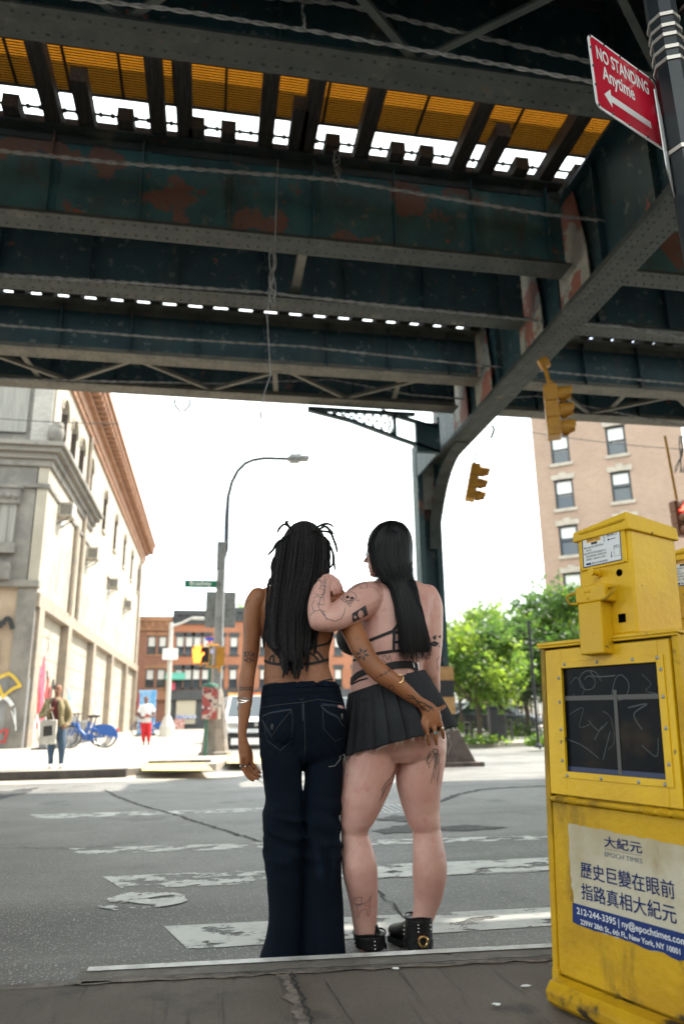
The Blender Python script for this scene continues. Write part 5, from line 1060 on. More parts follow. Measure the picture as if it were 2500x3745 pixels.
# ---- right pavement: bench, posts, iron fence, thin pole, hut
bn = at(1122, 1700, Z=.13); be = thing('park_bench', 'dark park bench with its back to the shrubs beside the small street tree', 'bench', (bn.x, bn.y, .13), (0, 0, radians(6)))
for s in (-1, 1):
    l = MB(); l.box((s*.75-.04, -.25, 0), (s*.75+.04, -.18, .42)); l.box((s*.75-.04, .18, 0), (s*.75+.04, .26, .85)); l.box((s*.75-.04, -.25, .60), (s*.75+.04, .2, .65)); l.box((s*.75-.04, -.25, .42), (s*.75+.04, -.19, .62)); l.build('leg', M['dark'], be)
st = MB()
for k in range(4): st.box((-.8, -.24+k*.11, .42), (.8, -.15+k*.11, .46))
st.build('seat', M['dark'], be); st = MB()
for k in range(3): st.box((-.8, .20, .52+k*.12), (.8, .24, .61+k*.12))
st.build('backrest', M['dark'], be)
for i, (x, l) in enumerate(((1133, 'left black bollard at the end of the bench'), (1150, 'right black bollard at the end of the bench'))):
    q = at(x, 1705-4*i, Z=.13); o = thing('bollard', l, 'bollard', (q.x, q.y, .13), group='black bollards by the bench'); MB().box((-.13, -.13, 0), (.13, .13, 1.05)).build('post', M['black'], o, bevel=.02); MB().box((-.15, -.15, 1.05), (.15, .15, 1.13)).build('cap', M['black'], o, bevel=.02)
f0, f1 = at(1155, 1690, Z=.13), at(1285, 1698, Z=.13); fe = thing('iron_fence', 'black iron picket fence behind the shrubs left of the newspaper box', 'fence', (0, 0, 0)); n = 46
rl = MB()
for z in (.35, 1.85): rl.bar((f0.x, f0.y, z+.13), (f1.x+4, f1.y-.5, z+.13), .04, .05)
rl.build('rail', M['black'], fe); pk = MB()
for k in range(n): p = V((f0.x, f0.y, 0)).lerp(V((f1.x+4, f1.y-.5, 0)), k/(n-1)); pk.box((p.x-.014, p.y-.014, .13), (p.x+.014, p.y+.014, 2.15))
tag(pk.build('picket', M['black'], fe), kind='stuff')
for k in (0, 15, 30, 45): p = V((f0.x, f0.y, 0)).lerp(V((f1.x+4, f1.y-.5, 0)), k/(n-1)); MB().box((p.x-.05, p.y-.05, .13), (p.x+.05, p.y+.05, 2.3)).build('fence_post', M['black'], fe)
q = at(1235, 1715, Z=.13); o = thing('thin_pole', 'thin black pole standing just left of the newspaper box', 'pole', (q.x, q.y, .13)); MB().cyl((0, 0, 0), (0, 0, 3.4), .045, 8).build('pole', M['black'], o); MB().lathe([(.1, 0), (.1, .05), (.05, .12)], 10).build('pole_foot', M['black'], o)
hu = thing('park_building', 'low brownish building behind the parked cars at the right', 'building', (at(1060, 1640, Y=60).x, 60, .1)); MB().box((-3, 0, 0), (14, 6, 3.6)).build('wall', mat('brownish_wall', (.32, .2, .15), .85, c2=(.40, .36, .30), sc=.3), hu); MB().box((-3.4, -.5, 3.6), (14.4, 6.4, 3.9)).build('roof', M['slate'], hu)
for k in range(4): MB().box((-1+k*3.6, -.05, .9), (.8+k*3.6, .02, 2.8)).build('window', M['blind'], hu)
# ================================================================ PEOPLE
RD, FD = V((cos(YAW), -sin(YAW), 0)), V((sin(YAW), cos(YAW), 0))
def mpp(p): return (V(p)-CO).dot(_F)*SC/F_PX
def crings(R_, k=3):
    if len(R_) < 4: return R_
    out_ = []; P = [R_[0]]+list(R_)+[R_[-1]]
    for i in range(1, len(P)-2):
        for j in range(k):
            t = j/k; row = []
            for q in range(3):
                a, b, c, d = P[i-1][q], P[i][q], P[i+1][q], P[i+2][q]
                row.append(.5*((2*b)+(c-a)*t+(2*a-5*b+4*c-d)*t*t+(3*b-a-3*c+d)*t**3))
            out_.append(tuple(row))
    out_.append(R_[-1]); return out_
def loft(mb, rings, n=20, e=2.0):
    rings = crings(rings)
    vs = []; m = len(rings)
    for c, u, v in rings:
        for k in range(n):
            t = 2*pi*k/n; a, b = cos(t), sin(t)
            if e != 2.0: a = math.copysign(abs(a)**(2/e), a); b = math.copysign(abs(b)**(2/e), b)
            vs.append(c+u*a+v*b)
    fs = [(i*n+k, i*n+(k+1) % n, (i+1)*n+(k+1) % n, (i+1)*n+k) for i in range(m-1) for k in range(n)]
    fs += [tuple(range(n))[::-1], tuple((m-1)*n+k for k in range(n))]
    return mb._a(vs, fs)
def trunk(mb, rows, Y, e=2.3, n=28):      # rows (y, left, right, half depth[, dY])
    R_ = []
    for r_ in rows:
        y, l, r2, hd = r_[:4]; dY = r_[4] if len(r_) > 4 else 0
        c = at((l+r2)/2, y, Y=Y+dY); R_.append((c, RD*((r2-l)/2*mpp(c)), FD*hd))
    return loft(mb, R_, n, e)
def limb(mb, pts, dr=1.0, n=16, rnd_end=True):  # pts (x, y, half width px, Y)
    C = [at(p[0], p[1], Y=p[3]) for p in pts]; H = [p[2]*mpp(c) for p, c in zip(pts, C)]; D = [p[4] if len(p) > 4 else dr for p in pts]
    return limb3(mb, C, H, D, n, rnd_end)
def limb3(mb, C, H, D=None, n=16, rnd_end=True):
    C = [V(c) for c in C]; D = D or [1.0]*len(C); R_ = []
    for i, c in enumerate(C):
        t = (C[min(i+1, len(C)-1)]-C[max(i-1, 0)]).normalized(); vd = (c-CO).normalized(); u = t.cross(vd)
        if u.length < .05: u = t.cross(V((0, 0, 1)))
        u.normalize(); v = u.cross(t).normalized(); R_.append((c, u*H[i], v*H[i]*D[i]))
    if rnd_end:
        t0 = (C[0]-C[1]).normalized(); t1 = (C[-1]-C[-2]).normalized(); a, b = R_[0], R_[-1]
        R_ = [(a[0]+t0*H[0]*.8, a[1]*.35, a[2]*.35), (a[0]+t0*H[0]*.5, a[1]*.8, a[2]*.8)]+R_+[(b[0]+t1*H[-1]*.5, b[1]*.8, b[2]*.8), (b[0]+t1*H[-1]*.8, b[1]*.35, b[2]*.35)]
    return loft(mb, R_, n)
def remesh(mb, name, m, parent, voxel=.0048, smooth=4, disp=None):
    o = mb.build('tmp', m); r_ = o.modifiers.new('r', 'REMESH'); r_.mode = 'VOXEL'; r_.voxel_size = voxel
    s = o.modifiers.new('s', 'SMOOTH'); s.factor = .5; s.iterations = smooth
    me = bpy.data.meshes.new_from_object(o.evaluated_get(bpy.context.evaluated_depsgraph_get())); om = o.data
    bpy.data.objects.remove(o); bpy.data.meshes.remove(om)
    me.name = name; me.materials.clear(); me.materials.append(m)
    if disp:
        me.update(); N = [v.normal.copy() for v in me.vertices]
        for v, nn in zip(me.vertices, N): v.co += nn*disp(v.co)
    me.polygons.foreach_set('use_smooth', [True]*len(me.polygons)); me.update()
    o = bpy.data.objects.new(name, me); col.objects.link(o); o.parent = parent; return o
def bvh(*obs):
    vs, fs = [], []
    for o in obs:
        n = len(vs); vs += [v.co.copy() for v in o.data.vertices]; fs += [tuple(i+n for i in p.vertices) for p in o.data.polygons]
    return BVHTree.FromPolygons(vs, fs)
def hit(B, x, y):
    d = ray(x, y).normalized(); h = B.ray_cast(CO, d, 12); return (h[0], h[1] if h[1].dot(d) < 0 else -h[1]) if h[0] else None
def ribbon(mb, B, pts, w, off=.0012, step=2.0, thick=0):
    # a strip of width w (m) laid on the surface along the D-pixel polyline
    Q = []
    for (a, b) in zip(pts, pts[1:]):
        L = max(1, int(math.hypot(b[0]-a[0], b[1]-a[1])/step))
        for i in range(L): Q.append((a[0]+(b[0]-a[0])*i/L, a[1]+(b[1]-a[1])*i/L))
    Q.append(pts[-1]); run = []
    def flush():
        if len(run) > 1:
            Lr = []
            for i, (p, nn) in enumerate(run):
                t = (run[min(i+1, len(run)-1)][0]-run[max(i-1, 0)][0])
                if t.length < 1e-7: t = V((1, 0, 0))
                s_ = nn.cross(t.normalized()).normalized()*w/2; ww = 1.0 if thick else (.5 if i in (0, len(run)-1) else 1)
                Lr.append((p+nn*off+s_*ww, p+nn*off-s_*ww, p+nn*(off-thick)+s_*ww, p+nn*(off-thick)-s_*ww))
            for a, b in zip(Lr, Lr[1:]):
                mb.quad(a[1], b[1], b[0], a[0])
                if thick: mb.quad(a[0], b[0], b[2], a[2]); mb.quad(b[1], a[1], a[3], b[3])
        run.clear()
    last = None
    for q in Q:
        h = hit(B, *q)
        if h is None or (last is not None and (h[0]-last).length > .05): flush(); last = None
        if h: run.append(h); last = h[0]
    flush(); return mb
def fillpoly(mb, B, poly, off=.0012, step=2.2, skip=None):
    xs = [p[0] for p in poly]; ys = [p[1] for p in poly]; x0, y0 = min(xs), min(ys); nx = int((max(xs)-x0)/step)+1; ny = int((max(ys)-y0)/step)+1
    def ins(x, y):
        c = False
        for (a, b) in zip(poly, poly[1:]+poly[:1]):
            if (a[1] > y) != (b[1] > y) and x < (b[0]-a[0])*(y-a[1])/(b[1]-a[1])+a[0]: c = not c
        return c
    cache = {}
    def h(i, j):
        if (i, j) not in cache: cache[i, j] = hit(B, x0+i*step, y0+j*step)
        return cache[i, j]
    idx = {}
    for i in range(nx):
        for j in range(ny):
            cx, cy = x0+(i+.5)*step, y0+(j+.5)*step
            if ins(cx, cy) and not (skip and skip(cx, cy)):
                c = [h(i, j), h(i+1, j), h(i+1, j+1), h(i, j+1)]
                if all(c) and max((c[0][0]-k[0]).length for k in c) < .05: mb.quad(*[p+n_*off for p, n_ in c][::-1])
    return mb
def C1(x, y): return (501.8+.38*x, 1160.3+.38*y)      # photo study frame -> picture units
def C2(x, y): return (501.8+.38*x, 1568.0+.38*y)
def c1s(*p): return [C1(*q) for q in p]
def c2s(*p): return [C2(*q) for q in p]
def head(mb, base, yaw, s=1.0, nose=1.0):
    # base = chin level centre, face along local +y turned by yaw (0 = away from camera)
    Mx = Matrix.Translation(base) @ Matrix.Rotation(yaw-YAW, 4, 'Z') @ Matrix.Scale(s, 4); mb.M = Mx
    R_ = [(V((0, cy, z)), V((hw, 0, 0)), V((0, hd, 0))) for z, cy, hw, hd in ((.0, .062, .012, .014), (.008, .058, .028, .030), (.035, .036, .050, .055), (.065, .020, .061, .076), (.10, .006, .068, .090), (.13, 0, .073, .097), (.16, -.004, .074, .098), (.19, -.006, .065, .086), (.212, -.006, .044, .06), (.224, -.006, .014, .02))]
    loft(mb, R_, 24)
    loft(mb, [(V((0, .098, .078)), V((.017, 0, 0)), V((0, .016, 0))), (V((0, .106, .086)), V((.016, 0, 0)), V((0, .022, 0))), (V((0, .098, .105)), V((.011, 0, 0)), V((0, .014, 0))), (V((0, .090, .128)), V((.009, 0, 0)), V((0, .010, 0)))], 10)
    mb.sph((0, .086, .052), .02, 10, (1.15, .62, .34)); mb.sph((0, .084, .042), .02, 10, (1.0, .6, .36)); mb.sph((0, .082, .136), .03, 10, (1.7, .5, .3))
    for sx in (-1, 1):
        loft(mb, [(V((sx*.070, -.012, .078)), V((.006, 0, 0)), V((0, .008, 0))), (V((sx*.076, -.014, .095)), V((.007, 0, 0)), V((0, .013, 0))), (V((sx*.079, -.016, .115)), V((.007, 0, 0)), V((0, .016, 0))), (V((sx*.078, -.016, .13)), V((.006, 0, 0)), V((0, .010, 0)))], 10)
    loft(mb, [(V((0, -.012, -.09)), V((.062, 0, 0)), V((0, .062, 0))), (V((0, -.012, -.02)), V((.052, 0, 0)), V((0, .055, 0))), (V((0, -.015, .06)), V((.052, 0, 0)), V((0, .06, 0)))], 18)
    mb.M = None; return Mx
def skin(name, c, c2, c3): return mat(name, c, .46, c2=c2, sc=6, amt=(.3, .7), spots=[(c3, 17, .54, .78), (tuple(v*.86 for v in c2), 60, .58, .8)], bump=.12, bsc=210, sss=.08, spec=.42)
M['skinL'] = skin('warm_brown_skin', (.315, .122, .052), (.255, .095, .040), (.21, .075, .034))
M['skinR'] = skin('pale_rosy_skin', (.63, .365, .305), (.54, .275, .228), (.52, .21, .185))
def denim(name, c, c2):
    m = mat(name, c, .85, c2=c2, sc=3.0, amt=(.35, .7), spots=[(tuple(v*1.7+.001 for v in c), 160, .56, .78, (1, 1, .12)), (tuple(v*2.0 for v in c), 2.2, .56, .8), (tuple(v*1.7 for v in c), 9, .58, .75, (1, 1, .25))], bump=.25, bsc=420, spec=.1); return m
M['jeans'] = denim('dark_indigo_denim', (.0042, .0080, .0160), (.0026, .0050, .010))
M['skirtm'] = denim('charcoal_denim', (.032, .0335, .0375), (.022, .023, .026))
M['stitch'] = mat('tan_stitching', (.035, .033, .035), .8); M['stitchb'] = mat('blue_stitching', (.014, .027, .05), .8)
M['strap'] = mat('black_elastic', (.008, .008, .010), .7, bump=.1, bsc=300); M['ink'] = mat('faded_tattoo_ink', (.10, .085, .088), .5); M['inkb'] = mat('dark_tattoo_ink', (.02, .02, .025), .55); M['inkl'] = mat('tattoo_ink_on_brown_skin', (.030, .022, .022), .5)
M['dread'] = mat('dreadlock_hair', (.010, .009, .010), .7, c2=(.034, .030, .030), sc=110, amt=(.42, .75), bump=1.0, bsc=260, spec=.3)
M['hairb'] = mat('glossy_black_hair', (.003, .003, .0038), .45, c2=(.006, .006, .0075), sc=30, stretch=(1, 1, .05), spec=.16)
M['gold'] = mat('gold_metal', (.75, .5, .22), .25, metal=1); M['silver'] = mat('silver_metal', (.75, .73, .70), .25, metal=1); M['turq'] = mat('turquoise_stone', (.05, .40, .42), .3)
M['leather'] = mat('black_leather', (.005, .005, .006), .42, c2=(.008, .0075, .0075), sc=20, bump=.35, bsc=110, spec=.25)
M['mesh'] = mat('sheer_tan_mesh', (.30, .125, .062), .6, c2=(.24, .10, .05), sc=8, spots=[((.19, .08, .042), 9, .55, .7, (.35, .35, 3.2))], bump=.6, bsc=22)
M['nail'] = mat('nail', (.62, .38, .32), .3)
def island(m, lo, hi):
    t = m.node_tree; g = t.nodes.new('ShaderNodeNewGeometry'); r_ = t.nodes.new('ShaderNodeMapRange'); r_.inputs['To Min'].default_value = lo; r_.inputs['To Max'].default_value = hi; t.links.new(g.outputs['Random Per Island'], r_.inputs['Value'])
    b_ = t.nodes['Principled BSDF']; x = t.nodes.new('ShaderNodeMix'); x.data_type = 'RGBA'; x.blend_type = 'MULTIPLY'; x.inputs['Factor'].default_value = 1; t.links.new(b_.inputs['Base Color'].links[0].from_socket, x.inputs[6]); t.links.new(r_.outputs['Result'], x.inputs[7]); t.links.new(x.outputs[2], b_.inputs['Base Color'])
island(M['dread'], .25, 2.2); M['strand'] = mat('glossy_black_hair_strand', (.0045, .0042, .005), .38, c2=(.008, .0075, .009), sc=30, spec=.18); island(M['strand'], .3, 1.3)
fold = lambda p, a, sc, st: a*(noise.noise(V((p.x*sc, p.y*sc, p.z*sc*st)))*1.0+.5*noise.noise(V((p.x*sc*2.3+7, p.y*sc*2.3, p.z*sc*st*2.3))))
# ---------------------------------------------------------------- the woman in jeans (left)
YL = 3.50
PL = thing('person', 'person with waist length black dreadlocks, bare back and dark flared jeans, seen from behind', 'person', at(690, 2203, Z=0)); PL.location = (0, 0, 0)
b = MB()
trunk(b, [(1300, 662, 716, .052, .02), (1325, 655, 724, .056, .02), (1340, 630, 750, .066, .01), (1350, 604, 770, .076), (1362, 588, 784, .086), (1385, 586, 782, .098), (1420, 594, 772, .105), (1460, 600, 764, .104), (1495, 606, 755, .098), (1530, 606, 755, .093), (1560, 604, 764, .098), (1600, 606, 776, .10), (1650, 606, 782, .105), (1700, 608, 778, .10)], YL)
# spine furrow is left to the shading; shoulder blades
for sx, x in ((-1, 648), (1, 728)): c = at(x, 1400, Y=YL-.085); b.sph(c, .05, 12, (1.0, .42, 1.5))
head(b, at(697, 1318, Y=YL+.03), radians(4), 1.0)
limb(b, [(594, 1368, 23, YL), (584, 1386, 23, YL), (577.5, 1420, 20.5, YL-.005), (577, 1464, 19.8, YL), (574, 1502, 19, YL+.01), (570, 1533, 17.8, YL+.015), (565.5, 1560, 18.3, YL+.005), (563, 1590, 17.8, YL), (561, 1620, 16, YL-.01), (558, 1654, 12.6, YL-.015), (555, 1686, 9.8, YL-.02), (557, 1700, 11, YL-.02)], 1.0)
limb(b, [(556, 1694, 10.5, YL-.02, .8), (559, 1714, 13, YL-.02, .8), (561, 1732, 13.5, YL-.02, .75), (562, 1746, 12, YL-.02, .7)])
for f in ([(553, 1740, 5, YL-.045), (555, 1758, 4.6, YL-.045), (564, 1776, 4.3, YL-.045), (574, 1787, 4.0, YL-.042), (581, 1791, 3.3, YL-.04)],
          [(558, 1742, 5.2, YL-.03), (562, 1760, 5, YL-.03), (573, 1775, 4.6, YL-.03), (584, 1783, 4.3, YL-.03), (592, 1787, 3.5, YL-.03)],
          [(563, 1742, 5.2, YL-.012), (570, 1757, 5, YL-.01), (580, 1770, 4.7, YL-.01), (590, 1778, 4.3, YL-.012), (597, 1782, 3.5, YL-.012)],
          [(569, 1738, 5.2, YL+.006), (577, 1751, 4.9, YL+.008), (585, 1762, 4.5, YL+.008), (592, 1769, 4.2, YL+.006), (597, 1774, 3.4, YL+.006)],
          [(565, 1708, 6, YL-.0), (572, 1721, 5.6, YL+.01), (576, 1734, 5, YL+.015), (577, 1746, 4.2, YL+.015), (576, 1753, 3.4, YL+.012)]): limb(b, f, 1.0, 10)
limb(b, [(766, 1366, 24, YL), (780, 1384, 25, YL-.03), (795, 1420, 25.5, YL-.06), (813, 1456, 25.5, YL-.11), (830, 1490, 24, YL-.15), (848, 1520, 22.5, YL-.175), (868, 1541, 22.5, YL-.188), (898, 1562, 20.5, YL-.198), (930, 1587, 16.8, YL-.20), (958, 1608, 13.6, YL-.197), (972, 1618, 13.2, YL-.192)], .95)
YH = YL-.185
limb(b, [(968, 1614, 13.5, YH, .8), (980, 1626, 18, YH-.004, .62), (988, 1640, 22, YH-.006, .5), (991, 1652, 22.5, YH-.006, .48)])
for f in ([(972, 1646, 5.4, YH-.004), (967, 1662, 5.2, YH-.010), (966, 1678, 4.8, YH-.006), (969, 1692, 4.0, YH+.004), (971, 1698, 3.2, YH+.008)],
          [(981, 1652, 5.8, YH-.008), (979, 1668, 5.6, YH-.016), (980, 1686, 5.3, YH-.012), (982, 1702, 4.6, YH), (984, 1710, 3.5, YH+.008)],
          [(993, 1653, 5.9, YH-.008), (996, 1670, 5.7, YH-.016), (998, 1688, 5.3, YH-.012), (1000, 1702, 4.6, YH), (1001, 1709, 3.5, YH+.008)],
          [(1004, 1648, 5.9, YH-.006), (1010, 1661, 5.6, YH-.012), (1014, 1676, 5.2, YH-.006), (1016, 1688, 4.5, YH+.006), (1017, 1694, 3.5, YH+.012)],
          [(992, 1632, 7, YH-.004), (1002, 1629, 6.2, YH-.004), (1010, 1626, 5.6, YH+.002), (1016, 1622, 5.2, YH+.008), (1019, 1620, 4.0, YH+.012)]): limb(b, f, 1.0, 10)
for xs in ((600, 694), (694, 786)): trunk(b, [(1690, xs[0]+12, xs[1]-12, .07), (1900, xs[0]+24, xs[1]-24, .05), (2150, xs[0]+28, xs[1]-28, .04), (2195, xs[0]+26, xs[1]-26, .05)], YL+.015, 2.0, 16)
def backdisp(cx, z0, z1, yb, legs=None):
    def f(p):
        k = 0.0
        if z0 < p.z < z1 and p.y < yb:
            w_ = min(1, (p.z-z0)/.08, (z1-p.z)/.08); k -= .010*w_*math.exp(-((p.x-cx-.01*sin(p.z*6))/.018)**2); k += .003*noise.noise(V((p.x*14, p.y*14, p.z*9)))*w_
        if legs and p.z < .88:
            k += .0016*noise.noise(V((p.x*30, p.y*30, p.z*24)))+.0022*noise.noise(V((p.x*13+5, p.y*13, p.z*11)))*min(1, p.z/.3)
            q_ = max(0, min(1, (yb+.13-p.y)/.05)); zz = p.z+.025*noise.noise(V((p.x*9, 1, 1))); k -= q_*.0022*math.exp(-((zz-.487)/.012)**2); k += q_*.003*math.exp(-((p.z-.53)/.03)**2)
        return k
    return f
bodyL = remesh(b, 'body', M['skinL'], PL, .0046, 3, backdisp(at(690, 1500, Y=YL).x, .98, 1.42, YL-.03))
# jeans
j = MB()
trunk(j, [(1571, 603, 776, .108), (1585, 600, 780, .113), (1610, 597, 788, .124, -.004), (1645, 593, 795, .130, -.008), (1680, 593, 794, .128, -.006), (1705, 595, 792, .120), (1722, 597, 790, .108), (1738, 600, 786, .090), (1750, 606, 780, .065)], YL, 2.4)
for side, rows in ((-1, [(1680, 594, 697), (1715, 596, 696), (1741, 598, 694.5), (1785, 603, 692), (1826, 606.5, 693), (1862, 603, 693), (1890, 601, 693), (1918, 605.5, 693), (1940, 602, 693), (1980, 606, 692.5), (2024, 610, 692), (2070, 614, 691.5), (2107, 616, 691), (2140, 613, 690), (2165, 608, 690), (2185, 601, 689), (2204, 596, 688)]),
                   (1, [(1680, 690, 795), (1715, 694, 791), (1741, 697.5, 788), (1785, 698, 785), (1826, 697, 781), (1862, 696, 781.5), (1890, 695.5, 783), (1940, 695, 785), (2024, 694, 786.5), (2107, 692.5, 789), (2165, 690, 790), (2204, 687, 791.5)])):
    trunk(j, [(y, l, r_, (r_-l)/2*.00186*(1.20 if y < 1750 else 1.10 if y < 1800 else .98 if y < 2100 else 1.05), (.0 if side < 0 else .01)) for y, l, r_ in rows], YL, 2.2)
butt = [(650, 1668), (742, 1664)]
for x, y in butt: j.sph(at(x, y, Y=YL-.06), .088, 16, (.98, .95, 1.12))
def jd(p):
    z = p.z; lower = max(0, min(1, (0.85-z)/.5)); k = fold(p, .008*(.35+.9*lower), 5.5, .5)
    kn = math.exp(-((z-.50)/.13)**2); q_ = noise.noise(V((p.x*6+2, p.y*6, z*17+p.x*5))); k += .016*kn*(abs(q_)*2-.5)*-1
    k += .007*math.exp(-((z-.86)/.07)**2)*noise.noise(V((p.x*9, 3, z*26+abs(p.x-.43)*30)))
    k += .010*math.exp(-((z-.05)/.10)**2)*noise.noise(V((p.x*16, p.y*16, 1)))
    return k
jeans = remesh(j, 'jeans', M['jeans'], PL, .0055, 9, jd)
BJ = bvh(jeans)
wb = MB(); ribbon(wb, BJ, c1s((258, 1112), (330, 1095), (480, 1080), (600, 1075), (726, 1080)), .030, .0032, 3, .006); ribbon(wb, BJ, c1s((250, 1145), (330, 1128), (480, 1112), (600, 1108), (732, 1116)), .024, .0030, 3, .006); wb.build('waistband', M['jeans'], jeans)
bl_ = MB(); ribbon(bl_, BJ, c1s((490, 1072), (500, 1165)), .012, .0062, 3, .006); ribbon(bl_, BJ, c1s((690, 1062), (700, 1120)), .010, .006, 3, .005); bl_.build('belt_loop', M['jeans'], jeans)
st = MB(); K = .0022; q = .0042
for pl in (c1s((250, 1222), (340, 1205), (505, 1188), (600, 1170), (745, 1192)), c1s((512, 1180), (516, 1300), (522, 1460), (512, 1530)), c1s((484, 1162), (500, 1175), (514, 1160)), c1s((262, 1285), (275, 1262), (440, 1235), (443, 1300), (437, 1400)), c1s((262, 1285), (290, 1330), (325, 1388), (360, 1330), (400, 1280), (440, 1240)), c1s((270, 1300), (296, 1420), (372, 1478), (440, 1412)), c1s((612, 1205), (740, 1215), (760, 1320)), c1s((612, 1205), (650, 1240), (712, 1270), (740, 1325), (758, 1330)), c1s((625, 1235), (632, 1345), (700, 1420), (745, 1400)), c1s((740, 1100), (752, 1200), (770, 1290))): ribbon(st, BJ, pl, K, q, 2.5)
st.build('stitching', M['stitch'], jeans)
st = MB()
for pl in (c1s((265, 1275), (300, 1255), (440, 1228)), c1s((262, 1292), (288, 1340), (322, 1396)), c1s((618, 1198), (742, 1208)), c1s((616, 1215), (655, 1250), (715, 1280), (745, 1332)), c2s((514, 460), (520, 700)), c1s((505, 1195), (508, 1300))): ribbon(st, BJ, pl, .0045, .0040, 2.5)
st.build('faded_seam', M['stitchb'], jeans)
pk = MB(); fillpoly(pk, BJ, c1s((266, 1266), (438, 1238), (400, 1290), (325, 1392), (285, 1330)), .0036); pk.build('pocket_flap', M['jeans'], jeans); pk = MB(); fillpoly(pk, BJ, c1s((615, 1205), (742, 1212), (758, 1326), (712, 1276), (650, 1246)), .0036); pk.build('pocket_flap', M['jeans'], jeans)
for x, y in ((325, 1335), (738, 1272)):
    h = hit(BJ, *C1(x, y)); k_ = MB(); k_.sph(h[0]+h[1]*.004, .0085, 10, (.8, .5, 1.6)); k_.build('pocket_button', M['dark'], jeans)
lbp = MB(); fillpoly(lbp, BJ, c1s((714, 1203), (750, 1212), (750, 1228), (714, 1220)), .005, 1.2); lb_o = lbp.build('red_white_pocket_label', mat('red_white_label', (.35, .07, .09), .7, c2=(.6, .58, .55), sc=160, amt=(.5, .55)), jeans)
# sheer mesh top and its straps
BL = bvh(bodyL)
ms = MB(); fillpoly(ms, BL, [C1(*p) for p in ((268, 890), (300, 868), (420, 860), (560, 850), (668, 830), (660, 905), (662, 960), (680, 1010), (705, 1075), (500, 1090), (268, 1125), (272, 1040), (282, 950))], .0024, 2.0); ms = ms.build('sheer_top', M['mesh'], PL, smooth=True)
sp = MB()
for pl, w_ in ((c1s((262, 795), (300, 825), (340, 852)), .008), (c1s((278, 935), (310, 950), (360, 958), (470, 960), (560, 952), (610, 942), (655, 928)), .012), (c1s((575, 872), (600, 890), (622, 918), (628, 942)), .009), (c1s((540, 858), (600, 845), (655, 832), (678, 800), (686, 762)), .010), (c1s((540, 880), (590, 920), (600, 945)), .009), (c1s((305, 950), (312, 915), (330, 900), (335, 950)), .008), (c1s((268, 1090), (300, 1076), (345, 1071), (395, 1078)), .007), (c1s((600, 1066), (640, 1054), (697, 1047)), .007), (c1s((420, 860), (480, 960)), .007), (c1s((345, 855), (470, 860)), .008)): sp = MB(); ribbon(sp, BL, pl, w_, .0045, 2.5, .004); sp.build('black_strap', M['strap'], ms)
# dreadlocks
d = MB(); r = random.Random(12)
d.sph(at(697, 1250, Y=YL+.015), .108, 20, (1.0, 1.06, 1.12)); 
def dread(pts, rad):
    # Catmull-Rom through the control points, bumpy radius
    P = [pts[0]]+pts+[pts[-1]]; Q = []
    for i in range(1, len(P)-2):
        n = max(3, int((P[i+1]-P[i]).length/.011))
        for k in range(n):
            t = k/n; Q.append(.5*((2*P[i])+(P[i+1]-P[i-1])*t+(2*P[i-1]-5*P[i]+4*P[i+1]-P[i+2])*t*t+(3*P[i]-P[i-1]-3*P[i+1]+P[i+2])*t**3))
    Q.append(P[-2]); ph = r.random()*9
    Q = [q+V((noise.noise(V((q.z*14, ph, 0))), noise.noise(V((ph, q.z*14, 3))), 0))*.0035 for q in Q]
    m = len(Q); rs = [rad*(.86+.30*r.random())*(1 if i < m-3 else (.9, .7, .4)[i-m+3]) for i in range(m)]
    d.tube(Q, rs, 7)
for layer, (n, off) in enumerate(((20, .0), (20, -.012), (20, -.024), (13, -.034))):
    for k in range(n):
        u = -1+2*(k+.5)/n+r.uniform(-.05, .05); u = max(-1, min(1, u)); uu = u*(1-.06*layer)
        rt = 1199+42*abs(u)**2+r.uniform(0, 26)*(3-layer)/3
        x0 = 697+52*uu*sqrt(max(.05, min(1, (rt-1190)/45)))
        c = cos(min(1, abs(uu))*pi/2*.92)
        p = [at(x0, rt, Y=YL+.0-.05*c+off*.3), at(696+60*uu, 1243, Y=YL-.012-.098*c**.6+off), at(690+66*uu, 1305, Y=YL-.012-.100*c**.5+off)]
        p += [at(672+60*uu+r.uniform(-3, 3), 1400, Y=YL-.110+.02*abs(uu)+off), at(668+55*uu+r.uniform(-5, 5), 1470, Y=YL-.118+.012*abs(uu)+off)]
        ye = 1552-58*abs(u)**1.6+r.uniform(-42, 16)-(1-layer/3)*14; 
        p.append(at(670+44*uu+r.uniform(-6, 6), max(1490, ye), Y=YL-.117+off)); dread(p, r.uniform(.0074, .0098))
for pl in (((450, 150), (400, 112), (365, 135), (352, 168)), ((455, 180), (410, 105), (402, 100), (420, 92)), ((420, 180), (350, 225), (330, 260), (293, 300)), ((335, 310), (320, 360), (325, 410)), ((310, 440), (300, 480), (288, 524)), ((560, 150), (620, 115), (665, 110), (692, 128)), ((580, 160), (640, 125), (672, 150), (692, 168)), ((590, 150), (668, 160), (692, 200), (708, 245), (712, 282)), ((665, 230), (690, 290), (698, 390)), ((690, 300), (690, 350), (655, 385)), ((655, 330), (648, 390), (626, 418)), ((300, 470), (290, 600), (280, 700), (268, 860)), ((320, 500), (300, 640), (298, 760)), ((590, 700), (586, 800), (578, 900)), ((310, 600), (305, 720), (318, 870)), ((430, 900), (400, 980), (388, 1040)), ((500, 900), (490, 990), (472, 1048)), ((540, 880), (535, 950), (528, 1000))):
    P = [at(*C1(*p_), Y=YL-.10-.02*r.random()) for p_ in pl]; dread(P, .0062)
d.build('dreadlocks', M['dread'], PL, smooth=True)
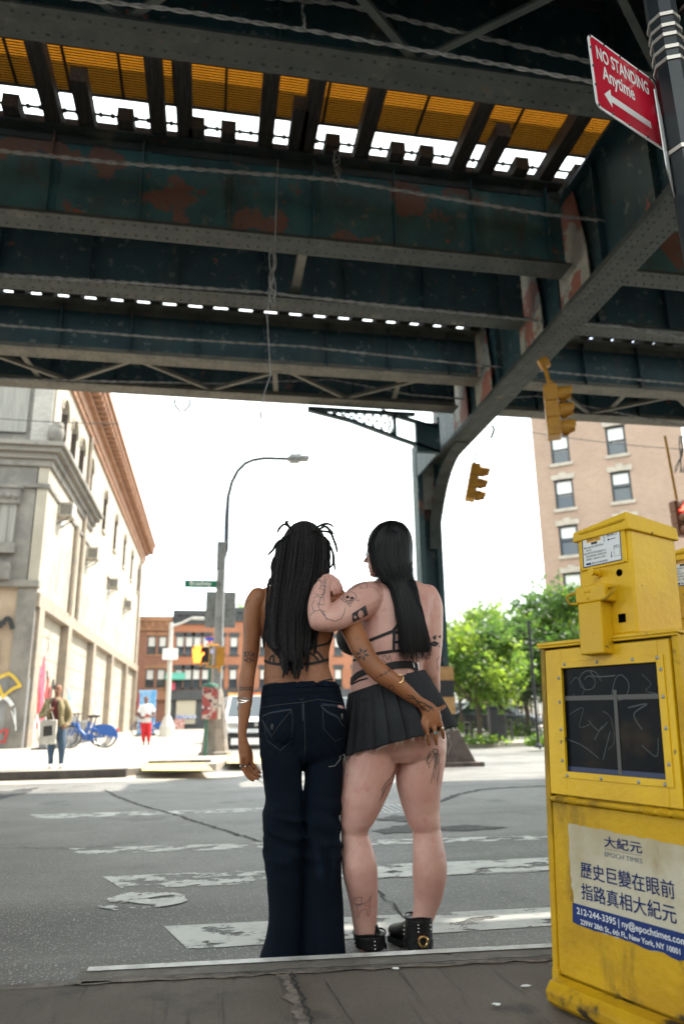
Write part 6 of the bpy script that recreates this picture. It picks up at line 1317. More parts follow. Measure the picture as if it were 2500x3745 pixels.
# jewellery and tattoos of the left woman
bg_ = MB()
for k in range(8):
    yy = 1602+k*3.9; cx_ = 561.5-(yy-1602)*.06; c = at(cx_, yy, Y=YL-.005); rr = (17.2-(yy-1602)*.06)*mpp(c); a = r.uniform(-.10, .10)
    bg_.tube([c+RD*rr*cos(t)+FD*rr*1.02*sin(t)+V((0, 0, rr*a*cos(t)+.004*sin(2*t+k))) for t in [2*pi*i/26 for i in range(26)]], .0021, 6, closed=True)
bg_.build('bangles', M['silver'], PL, smooth=True)
def ringat(x, y, rad, Y, m, stone=None, name='finger_ring'):
    c = at(x, y, Y=Y); mb = MB(); mb.tube([c+RD*rad*cos(t)+FD*rad*sin(t)+V((0, 0, rad*.25*cos(t))) for t in [2*pi*i/16 for i in range(16)]], .0019, 6, closed=True)
    o = mb.build(name, m, PL, smooth=True)
    if stone: s_ = MB(); s_.sph(c-FD*rad, .0055, 8, (.8, .6, 1.3)); s_.build('ring_stone', stone, o)
for a_ in ((555, 1757, .0098, YL-.045, M['silver'], M['dark']), (562, 1760, .0103, YL-.03, M['silver'], M['silver']), (570, 1756, .0103, YL-.01, M['silver'], None), (980, 1684, .0108, YH-.012, M['gold'], None), (997.5, 1681, .0110, YH-.013, M['silver'], M['turq']), (1014, 1671, .0108, YH-.007, M['silver'], M['silver']), (1009, 1626.5, .0112, YH, M['silver'], None)): ringat(*a_)
tl = MB(); W_ = .0032
def tat(mb, B, pl, w_=W_): ribbon(mb, B, pl, w_, .0008, 1.4)
cx_, cy_ = 180, 912
for k in range(5):
    a = 2*pi*k/5+.3; pet = []
    for i in range(9): t = -.55+1.1*i/8; rr = 13+20*cos(t*1.5)**1; pet.append((cx_+rr*cos(a+t), cy_+rr*sin(a+t)))
    tat(tl, BL, [C1(*p) for p in [(cx_+7*cos(a), cy_+7*sin(a))]+pet+[(cx_+7*cos(a), cy_+7*sin(a))]])
for pl in (((146, 880), (165, 888), (160, 905)), ((219, 890), (198, 893), (205, 910)), ((148, 938), (166, 925), (172, 940)), ((217, 938), (192, 922), (200, 940))): fillpoly(tl, BL, [C1(*p) for p in pl], .0008, 1.2)
for k in range(3): tat(tl, BL, [C1(135+k*28+11*cos(t), 1105+9*sin(t)) for t in [2*pi*i/10 for i in range(11)]], .005)
for pl in (((172, 570), (164, 590), (160, 620)), ((188, 566), (172, 585)), ((946, 1040), (975, 1025), (1010, 1010), (1048, 978)), ((975, 1010), (985, 1035)), ((1000, 995), (1012, 1020)), ((1025, 985), (1032, 1003))): tat(tl, BL, [C1(*p) for p in pl])
for k in range(6):
    a = 2*pi*k/6+.2; c_ = (866, 897); fillpoly(tl, BL, [C1(c_[0]+8*cos(a-.6), c_[1]+8*sin(a-.6)), C1(c_[0]+26*cos(a-.32), c_[1]+26*sin(a-.32)), C1(c_[0]+46*cos(a), c_[1]+42*sin(a)), C1(c_[0]+26*cos(a+.32), c_[1]+26*sin(a+.32))], .0008, 1.2)
tat(tl, BL, [C1(1042+18*cos(t), 1098+16*sin(t)) for t in [2*pi*i/14 for i in range(15)]])
for pl in (((1128, 1160), (1180, 1165), (1215, 1210), (1250, 1235)), ((1135, 1145), (1170, 1150), (1195, 1180), (1230, 1190)), ((1190, 1200), (1220, 1185), (1260, 1205), (1300, 1240)), ((1215, 1215), (1250, 1205), (1285, 1215), (1262, 1243), (1230, 1225), (1215, 1215)), ((1240, 1190), (1270, 1220), (1295, 1218))): tat(tl, BL, [C1(*p) for p in pl], .004)
tl.build('tattoo', M['inkl'], bodyL)
h = hit(BL, *C1(1090, 1046)); cf = MB(); cf.tube([h[0]+h[1]*.004+RD*.014*cos(t)+V((0, 0, .018*sin(t))) for t in [pi*(.75-1.5*i/16) for i in range(17)]], .0028, 8); cf.build('arm_cuff', M['gold'], PL, smooth=True)
# ---------------------------------------------------------------- the woman in the pleated skirt (right)
YR = 3.52
PR = thing('person', 'person with long straight black hair, tattoos, short pleated denim skirt and studded ankle boots', 'person')
b = MB()
trunk(b, [(1310, 872, 938, .058, .0), (1328, 866, 944, .062, .0), (1340, 842, 968, .078), (1352, 826, 984, .094), (1372, 818, 996, .110), (1405, 820, 992, .122), (1440, 824, 986, .130), (1475, 816, 980, .130), (1505, 809, 974, .126), (1530, 807, 970, .122), (1555, 805, 972, .126), (1585, 802, 984, .138), (1620, 802, 1002, .150, .005), (1660, 804, 1014, .155, .008), (1700, 804, 1020, .155, .01), (1728, 802, 1020, .150, .015), (1748, 812, 1012, .12, .02)], YR, 2.35)
limb(b, [(855, 1690, 55, YR, 1.15), (851, 1730, 61, YR, 1.12), (846, 1765, 61, YR, 1.08), (835, 1808, 56, YR-.005, 1.06), (824, 1850, 48, YR-.01, 1.06), (816, 1885, 37, YR-.01, 1.1), (813, 1908, 31.5, YR-.005, 1.14), (817, 1940, 34, YR-.005, 1.15), (823, 1980, 40.5, YR-.012, 1.12), (828, 2020, 38.5, YR-.005, 1.1), (833, 2065, 33.5, YR+.01, 1.08), (836, 2105, 29, YR+.02, 1.06), (839, 2145, 25.5, YR+.03, 1.05), (843, 2168, 22, YR+.035, 1.0)], 1.1, 24)
limb(b, [(966, 1690, 57, YR+.005, 1.15), (966, 1735, 55.5, YR+.005, 1.12), (960, 1790, 53, YR+.005, 1.08), (963, 1830, 47, YR, 1.06), (968, 1862, 40, YR-.002, 1.08), (974, 1890, 35.3, YR, 1.12), (979, 1912, 33, YR, 1.15), (982.5, 1948, 36.5, YR-.008, 1.15), (985, 1986, 39.2, YR-.014, 1.12), (984, 2024, 37.5, YR-.008, 1.1), (979.5, 2062, 31.5, YR, 1.08), (972, 2095, 25.8, YR+.005, 1.08), (966, 2116, 23.5, YR+.005, 1.08), (960, 2150, 21, YR+.01, 1.0)], 1.1, 24)
# buttocks below the hem
for x, y, s in ((889, 1684, .098), (972, 1662, .096)): b.sph(at(x, y, Y=YR-.075), s, 18, (.98, .90, 1.05))
# breasts / front (only the left one shows past the arm)
for x in (812, 930): b.sph(at(x, 1462, Y=YR+.125), .085, 14, (1, .9, .95))
# left arm raised onto the other woman's shoulder
limb(b, [(856, 1372, 40, YR-.01), (832, 1378, 42, YR-.06, .95), (804, 1397, 37.5, YR-.12), (776, 1412, 32.5, YR-.165), (752, 1423, 28, YR-.19), (734, 1426, 24, YR-.20)], .95, 20)
limb(b, [(731, 1428, 23, YR-.20), (731, 1410, 26, YR-.195), (732, 1388, 26.5, YR-.18), (735, 1362, 23, YR-.155), (739, 1342, 18.5, YR-.13), (744, 1331, 15.5, YR-.115)], .95, 18)
limb(b, [(742, 1332, 15.5, YR-.12, .8), (755, 1331, 15.5, YR-.10, .7), (766, 1338, 14.5, YR-.085, .6)], .8)
for f in ([(762, 1330, 5.2, YR-.10), (772, 1334, 5.2, YR-.10), (780, 1343, 4.9, YR-.09), (783, 1353, 4.2, YR-.075)], [(762, 1337, 5.2, YR-.115), (771, 1342, 5.0, YR-.115), (777, 1351, 4.8, YR-.105), (779, 1359, 4.0, YR-.095)], [(758, 1344, 5, YR-.125), (766, 1349, 4.9, YR-.125), (771, 1357, 4.5, YR-.115), (773, 1364, 3.8, YR-.105)], [(753, 1348, 4.6, YR-.13), (760, 1354, 4.4, YR-.13), (764, 1361, 4.1, YR-.122), (765, 1366, 3.5, YR-.115)], [(750, 1326, 5.6, YR-.08), (762, 1325, 5.2, YR-.06), (772, 1330, 4.8, YR-.05), (778, 1336, 4.0, YR-.045)]): limb(b, f, 1.0, 10)
# right arm hanging, bent forward at the elbow
limb(b, [(975, 1366, 30, YR), (986, 1392, 29, YR-.005), (989, 1430, 26.5, YR-.01), (989, 1470, 25, YR-.01), (987, 1510, 24, YR-.01), (986, 1540, 22.5, YR), (988, 1556, 20.5, YR+.02)], 1.0, 18)
limb(b, [(988, 1552, 19.5, YR+.015), (992, 1572, 17.5, YR+.07), (993, 1590, 15, YR+.13), (990, 1604, 12, YR+.18), (985, 1612, 12.5, YR+.21, .7), (980, 1620, 13, YR+.25, .6)], 1.0)
for k in range(4): limb(b, [(974+k*5, 1621, 4.6, YR+.25), (972+k*5, 1628, 4.4, YR+.28), (972+k*5, 1637, 4.1, YR+.30), (973+k*5, 1645, 3.5, YR+.305)], 1.0, 8)
limb(b, [(972, 1612, 5.5, YR+.22), (966, 1614, 5, YR+.25), (964, 1620, 4.2, YR+.28)], 1.0, 8)
HM = head(b, at(886, 1321, Y=YR-.0), radians(62), 1.0)
bodyR = remesh(b, 'body', M['skinR'], PR, .0046, 4, backdisp(at(905, 1480, Y=YR).x, 1.02, 1.44, YR-.03, True))
def headpt(p): return HM @ V(p)
ey = MB()
for sx in (-1, 1): c = headpt((sx*.032, .082, .112)); ey.sph(c, .0125, 10)
ey.build('eyes', M['white'], PR, smooth=True); ey = MB()
for sx in (-1, 1): c = headpt((sx*.034, .092, .112)); ey.sph(c, .0055, 8)
ey.build('irises', M['dark'], PR, smooth=True)
lp_ = MB(); lp_.M = HM; lp_.sph((0, .092, .051), .014, 10, (1.3, .5, .5)); lp_.M = None; lp_.build('lips', mat('lips', (.5, .2, .18), .4), PR, smooth=True)
gl = MB()
for sx in (-1, 1):
    gl.tube([headpt((sx*.034+.028*cos(t), .112-.012*abs(cos(t)), .112+.024*sin(t))) for t in [2*pi*i/18 for i in range(18)]], .0022, 6, closed=True)
    gl.tube([headpt((sx*.062, .103, .117)), headpt((sx*.078, .05, .118)), headpt((sx*.080, -.01, .115))], .002, 6)
gl.tube([headpt((-.007, .116, .117)), headpt((.007, .116, .117))], .002, 6); gl.build('glasses', M['dark'], PR, smooth=True)
# hair: close cap with a long tail, then fine strands lying over it
hb = MB()
trunk(hb, [(1196, 890, 902, .02, .0), (1201, 873, 919, .06, .0), (1210, 860, 932, .088), (1225, 848, 941, .104), (1245, 842, 946, .112), (1268, 844, 946.5, .108, -.006), (1290, 852, 945.5, .096, -.02), (1308, 862, 945, .082, -.035), (1322, 866, 946, .070, -.05), (1338, 876, 951, .058, -.068), (1352, 893, 955, .046, -.09)], YR, 2.1, 26)
trunk(hb, [(1335, 884, 953, .045, -.085), (1360, 900, 960, .036, -.112), (1400, 906, 967, .030, -.130), (1440, 911, 977, .026, -.142), (1480, 916, 985, .022, -.148), (1496, 919, 988, .016, -.148)], YR, 2.0, 22)
hair = remesh(hb, 'hair', M['hairb'], PR, .006, 4, lambda p: .0022*noise.noise(V((p.x*70, p.y*70, p.z*2.2))))
hs = MB(); r = random.Random(31)
for k in range(900):
    u = r.uniform(-1, 1); lay = r.random()
    if k < 620:      # long strands down the back
        x1 = 905+48*u; p = []
        for (y, xc, hw_, dY, hd_) in ((1204, 897, 16, -.03, .05), (1224, 896, 40, -.01, .098), (1250, 895, 50, .0, .116), (1285, 897, 46, -.02, .102), (1318, 906, 39, -.045, .078), (1350, 924, 31, -.09, .051), (1400, 937, 31, -.130, .036), (1450, 947, 33, -.144, .032)):
            p.append(at(xc+hw_*u+r.uniform(-1, 1), y+r.uniform(-3, 3), Y=YR+dY-hd_*sqrt(max(0, 1-u*u*.96))-.002-.004*lay))
        ye = 1512+r.uniform(-24, 8)-8*u*u; p.append(at(953+36*u+r.uniform(-4, 4), ye, Y=YR-.152-.030*sqrt(max(0, 1-u*u))-.004*lay))
    else:            # short layer ending at the jaw and nape
        p = []; ye = 1326+r.uniform(-8, 14)
        for (y, xc, hw_, dY, hd_) in ((1204, 897, 16, -.03, .05), (1224, 896, 42, -.01, .100), (1250, 895, 52.5, .0, .118), (1285, 897, 49, -.02, .106)):
            p.append(at(xc+hw_*u+r.uniform(-1, 1), y+r.uniform(-3, 3), Y=YR+dY-hd_*sqrt(max(0, 1-u*u*.96))-.006))
        p.append(at(906+45*u+r.uniform(-4, 4), ye, Y=YR-.05-.088*sqrt(max(0, 1-u*u))-.008))
    rad = r.uniform(.0009, .0019); hs.tube(p, [rad*.8]+[rad]*(len(p)-2)+[rad*.3], 4, caps=False)
for (pl, yy) in (((925, 1197, 885, 1192, 862, 1200), -.05), ((915, 1195, 900, 1190, 878, 1196), -.03)): hs.tube([at(pl[i], pl[i+1], Y=YR+yy) for i in (0, 2, 4)], .0006, 4)
for x in (858, 862, 866, 870, 875): hs.tube([at(848+(x-858)*.5, 1285, Y=YR-.06), at(x-5, 1305, Y=YR-.07), at(x+r.uniform(-3, 3), 1331, Y=YR-.075)], .0012, 4)
for k in range(60):
    u = r.uniform(-1, 1); s_ = 1 if u > 0 else -1; x0 = 895+47*u; y0 = 1205+26*u*u; e0 = r.uniform(2, 8)
    hs.tube([at(x0, y0+4, Y=YR-.06), at(x0+s_*e0*.5, y0+14, Y=YR-.07), at(x0+s_*e0*.8+r.uniform(-3, 3), y0+r.uniform(25, 60), Y=YR-.08)], .0004, 3)
for k in range(50):
    y0 = r.uniform(1340, 1460); x0 = 905+(y0-1340)*.1 if k % 2 else 957+(y0-1340)*.24; hs.tube([at(x0+(8 if k % 2 else -8), y0-20, Y=YR-.15), at(x0-(2 if k % 2 else -2), y0+20, Y=YR-.16), at(x0+r.uniform(-4, 4), y0+60, Y=YR-.16)], .0006, 3)
hs.build('hair_strands', M['strand'], hair, smooth=True)
# skirt
def skirt():
    NT, NA, NP = 26, 560, 22; vs = []; fs = []
    for i in range(NT+1):
        t = i/NT; te = t**.85
        xc = 886+te*(907-886)+4*t; yc = 1566+t*(1703-1566); hw_ = 86+te*(133-86); hd_ = .172+te*.062; sl = -.30+t*.06; c = at(xc, yc, Y=YR+.012-.005*t); k = mpp(c)
        for q in range(NA):
            a = 2*pi*q/NA; w_ = (a*NP/(2*pi)+.12*sin(3*a)) % 1.0
            sw = (w_/.88 if w_ < .88 else 1-(w_-.88)/.12); amp = .055*min(1, t*1.5)+.006
            rr = 1-amp+amp*1.6*sw+(.035*t*sin(5*a+1.2) if t > 0 else 0)*.6
            x = cos(a)*hw_*k*rr; y = sin(a)*hd_*rr
            z = -sl*cos(a)*hw_*k+(-.012*sin(a)*t)+.006*t*noise.noise(V((cos(a)*3, sin(a)*3, 0)))+(.03*t*max(0, -sin(a))*max(0, 1-abs(cos(a))*1.1))*.0
            vs.append(c+RD*x+FD*y+V((0, 0, z)))
    for i in range(NT):
        for q in range(NA): fs.append((i*NA+q, i*NA+(q+1) % NA, (i+1)*NA+(q+1) % NA, (i+1)*NA+q))
    mb = MB(); mb._a(vs, fs); o = mb.build('skirt', M['skirtm'], PR, smooth=True); s = o.modifiers.new('solid', 'SOLIDIFY'); s.thickness = .0025; s.offset = 0
    return o, vs, NT, NA
sk, svs, NT, NA = skirt()
BS = bvh(sk)
wbm = MB(); 
for (i0, off) in ((0, .003),):
    rows = []
    for q in range(NA):
        p0, p1 = svs[q], svs[5*NA+q]; c0 = sum((svs[k] for k in range(0, NA, 20)), V((0, 0, 0)))/(NA/20); o_ = V((p0.x-c0.x, p0.y-c0.y, 0)).normalized()*.004; rows.append((p0+o_+V((0, 0, .004)), p0.lerp(p1, .95)+o_))
    for q in range(NA): a, b_ = rows[q], rows[(q+1) % NA]; wbm.quad(a[0], a[1], b_[1], b_[0])
wbm.build('skirt_waistband', M['skirtm'], sk)
th = MB(); r = random.Random(5)
for k in range(150):
    q = r.randrange(NA); p = svs[NT*NA+q]; L = r.uniform(.004, .022)*(3 if r.random() < .06 else 1); th.tube([p, p+V((r.uniform(-.4, .4)*L, r.uniform(-.4, .1)*L, -L*.6)), p+V((r.uniform(-.8, .8)*L, r.uniform(-.4, .1)*L, -L))], .0006, 3)
for pl in (((725, 1520), (755, 1500), (770, 1560), (800, 1590), (824, 1612)), ((735, 1525), (700, 1570), (662, 1576)), ((1040, 1400), (1020, 1455)), ((1385, 1390), (1400, 1440), (1380, 1500))): th.tube([at(*C1(*p), Y=YR-.19) for p in pl], .0007, 3)
th.build('frayed_hem_thread', mat('pale_thread', (.55, .53, .5), .8), sk)
# straps, belt, bra
BR = bvh(bodyR); sp = MB()
for pl, w_ in ((c1s((880, 828), (930, 805), (1050, 757), (1090, 705)), .014), (c1s((1048, 762), (1120, 772), (1200, 770)), .012), (c1s((1056, 760), (1054, 880)), .013), (c1s((1058, 824), (1140, 822)), .013), (c1s((930, 900), (965, 890), (1050, 877), (1140, 872), (1230, 868)), .013), (c1s((800, 885), (830, 905), (870, 918)), .012), (c1s((812, 935), (850, 925)), .010)): sp = MB(); ribbon(sp, BR, pl, w_, .004, 2.5, .004); sp.build('black_strap', M['strap'], PR)
sp = MB()
for pl, w_ in ((c1s((1020, 975), (1060, 962), (1120, 958), (1165, 960), (1200, 985)), .034), (c1s((798, 1058), (840, 1022), (890, 1000), (940, 985), (1020, 972)), .030), (c1s((800, 1080), (850, 1055), (900, 1042)), .006), (c1s((1130, 1018), (1165, 1012), (1190, 995), (1198, 978)), .007)): sp = MB(); ribbon(sp, BR, pl, w_, .005, 2.5, .005); bel = sp.build('waist_strap', M['strap'], PR)
h = hit(BR, *C1(1178, 962)); bk = MB(); bk.tube([h[0]+h[1]*.010+RD*a_+V((0, 0, c_)) for a_, c_ in ((-.012, .018), (.012, .012), (.014, -.016), (-.006, -.012))], .0018, 6, closed=True); bk.build('strap_buckle', M['silver'], bel)
cu = MB(); cu.sph(at(812, 1464, Y=YR+.122), .092, 18, (1, .92, .95)); cu.sph(at(930, 1462, Y=YR+.125), .090, 18, (1, .9, .95)); cu.build('bra', M['strap'], PR, smooth=True)
# tattoos
t1_ = MB(); t2_ = MB()
def ta(*p, w_=.0030, mb=None): ribbon(t1_ if mb is None else mb, BR, c1s(*p), w_, .0009, 1.4)
ta((640, 425), (630, 470), (640, 520), (612, 560), (600, 610), (625, 650), (650, 680), (700, 698), (740, 680), (757, 640), (760, 615)); ta((648, 440), (640, 490), (630, 530), (632, 580)); ta((590, 450), (620, 455), (650, 470)); ta((575, 530), (605, 540), (640, 532)); ta((570, 560), (590, 545), (630, 560)); ta((600, 430), (620, 470), (610, 500)); ta((548, 665), (580, 635), (610, 630), (640, 640)); ta((575, 640), (560, 600), (580, 570)); ta((620, 640), (640, 660), (650, 690)); ta((600, 500), (650, 510)); ta((615, 480), (655, 490)); ta((590, 590), (620, 600), (640, 590))
for k in range(7): ta((770+k*18, 520-k*9), (780+k*18, 505-k*9), (792+k*18, 512-k*9), (786+k*18, 490-k*9), (800+k*18, 480-k*8), w_=.0026)
ta((800, 480), (840, 455), (890, 470), (895, 495), (850, 500), (860, 480)); ta((900, 488), (930, 495), (955, 510), (970, 535), (980, 552), w_=.002); ta((985, 920), (1000, 900), (1020, 930), (1030, 900), (1040, 945)); ta((980, 925), (1010, 950), (1040, 945))
# skull with crossed bones
ta(*[(790+40*cos(t), 548+28*sin(t)) for t in [2*pi*i/16 for i in range(17)]], w_=.004); ta((770, 572), (775, 592), (800, 590), (810, 570)); ta((782, 575), (784, 592)); ta((793, 575), (795, 592)); ta((750, 575), (725, 550), (735, 540), (720, 530)); ta((825, 570), (845, 575), (842, 562)); ta((770, 585), (790, 610), (800, 600)); ta((740, 560), (760, 585), (772, 570))
for x, y, rx, ry in ((776, 552, 11, 9), (803, 558, 11, 9), (792, 572, 4, 5)): fillpoly(t2_, BR, [C1(x+rx*cos(t), y+ry*sin(t)) for t in [2*pi*i/9 for i in range(9)]], .001, 1.1)
# dark rectangular patch with a pale figure
fig = [(850, 640), (866, 625), (878, 640), (872, 672), (850, 690), (832, 672)]
def infig(x, y):
    X_, Y_ = (x-501.8)/.38, (y-1160.3)/.38; return ((X_-856)/17)**2+((Y_-655)/24)**2 < 1 or ((X_-822)/8)**2+((Y_-672)/9)**2 < 1
fillpoly(t2_, BR, c1s((804, 650), (884, 600), (899, 660), (806, 706)), .001, 1.1, infig)
for pl in (((1290, 790), (1312, 778), (1308, 812), (1292, 806)), ((1318, 790), (1340, 780), (1338, 800)), ((1268, 830), (1300, 815), (1330, 830), (1310, 850), (1285, 848)), ((1322, 846), (1332, 842), (1328, 858))): fillpoly(t2_, BR, c1s(*pl), .001, 1.1)
ta((1332, 905), (1316, 930), (1314, 965), (1328, 998))
def tb(*p, w_=.0030): ribbon(t1_, BR, c2s(*p), w_, .0009, 1.4)
# bow on the right thigh
tb((1300, 410), (1270, 415), (1250, 465), (1262, 490), (1290, 450), (1305, 415)); tb((1308, 410), (1330, 430), (1330, 470), (1318, 490), (1308, 420)); tb((1292, 398), (1310, 396), (1322, 408), (1318, 425), (1300, 425), (1290, 412), (1292, 398), w_=.005); tb((1300, 425), (1302, 480), (1290, 550), (1276, 605)); tb((1308, 425), (1312, 500), (1298, 560), (1300, 580)); tb((1312, 425), (1322, 510), (1316, 570), (1318, 622)); tb((1318, 425), (1332, 500), (1324, 560), (1316, 600)); tb((1265, 430), (1285, 425)); tb((1258, 450), (1280, 440)); tb((1266, 495), (1270, 512)); tb((1302, 440), (1306, 520), w_=.004); tb((1272, 425), (1258, 470), w_=.005)
# ribbon on the left thigh
tb((1072, 505), (1050, 540), (1020, 600), (990, 650), (968, 718)); tb((1068, 515), (1040, 590), (1005, 640), (985, 690)); tb((1060, 525), (1045, 600), (1020, 610)); tb((1060, 540), (1030, 575), (1000, 610), (978, 650), w_=.005); tb((1010, 620), (985, 680), (968, 715))
# small line drawing of a four legged animal on the calf
tb((815, 1310), (825, 1295), (845, 1292), (865, 1290), (858, 1310), (866, 1325), (850, 1332), (830, 1335), (815, 1325), (815, 1310), w_=.0024); tb((820, 1335), (835, 1345), (860, 1335), (895, 1322), (905, 1300), (918, 1280), (912, 1305), (910, 1325), w_=.0024); tb((835, 1345), (838, 1375), (832, 1410), (842, 1415), (850, 1385), (862, 1370), (885, 1360), (895, 1375), (893, 1402), (906, 1404), (910, 1370), (905, 1335), w_=.0024); tb((840, 1310), (846, 1312), w_=.006); tb((870, 1340), (882, 1336), w_=.002); tb((885, 1345), (893, 1338), w_=.002); tb((850, 1350), (860, 1345), w_=.002)
t1_.build('tattoo', M['ink'], bodyR); t2_.build('tattoo', M['inkb'], bodyR)
# boots
def boot(rows, toe, lab=None):
    b_ = MB(); R_ = []
    for y, l, r2, hd, Y in rows: c = at((l+r2)/2, y, Y=Y); R_.append((c, RD*((r2-l)/2*mpp(c)), FD*hd))
    base = R_[-1][0]; zb = .028
    loft(b_, R_+[(V((base.x, base.y, zb)), R_[-1][1]*1.02, R_[-1][2]*1.05)], 24, 2.2)
    t = V(toe).normalized(); s = V((t.y, -t.x, 0)); base0 = V((base.x, base.y, 0))
    F_ = []
    for d_, hw_, hh in ((-.045, .036, .05), (.0, .042, .052), (.05, .043, .048), (.10, .045, .036), (.15, .042, .028), (.185, .030, .022), (.20, .012, .014)): F_.append((base0+t*d_+V((0, 0, zb+hh*.9)), s*hw_, V((0, 0, hh))))
    loft(b_, F_, 18); o = remesh(b_, 'boot', M['leather'], PR, .005, 3)
    so = MB(); pol = [(-.065, .0), (-.05, .036), (.0, .042), (.10, .048), (.17, .042), (.205, .015), (.205, -.015), (.17, -.042), (.10, -.048), (.0, -.042), (-.05, -.036)]
    so.prism(pol, base0+V((0, 0, .018)), t, s, (0, 0, 1), .012); so.prism([(-.062, .032), (-.062, -.032), (.015, -.038), (.015, .038)], base0, t, s, (0, 0, 1), .018); so.prism([(.07, .044), (.07, -.044), (.19, -.03), (.19, .03)], base0+V((0, 0, .0)), t, s, (0, 0, 1), .018); so.build('sole', M['black'], o)
    return o
bo1 = boot([(2141, 810, 883, .068, YR+.03), (2150, 810, 883, .068, YR+.03), (2165, 812, 885, .068, YR+.03), (2180, 814, 887, .068, YR+.03)], (.02, 1, 0))
bo2 = boot([(2103, 929, 991, .062, YR+.005), (2112, 929, 991, .063, YR+.005), (2135, 928, 991, .063, YR+.005), (2160, 925, 992, .064, YR+.005), (2178, 924, 993, .065, YR+.005)], (-.38, .92, 0))
# hollow rims of the boots
for rows in (((2139, 810, 883, .067, YR+.03),), ((2101, 929, 991, .062, YR+.005),)):
    y, l, r2, hd, Y = rows[0]; c = at((l+r2)/2, y, Y=Y); u = RD*((r2-l)/2*mpp(c)); v = FD*hd
    mb = MB(); mb.tube([c+u*cos(t)+v*sin(t)+V((0, 0, .004*sin(3*t))) for t in [2*pi*i/30 for i in range(30)]], .0045, 8, closed=True); mb.build('boot_rim', M['leather'], bo1 if y > 2120 else bo2, smooth=True)
pt = MB(); B1 = bvh(bo1, bo2); ribbon(pt, B1, c2s((1258, 1415), (1256, 1445)), .018, .006, 3, .005); ribbon(pt, B1, c2s((988, 1525), (1012, 1518)), .012, .005, 3, .005); pt.build('pull_tab', M['leather'], bo2)
ss = MB()
for x, y in ((940, 1560), (941, 1583), (942, 1606), (943, 1628), (820, 1560), (821, 1582), (822, 1604), (1203, 1460), (1204, 1480), (1204, 1502), (1120, 1465), (1119, 1490), (1118, 1515), (1180, 1612), (1100, 1610), (1125, 1612), (1275, 1460), (1276, 1485)):
    h = hit(B1, *C2(x, y))
    if h: ss.sph(h[0]+h[1]*.001, .0042, 8)
ss.build('stud', M['silver'], bo2, smooth=True)
bl2 = MB(); ribbon(bl2, B1, c2s((1105, 1545), (1160, 1555), (1230, 1560), (1285, 1562)), .022, .006, 3, .006); bl2.build('boot_strap', M['leather'], bo2); h = hit(B1, *C2(1228, 1556))
if h:
    bk = MB(); u_ = h[1].cross(V((0, 0, 1))).normalized(); cb_ = h[0]+h[1]*.010; bk.tube([cb_+u_*.020*cos(t)+V((0, 0, .020*sin(t))) for t in [2*pi*i/18 for i in range(18)]], .0055, 8, closed=True); bk.cbox(cb_-u_*.016, (.006, .006, .042)); bk.build('buckle', M['gold'], bo2, smooth=True)
# ---------------------------------------------------------------- the two men on the far pavement
def man(lab, x, yh, yf, Y, cols, pose):
    # picture-space figure: u = units of head-to-foot height / 100, origin at the feet centre
    o = thing('person', lab, 'person'); H = yf-yh; S_ = H/100.0
    def P(px, py): return x+px*S_, yf-py*S_
    Z0 = .13; Yd = Y
    def L(mb, pts, n=10): return limb(mb, [(P(a, b)[0], P(a, b)[1], c*S_, Yd+dy) for a, b, c, dy in pts], 1.0, n)
    def T(mb, rows): return trunk(mb, [(P(0, y)[1], P(l, 0)[0], P(r_, 0)[0], hd) for y, l, r_, hd in rows], Yd, 2.2, 16)
    b = MB(); Hm = Y*0+ (at(x, yh, Y=Y).z-Z0)/1.75
    head(b, at(P(pose['hx'], 86)[0], P(0, 86.8)[1], Y=Yd-.01), pi+pose.get('hyaw', 0), Hm)
    T(b, [(52, -7.5, 7.5, .10), (62, -7, 7, .10), (72, -9, 9, .11), (80, -9.5, 9.5, .10), (84, -4, 4, .06)])
    for arm in pose['arms']: L(b, arm)
    for hnd in pose['hands']:
        for k in range(4): hx, hy, dx, dy, dz = hnd; L(b, [(hx+k*.75-1.1, hy, .55, dz), (hx+k*.75-1.1+dx*.5, hy+dy*.5, .5, dz-.01), (hx+k*.75-1.1+dx, hy+dy, .42, dz)], 6)
        L(b, [(hx-dx*.3, hy-dy*.6, 1.6, dz), (hx, hy, 1.8, dz)], 8); L(b, [(hx+1.2, hy-dy*.3, .6, dz-.02), (hx+2.1, hy+dy*.2, .5, dz-.03)], 6)
    for lg in pose['legs']: L(b, lg)
    for (fx_, fy_) in pose['feet']: L(b, [(fx_, 1.5, 2.0, .03), (fx_, 1.2, 2.0, -.12), (fx_, 1.0, 1.6, -.19)])
    remesh(b, 'body', cols['skin'], o, .012, 2)
    def cl(name, key, fn, vox=.012): mb = MB(); fn(mb); return remesh(mb, name, cols[key], o, vox, 2, lambda p: fold(p, .008, 9, .8))
    for nm, key, fn in pose['clothes'](L, T): cl(nm, key, fn)
    h = MB(); hc = at(P(pose['hx'], 95.5)[0], P(0, 95.8)[1], Y=Yd+.03); h.sph(hc, .112*Hm, 14, (.78, .98, .72)); h.build('hair', cols['hair'], o, smooth=True)
    sh = MB()
    for (fx_, fy_) in pose['feet']: L(sh, [(fx_, 2.0, 2.5, .05), (fx_, 1.6, 2.6, -.10), (fx_, 1.3, 2.2, -.21)])
    remesh(sh, 'shoes', cols['shoe'], o, .012, 2); return o, P
def g_(n, c, **k): return mat(n, c, .8, c2=tuple(v*.8 for v in c), sc=6, **k)
CA = {'skin': g_('tan_skin', (.27, .13, .085)), 'hair': M['dread'], 'shoe': g_('white_sneaker', (.75, .74, .72)), 'jacket': g_('olive_jacket', (.27, .22, .115)), 'shirt': g_('dark_red_shirt', (.14, .03, .035)), 'jeans': g_('blue_jeans', (.045, .085, .14))}
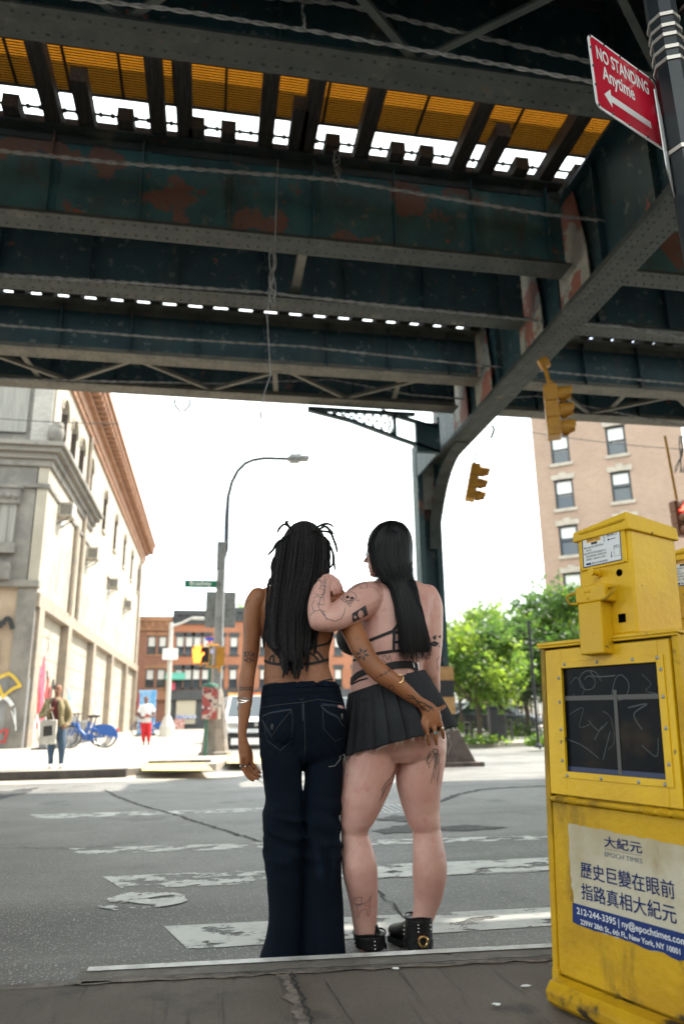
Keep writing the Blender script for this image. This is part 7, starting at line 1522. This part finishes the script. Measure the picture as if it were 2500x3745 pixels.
poseA = {'hx': 1.0, 'hyaw': .15, 'arms': [[(9, 79, 3.6, 0), (12.5, 70, 3.4, 0), (14.5, 61, 2.9, 0), (13, 53, 2.4, -.05), (9, 49, 2.0, -.14)], [(-9, 79, 3.6, 0), (-14, 70, 3.3, 0), (-18, 62, 2.9, -.03), (-12, 65.5, 2.4, -.14), (-7, 69, 2.0, -.20)]],
  'hands': [(8.5, 48.5, -1, -3, -.17), (-6, 70, 2, 2.2, -.23)], 'legs': [[(-4.5, 52, 5.2, 0), (-6.5, 28, 3.7, -.01), (-7.5, 5, 2.2, .02)], [(4.5, 52, 5.2, 0), (6.0, 28, 3.7, -.01), (5.2, 5, 2.2, .02)]], 'feet': [(-8, 0), (5.6, 0)],
  'clothes': lambda L, T: [('jeans', 'jeans', lambda m: (T(m, [(44, -7.5, 7.5, .13), (50, -8.2, 8.2, .13), (54, -8, 8, .125)]), L(m, [(-4.3, 48, 6.0, 0), (-6.5, 28, 4.5, -.01), (-7.5, 6, 2.9, .02)]), L(m, [(4.5, 48, 6.0, 0), (6, 28, 4.5, -.01), (5.3, 6, 2.9, .02)]))),
     ('shirt', 'shirt', lambda m: T(m, [(50, -6.5, 6.5, .145), (60, -6, 6, .145), (70, -6, 6, .150), (79, -5, 5, .135), (83, -3.5, 3.5, .10)])),
     ('jacket', 'jacket', lambda m: (T(m, [(49, -11, -3.2, .150), (62, -10.5, -3.2, .155), (74, -11, -3.0, .155), (81, -9.5, -2.5, .12)]), T(m, [(49, 3.0, 12, .150), (62, 3.0, 11, .155), (74, 2.6, 11.5, .155), (81, 2.2, 9.5, .12)]), L(m, [(9, 79, 4.8, 0), (12.8, 70, 4.6, 0), (14.8, 61, 4.0, 0), (13, 53.5, 3.3, -.05), (10.5, 50.5, 3.0, -.11)]), L(m, [(-9, 79, 4.8, 0), (-14, 70, 4.5, 0), (-18.5, 62, 4.0, -.03), (-12.5, 65.5, 3.3, -.13), (-9, 68, 3.0, -.18)]), T(m, [(70, -9, 9, .12), (80, -8, 8, .11), (84, -4.5, 4.5, .085)])))]}
manA, PA = man('person in an olive jacket and blue jeans with a white tote bag', 130, 1570, 1761, 15.3, CA, poseA)
tb_ = MB(); a = at(*PA(-19, 56), Y=15.12); c = at(*PA(-8, 28), Y=15.12); tb_.box((a.x, 15.06, c.z), (a.x+.30, 15.16, a.z+.02)); bag = tb_.build('tote_bag', g_('white_canvas', (.60, .57, .52)), manA if False else None, bevel=.02)
tag(bag, 'white tote bag with a dark print beside the man in the olive jacket', 'bag'); MB().prism([(.08, .14), (.24, .16), (.22, .34), (.07, .32)], (a.x, 15.056, c.z), (1, 0, 0), (0, 0, 1), (0, -1, 0), .003).build('print', M['dark'], bag)
s_ = at(*PA(-8, 75), Y=15.1); MB().tube([(a.x+.06, 15.1, a.z), s_, (a.x+.24, 15.1, a.z)], .012, 6).build('bag_strap', g_('canvas_strap', (.55, .52, .48)), bag)
CB = {'skin': g_('dark_brown_skin', (.16, .075, .045)), 'hair': M['dread'], 'shoe': g_('dark_shoe', (.10, .03, .03)), 'shirt': g_('white_tshirt', (.72, .70, .68)), 'trouser': g_('red_trousers', (.55, .015, .02))}
poseB = {'hx': 0, 'arms': [[(-9, 79, 3.6, 0), (-14, 68, 3.2, 0), (-14, 60, 2.8, 0), (-9, 56, 2.3, -.12), (-4, 57, 2.0, -.2)], [(9, 79, 3.6, 0), (14.5, 69, 3.2, 0), (15.5, 60, 2.8, -.02), (10, 58.5, 2.3, -.14), (4, 60, 2.0, -.22)]],
  'hands': [(-3, 57.5, 2.5, 1, -.22), (3, 60.5, -2.5, 1, -.24)], 'legs': [[(-4.5, 50, 5, 0), (-5.5, 28, 3.6, -.03), (-5, 5, 2.2, .06)], [(4.5, 50, 5, 0), (5.0, 28, 3.6, -.02), (5, 5, 2.2, -.02)]], 'feet': [(-5, 0), (5.2, 0)],
  'clothes': lambda L, T: [('trousers', 'trouser', lambda m: (T(m, [(40, -8.5, 8.5, .14), (47, -9.2, 9.2, .14), (52, -8.8, 8.8, .13)]), L(m, [(-4.8, 46, 6.6, 0), (-5.5, 28, 5.2, -.03), (-5.2, 9, 3.6, .05)]), L(m, [(4.8, 46, 6.6, 0), (5.2, 28, 5.2, -.02), (5, 9, 3.6, -.02)]))),
     ('tshirt', 'shirt', lambda m: (T(m, [(46, -10.5, 10.5, .16), (58, -10, 10, .16), (70, -11, 11, .16), (80, -10, 10, .13), (84, -4.5, 4.5, .09)]), L(m, [(-9, 79, 5, 0), (-13.5, 69.5, 4.8, 0)]), L(m, [(9, 79, 5, 0), (14, 70.5, 4.8, 0)])))]}
manB, PB = man('person in a white T shirt and red trousers walking toward us', 335, 1598, 1709, 27.4, CB, poseB)
a = at(*PB(2, 60), Y=27.1); ph = MB().box((a.x-.06, a.y-.01, a.z-.05), (a.x+.06, a.y+.01, a.z+.06)).build('phone', G['red']); tag(ph, 'small red object held at the chest of the person in red trousers', 'held object')
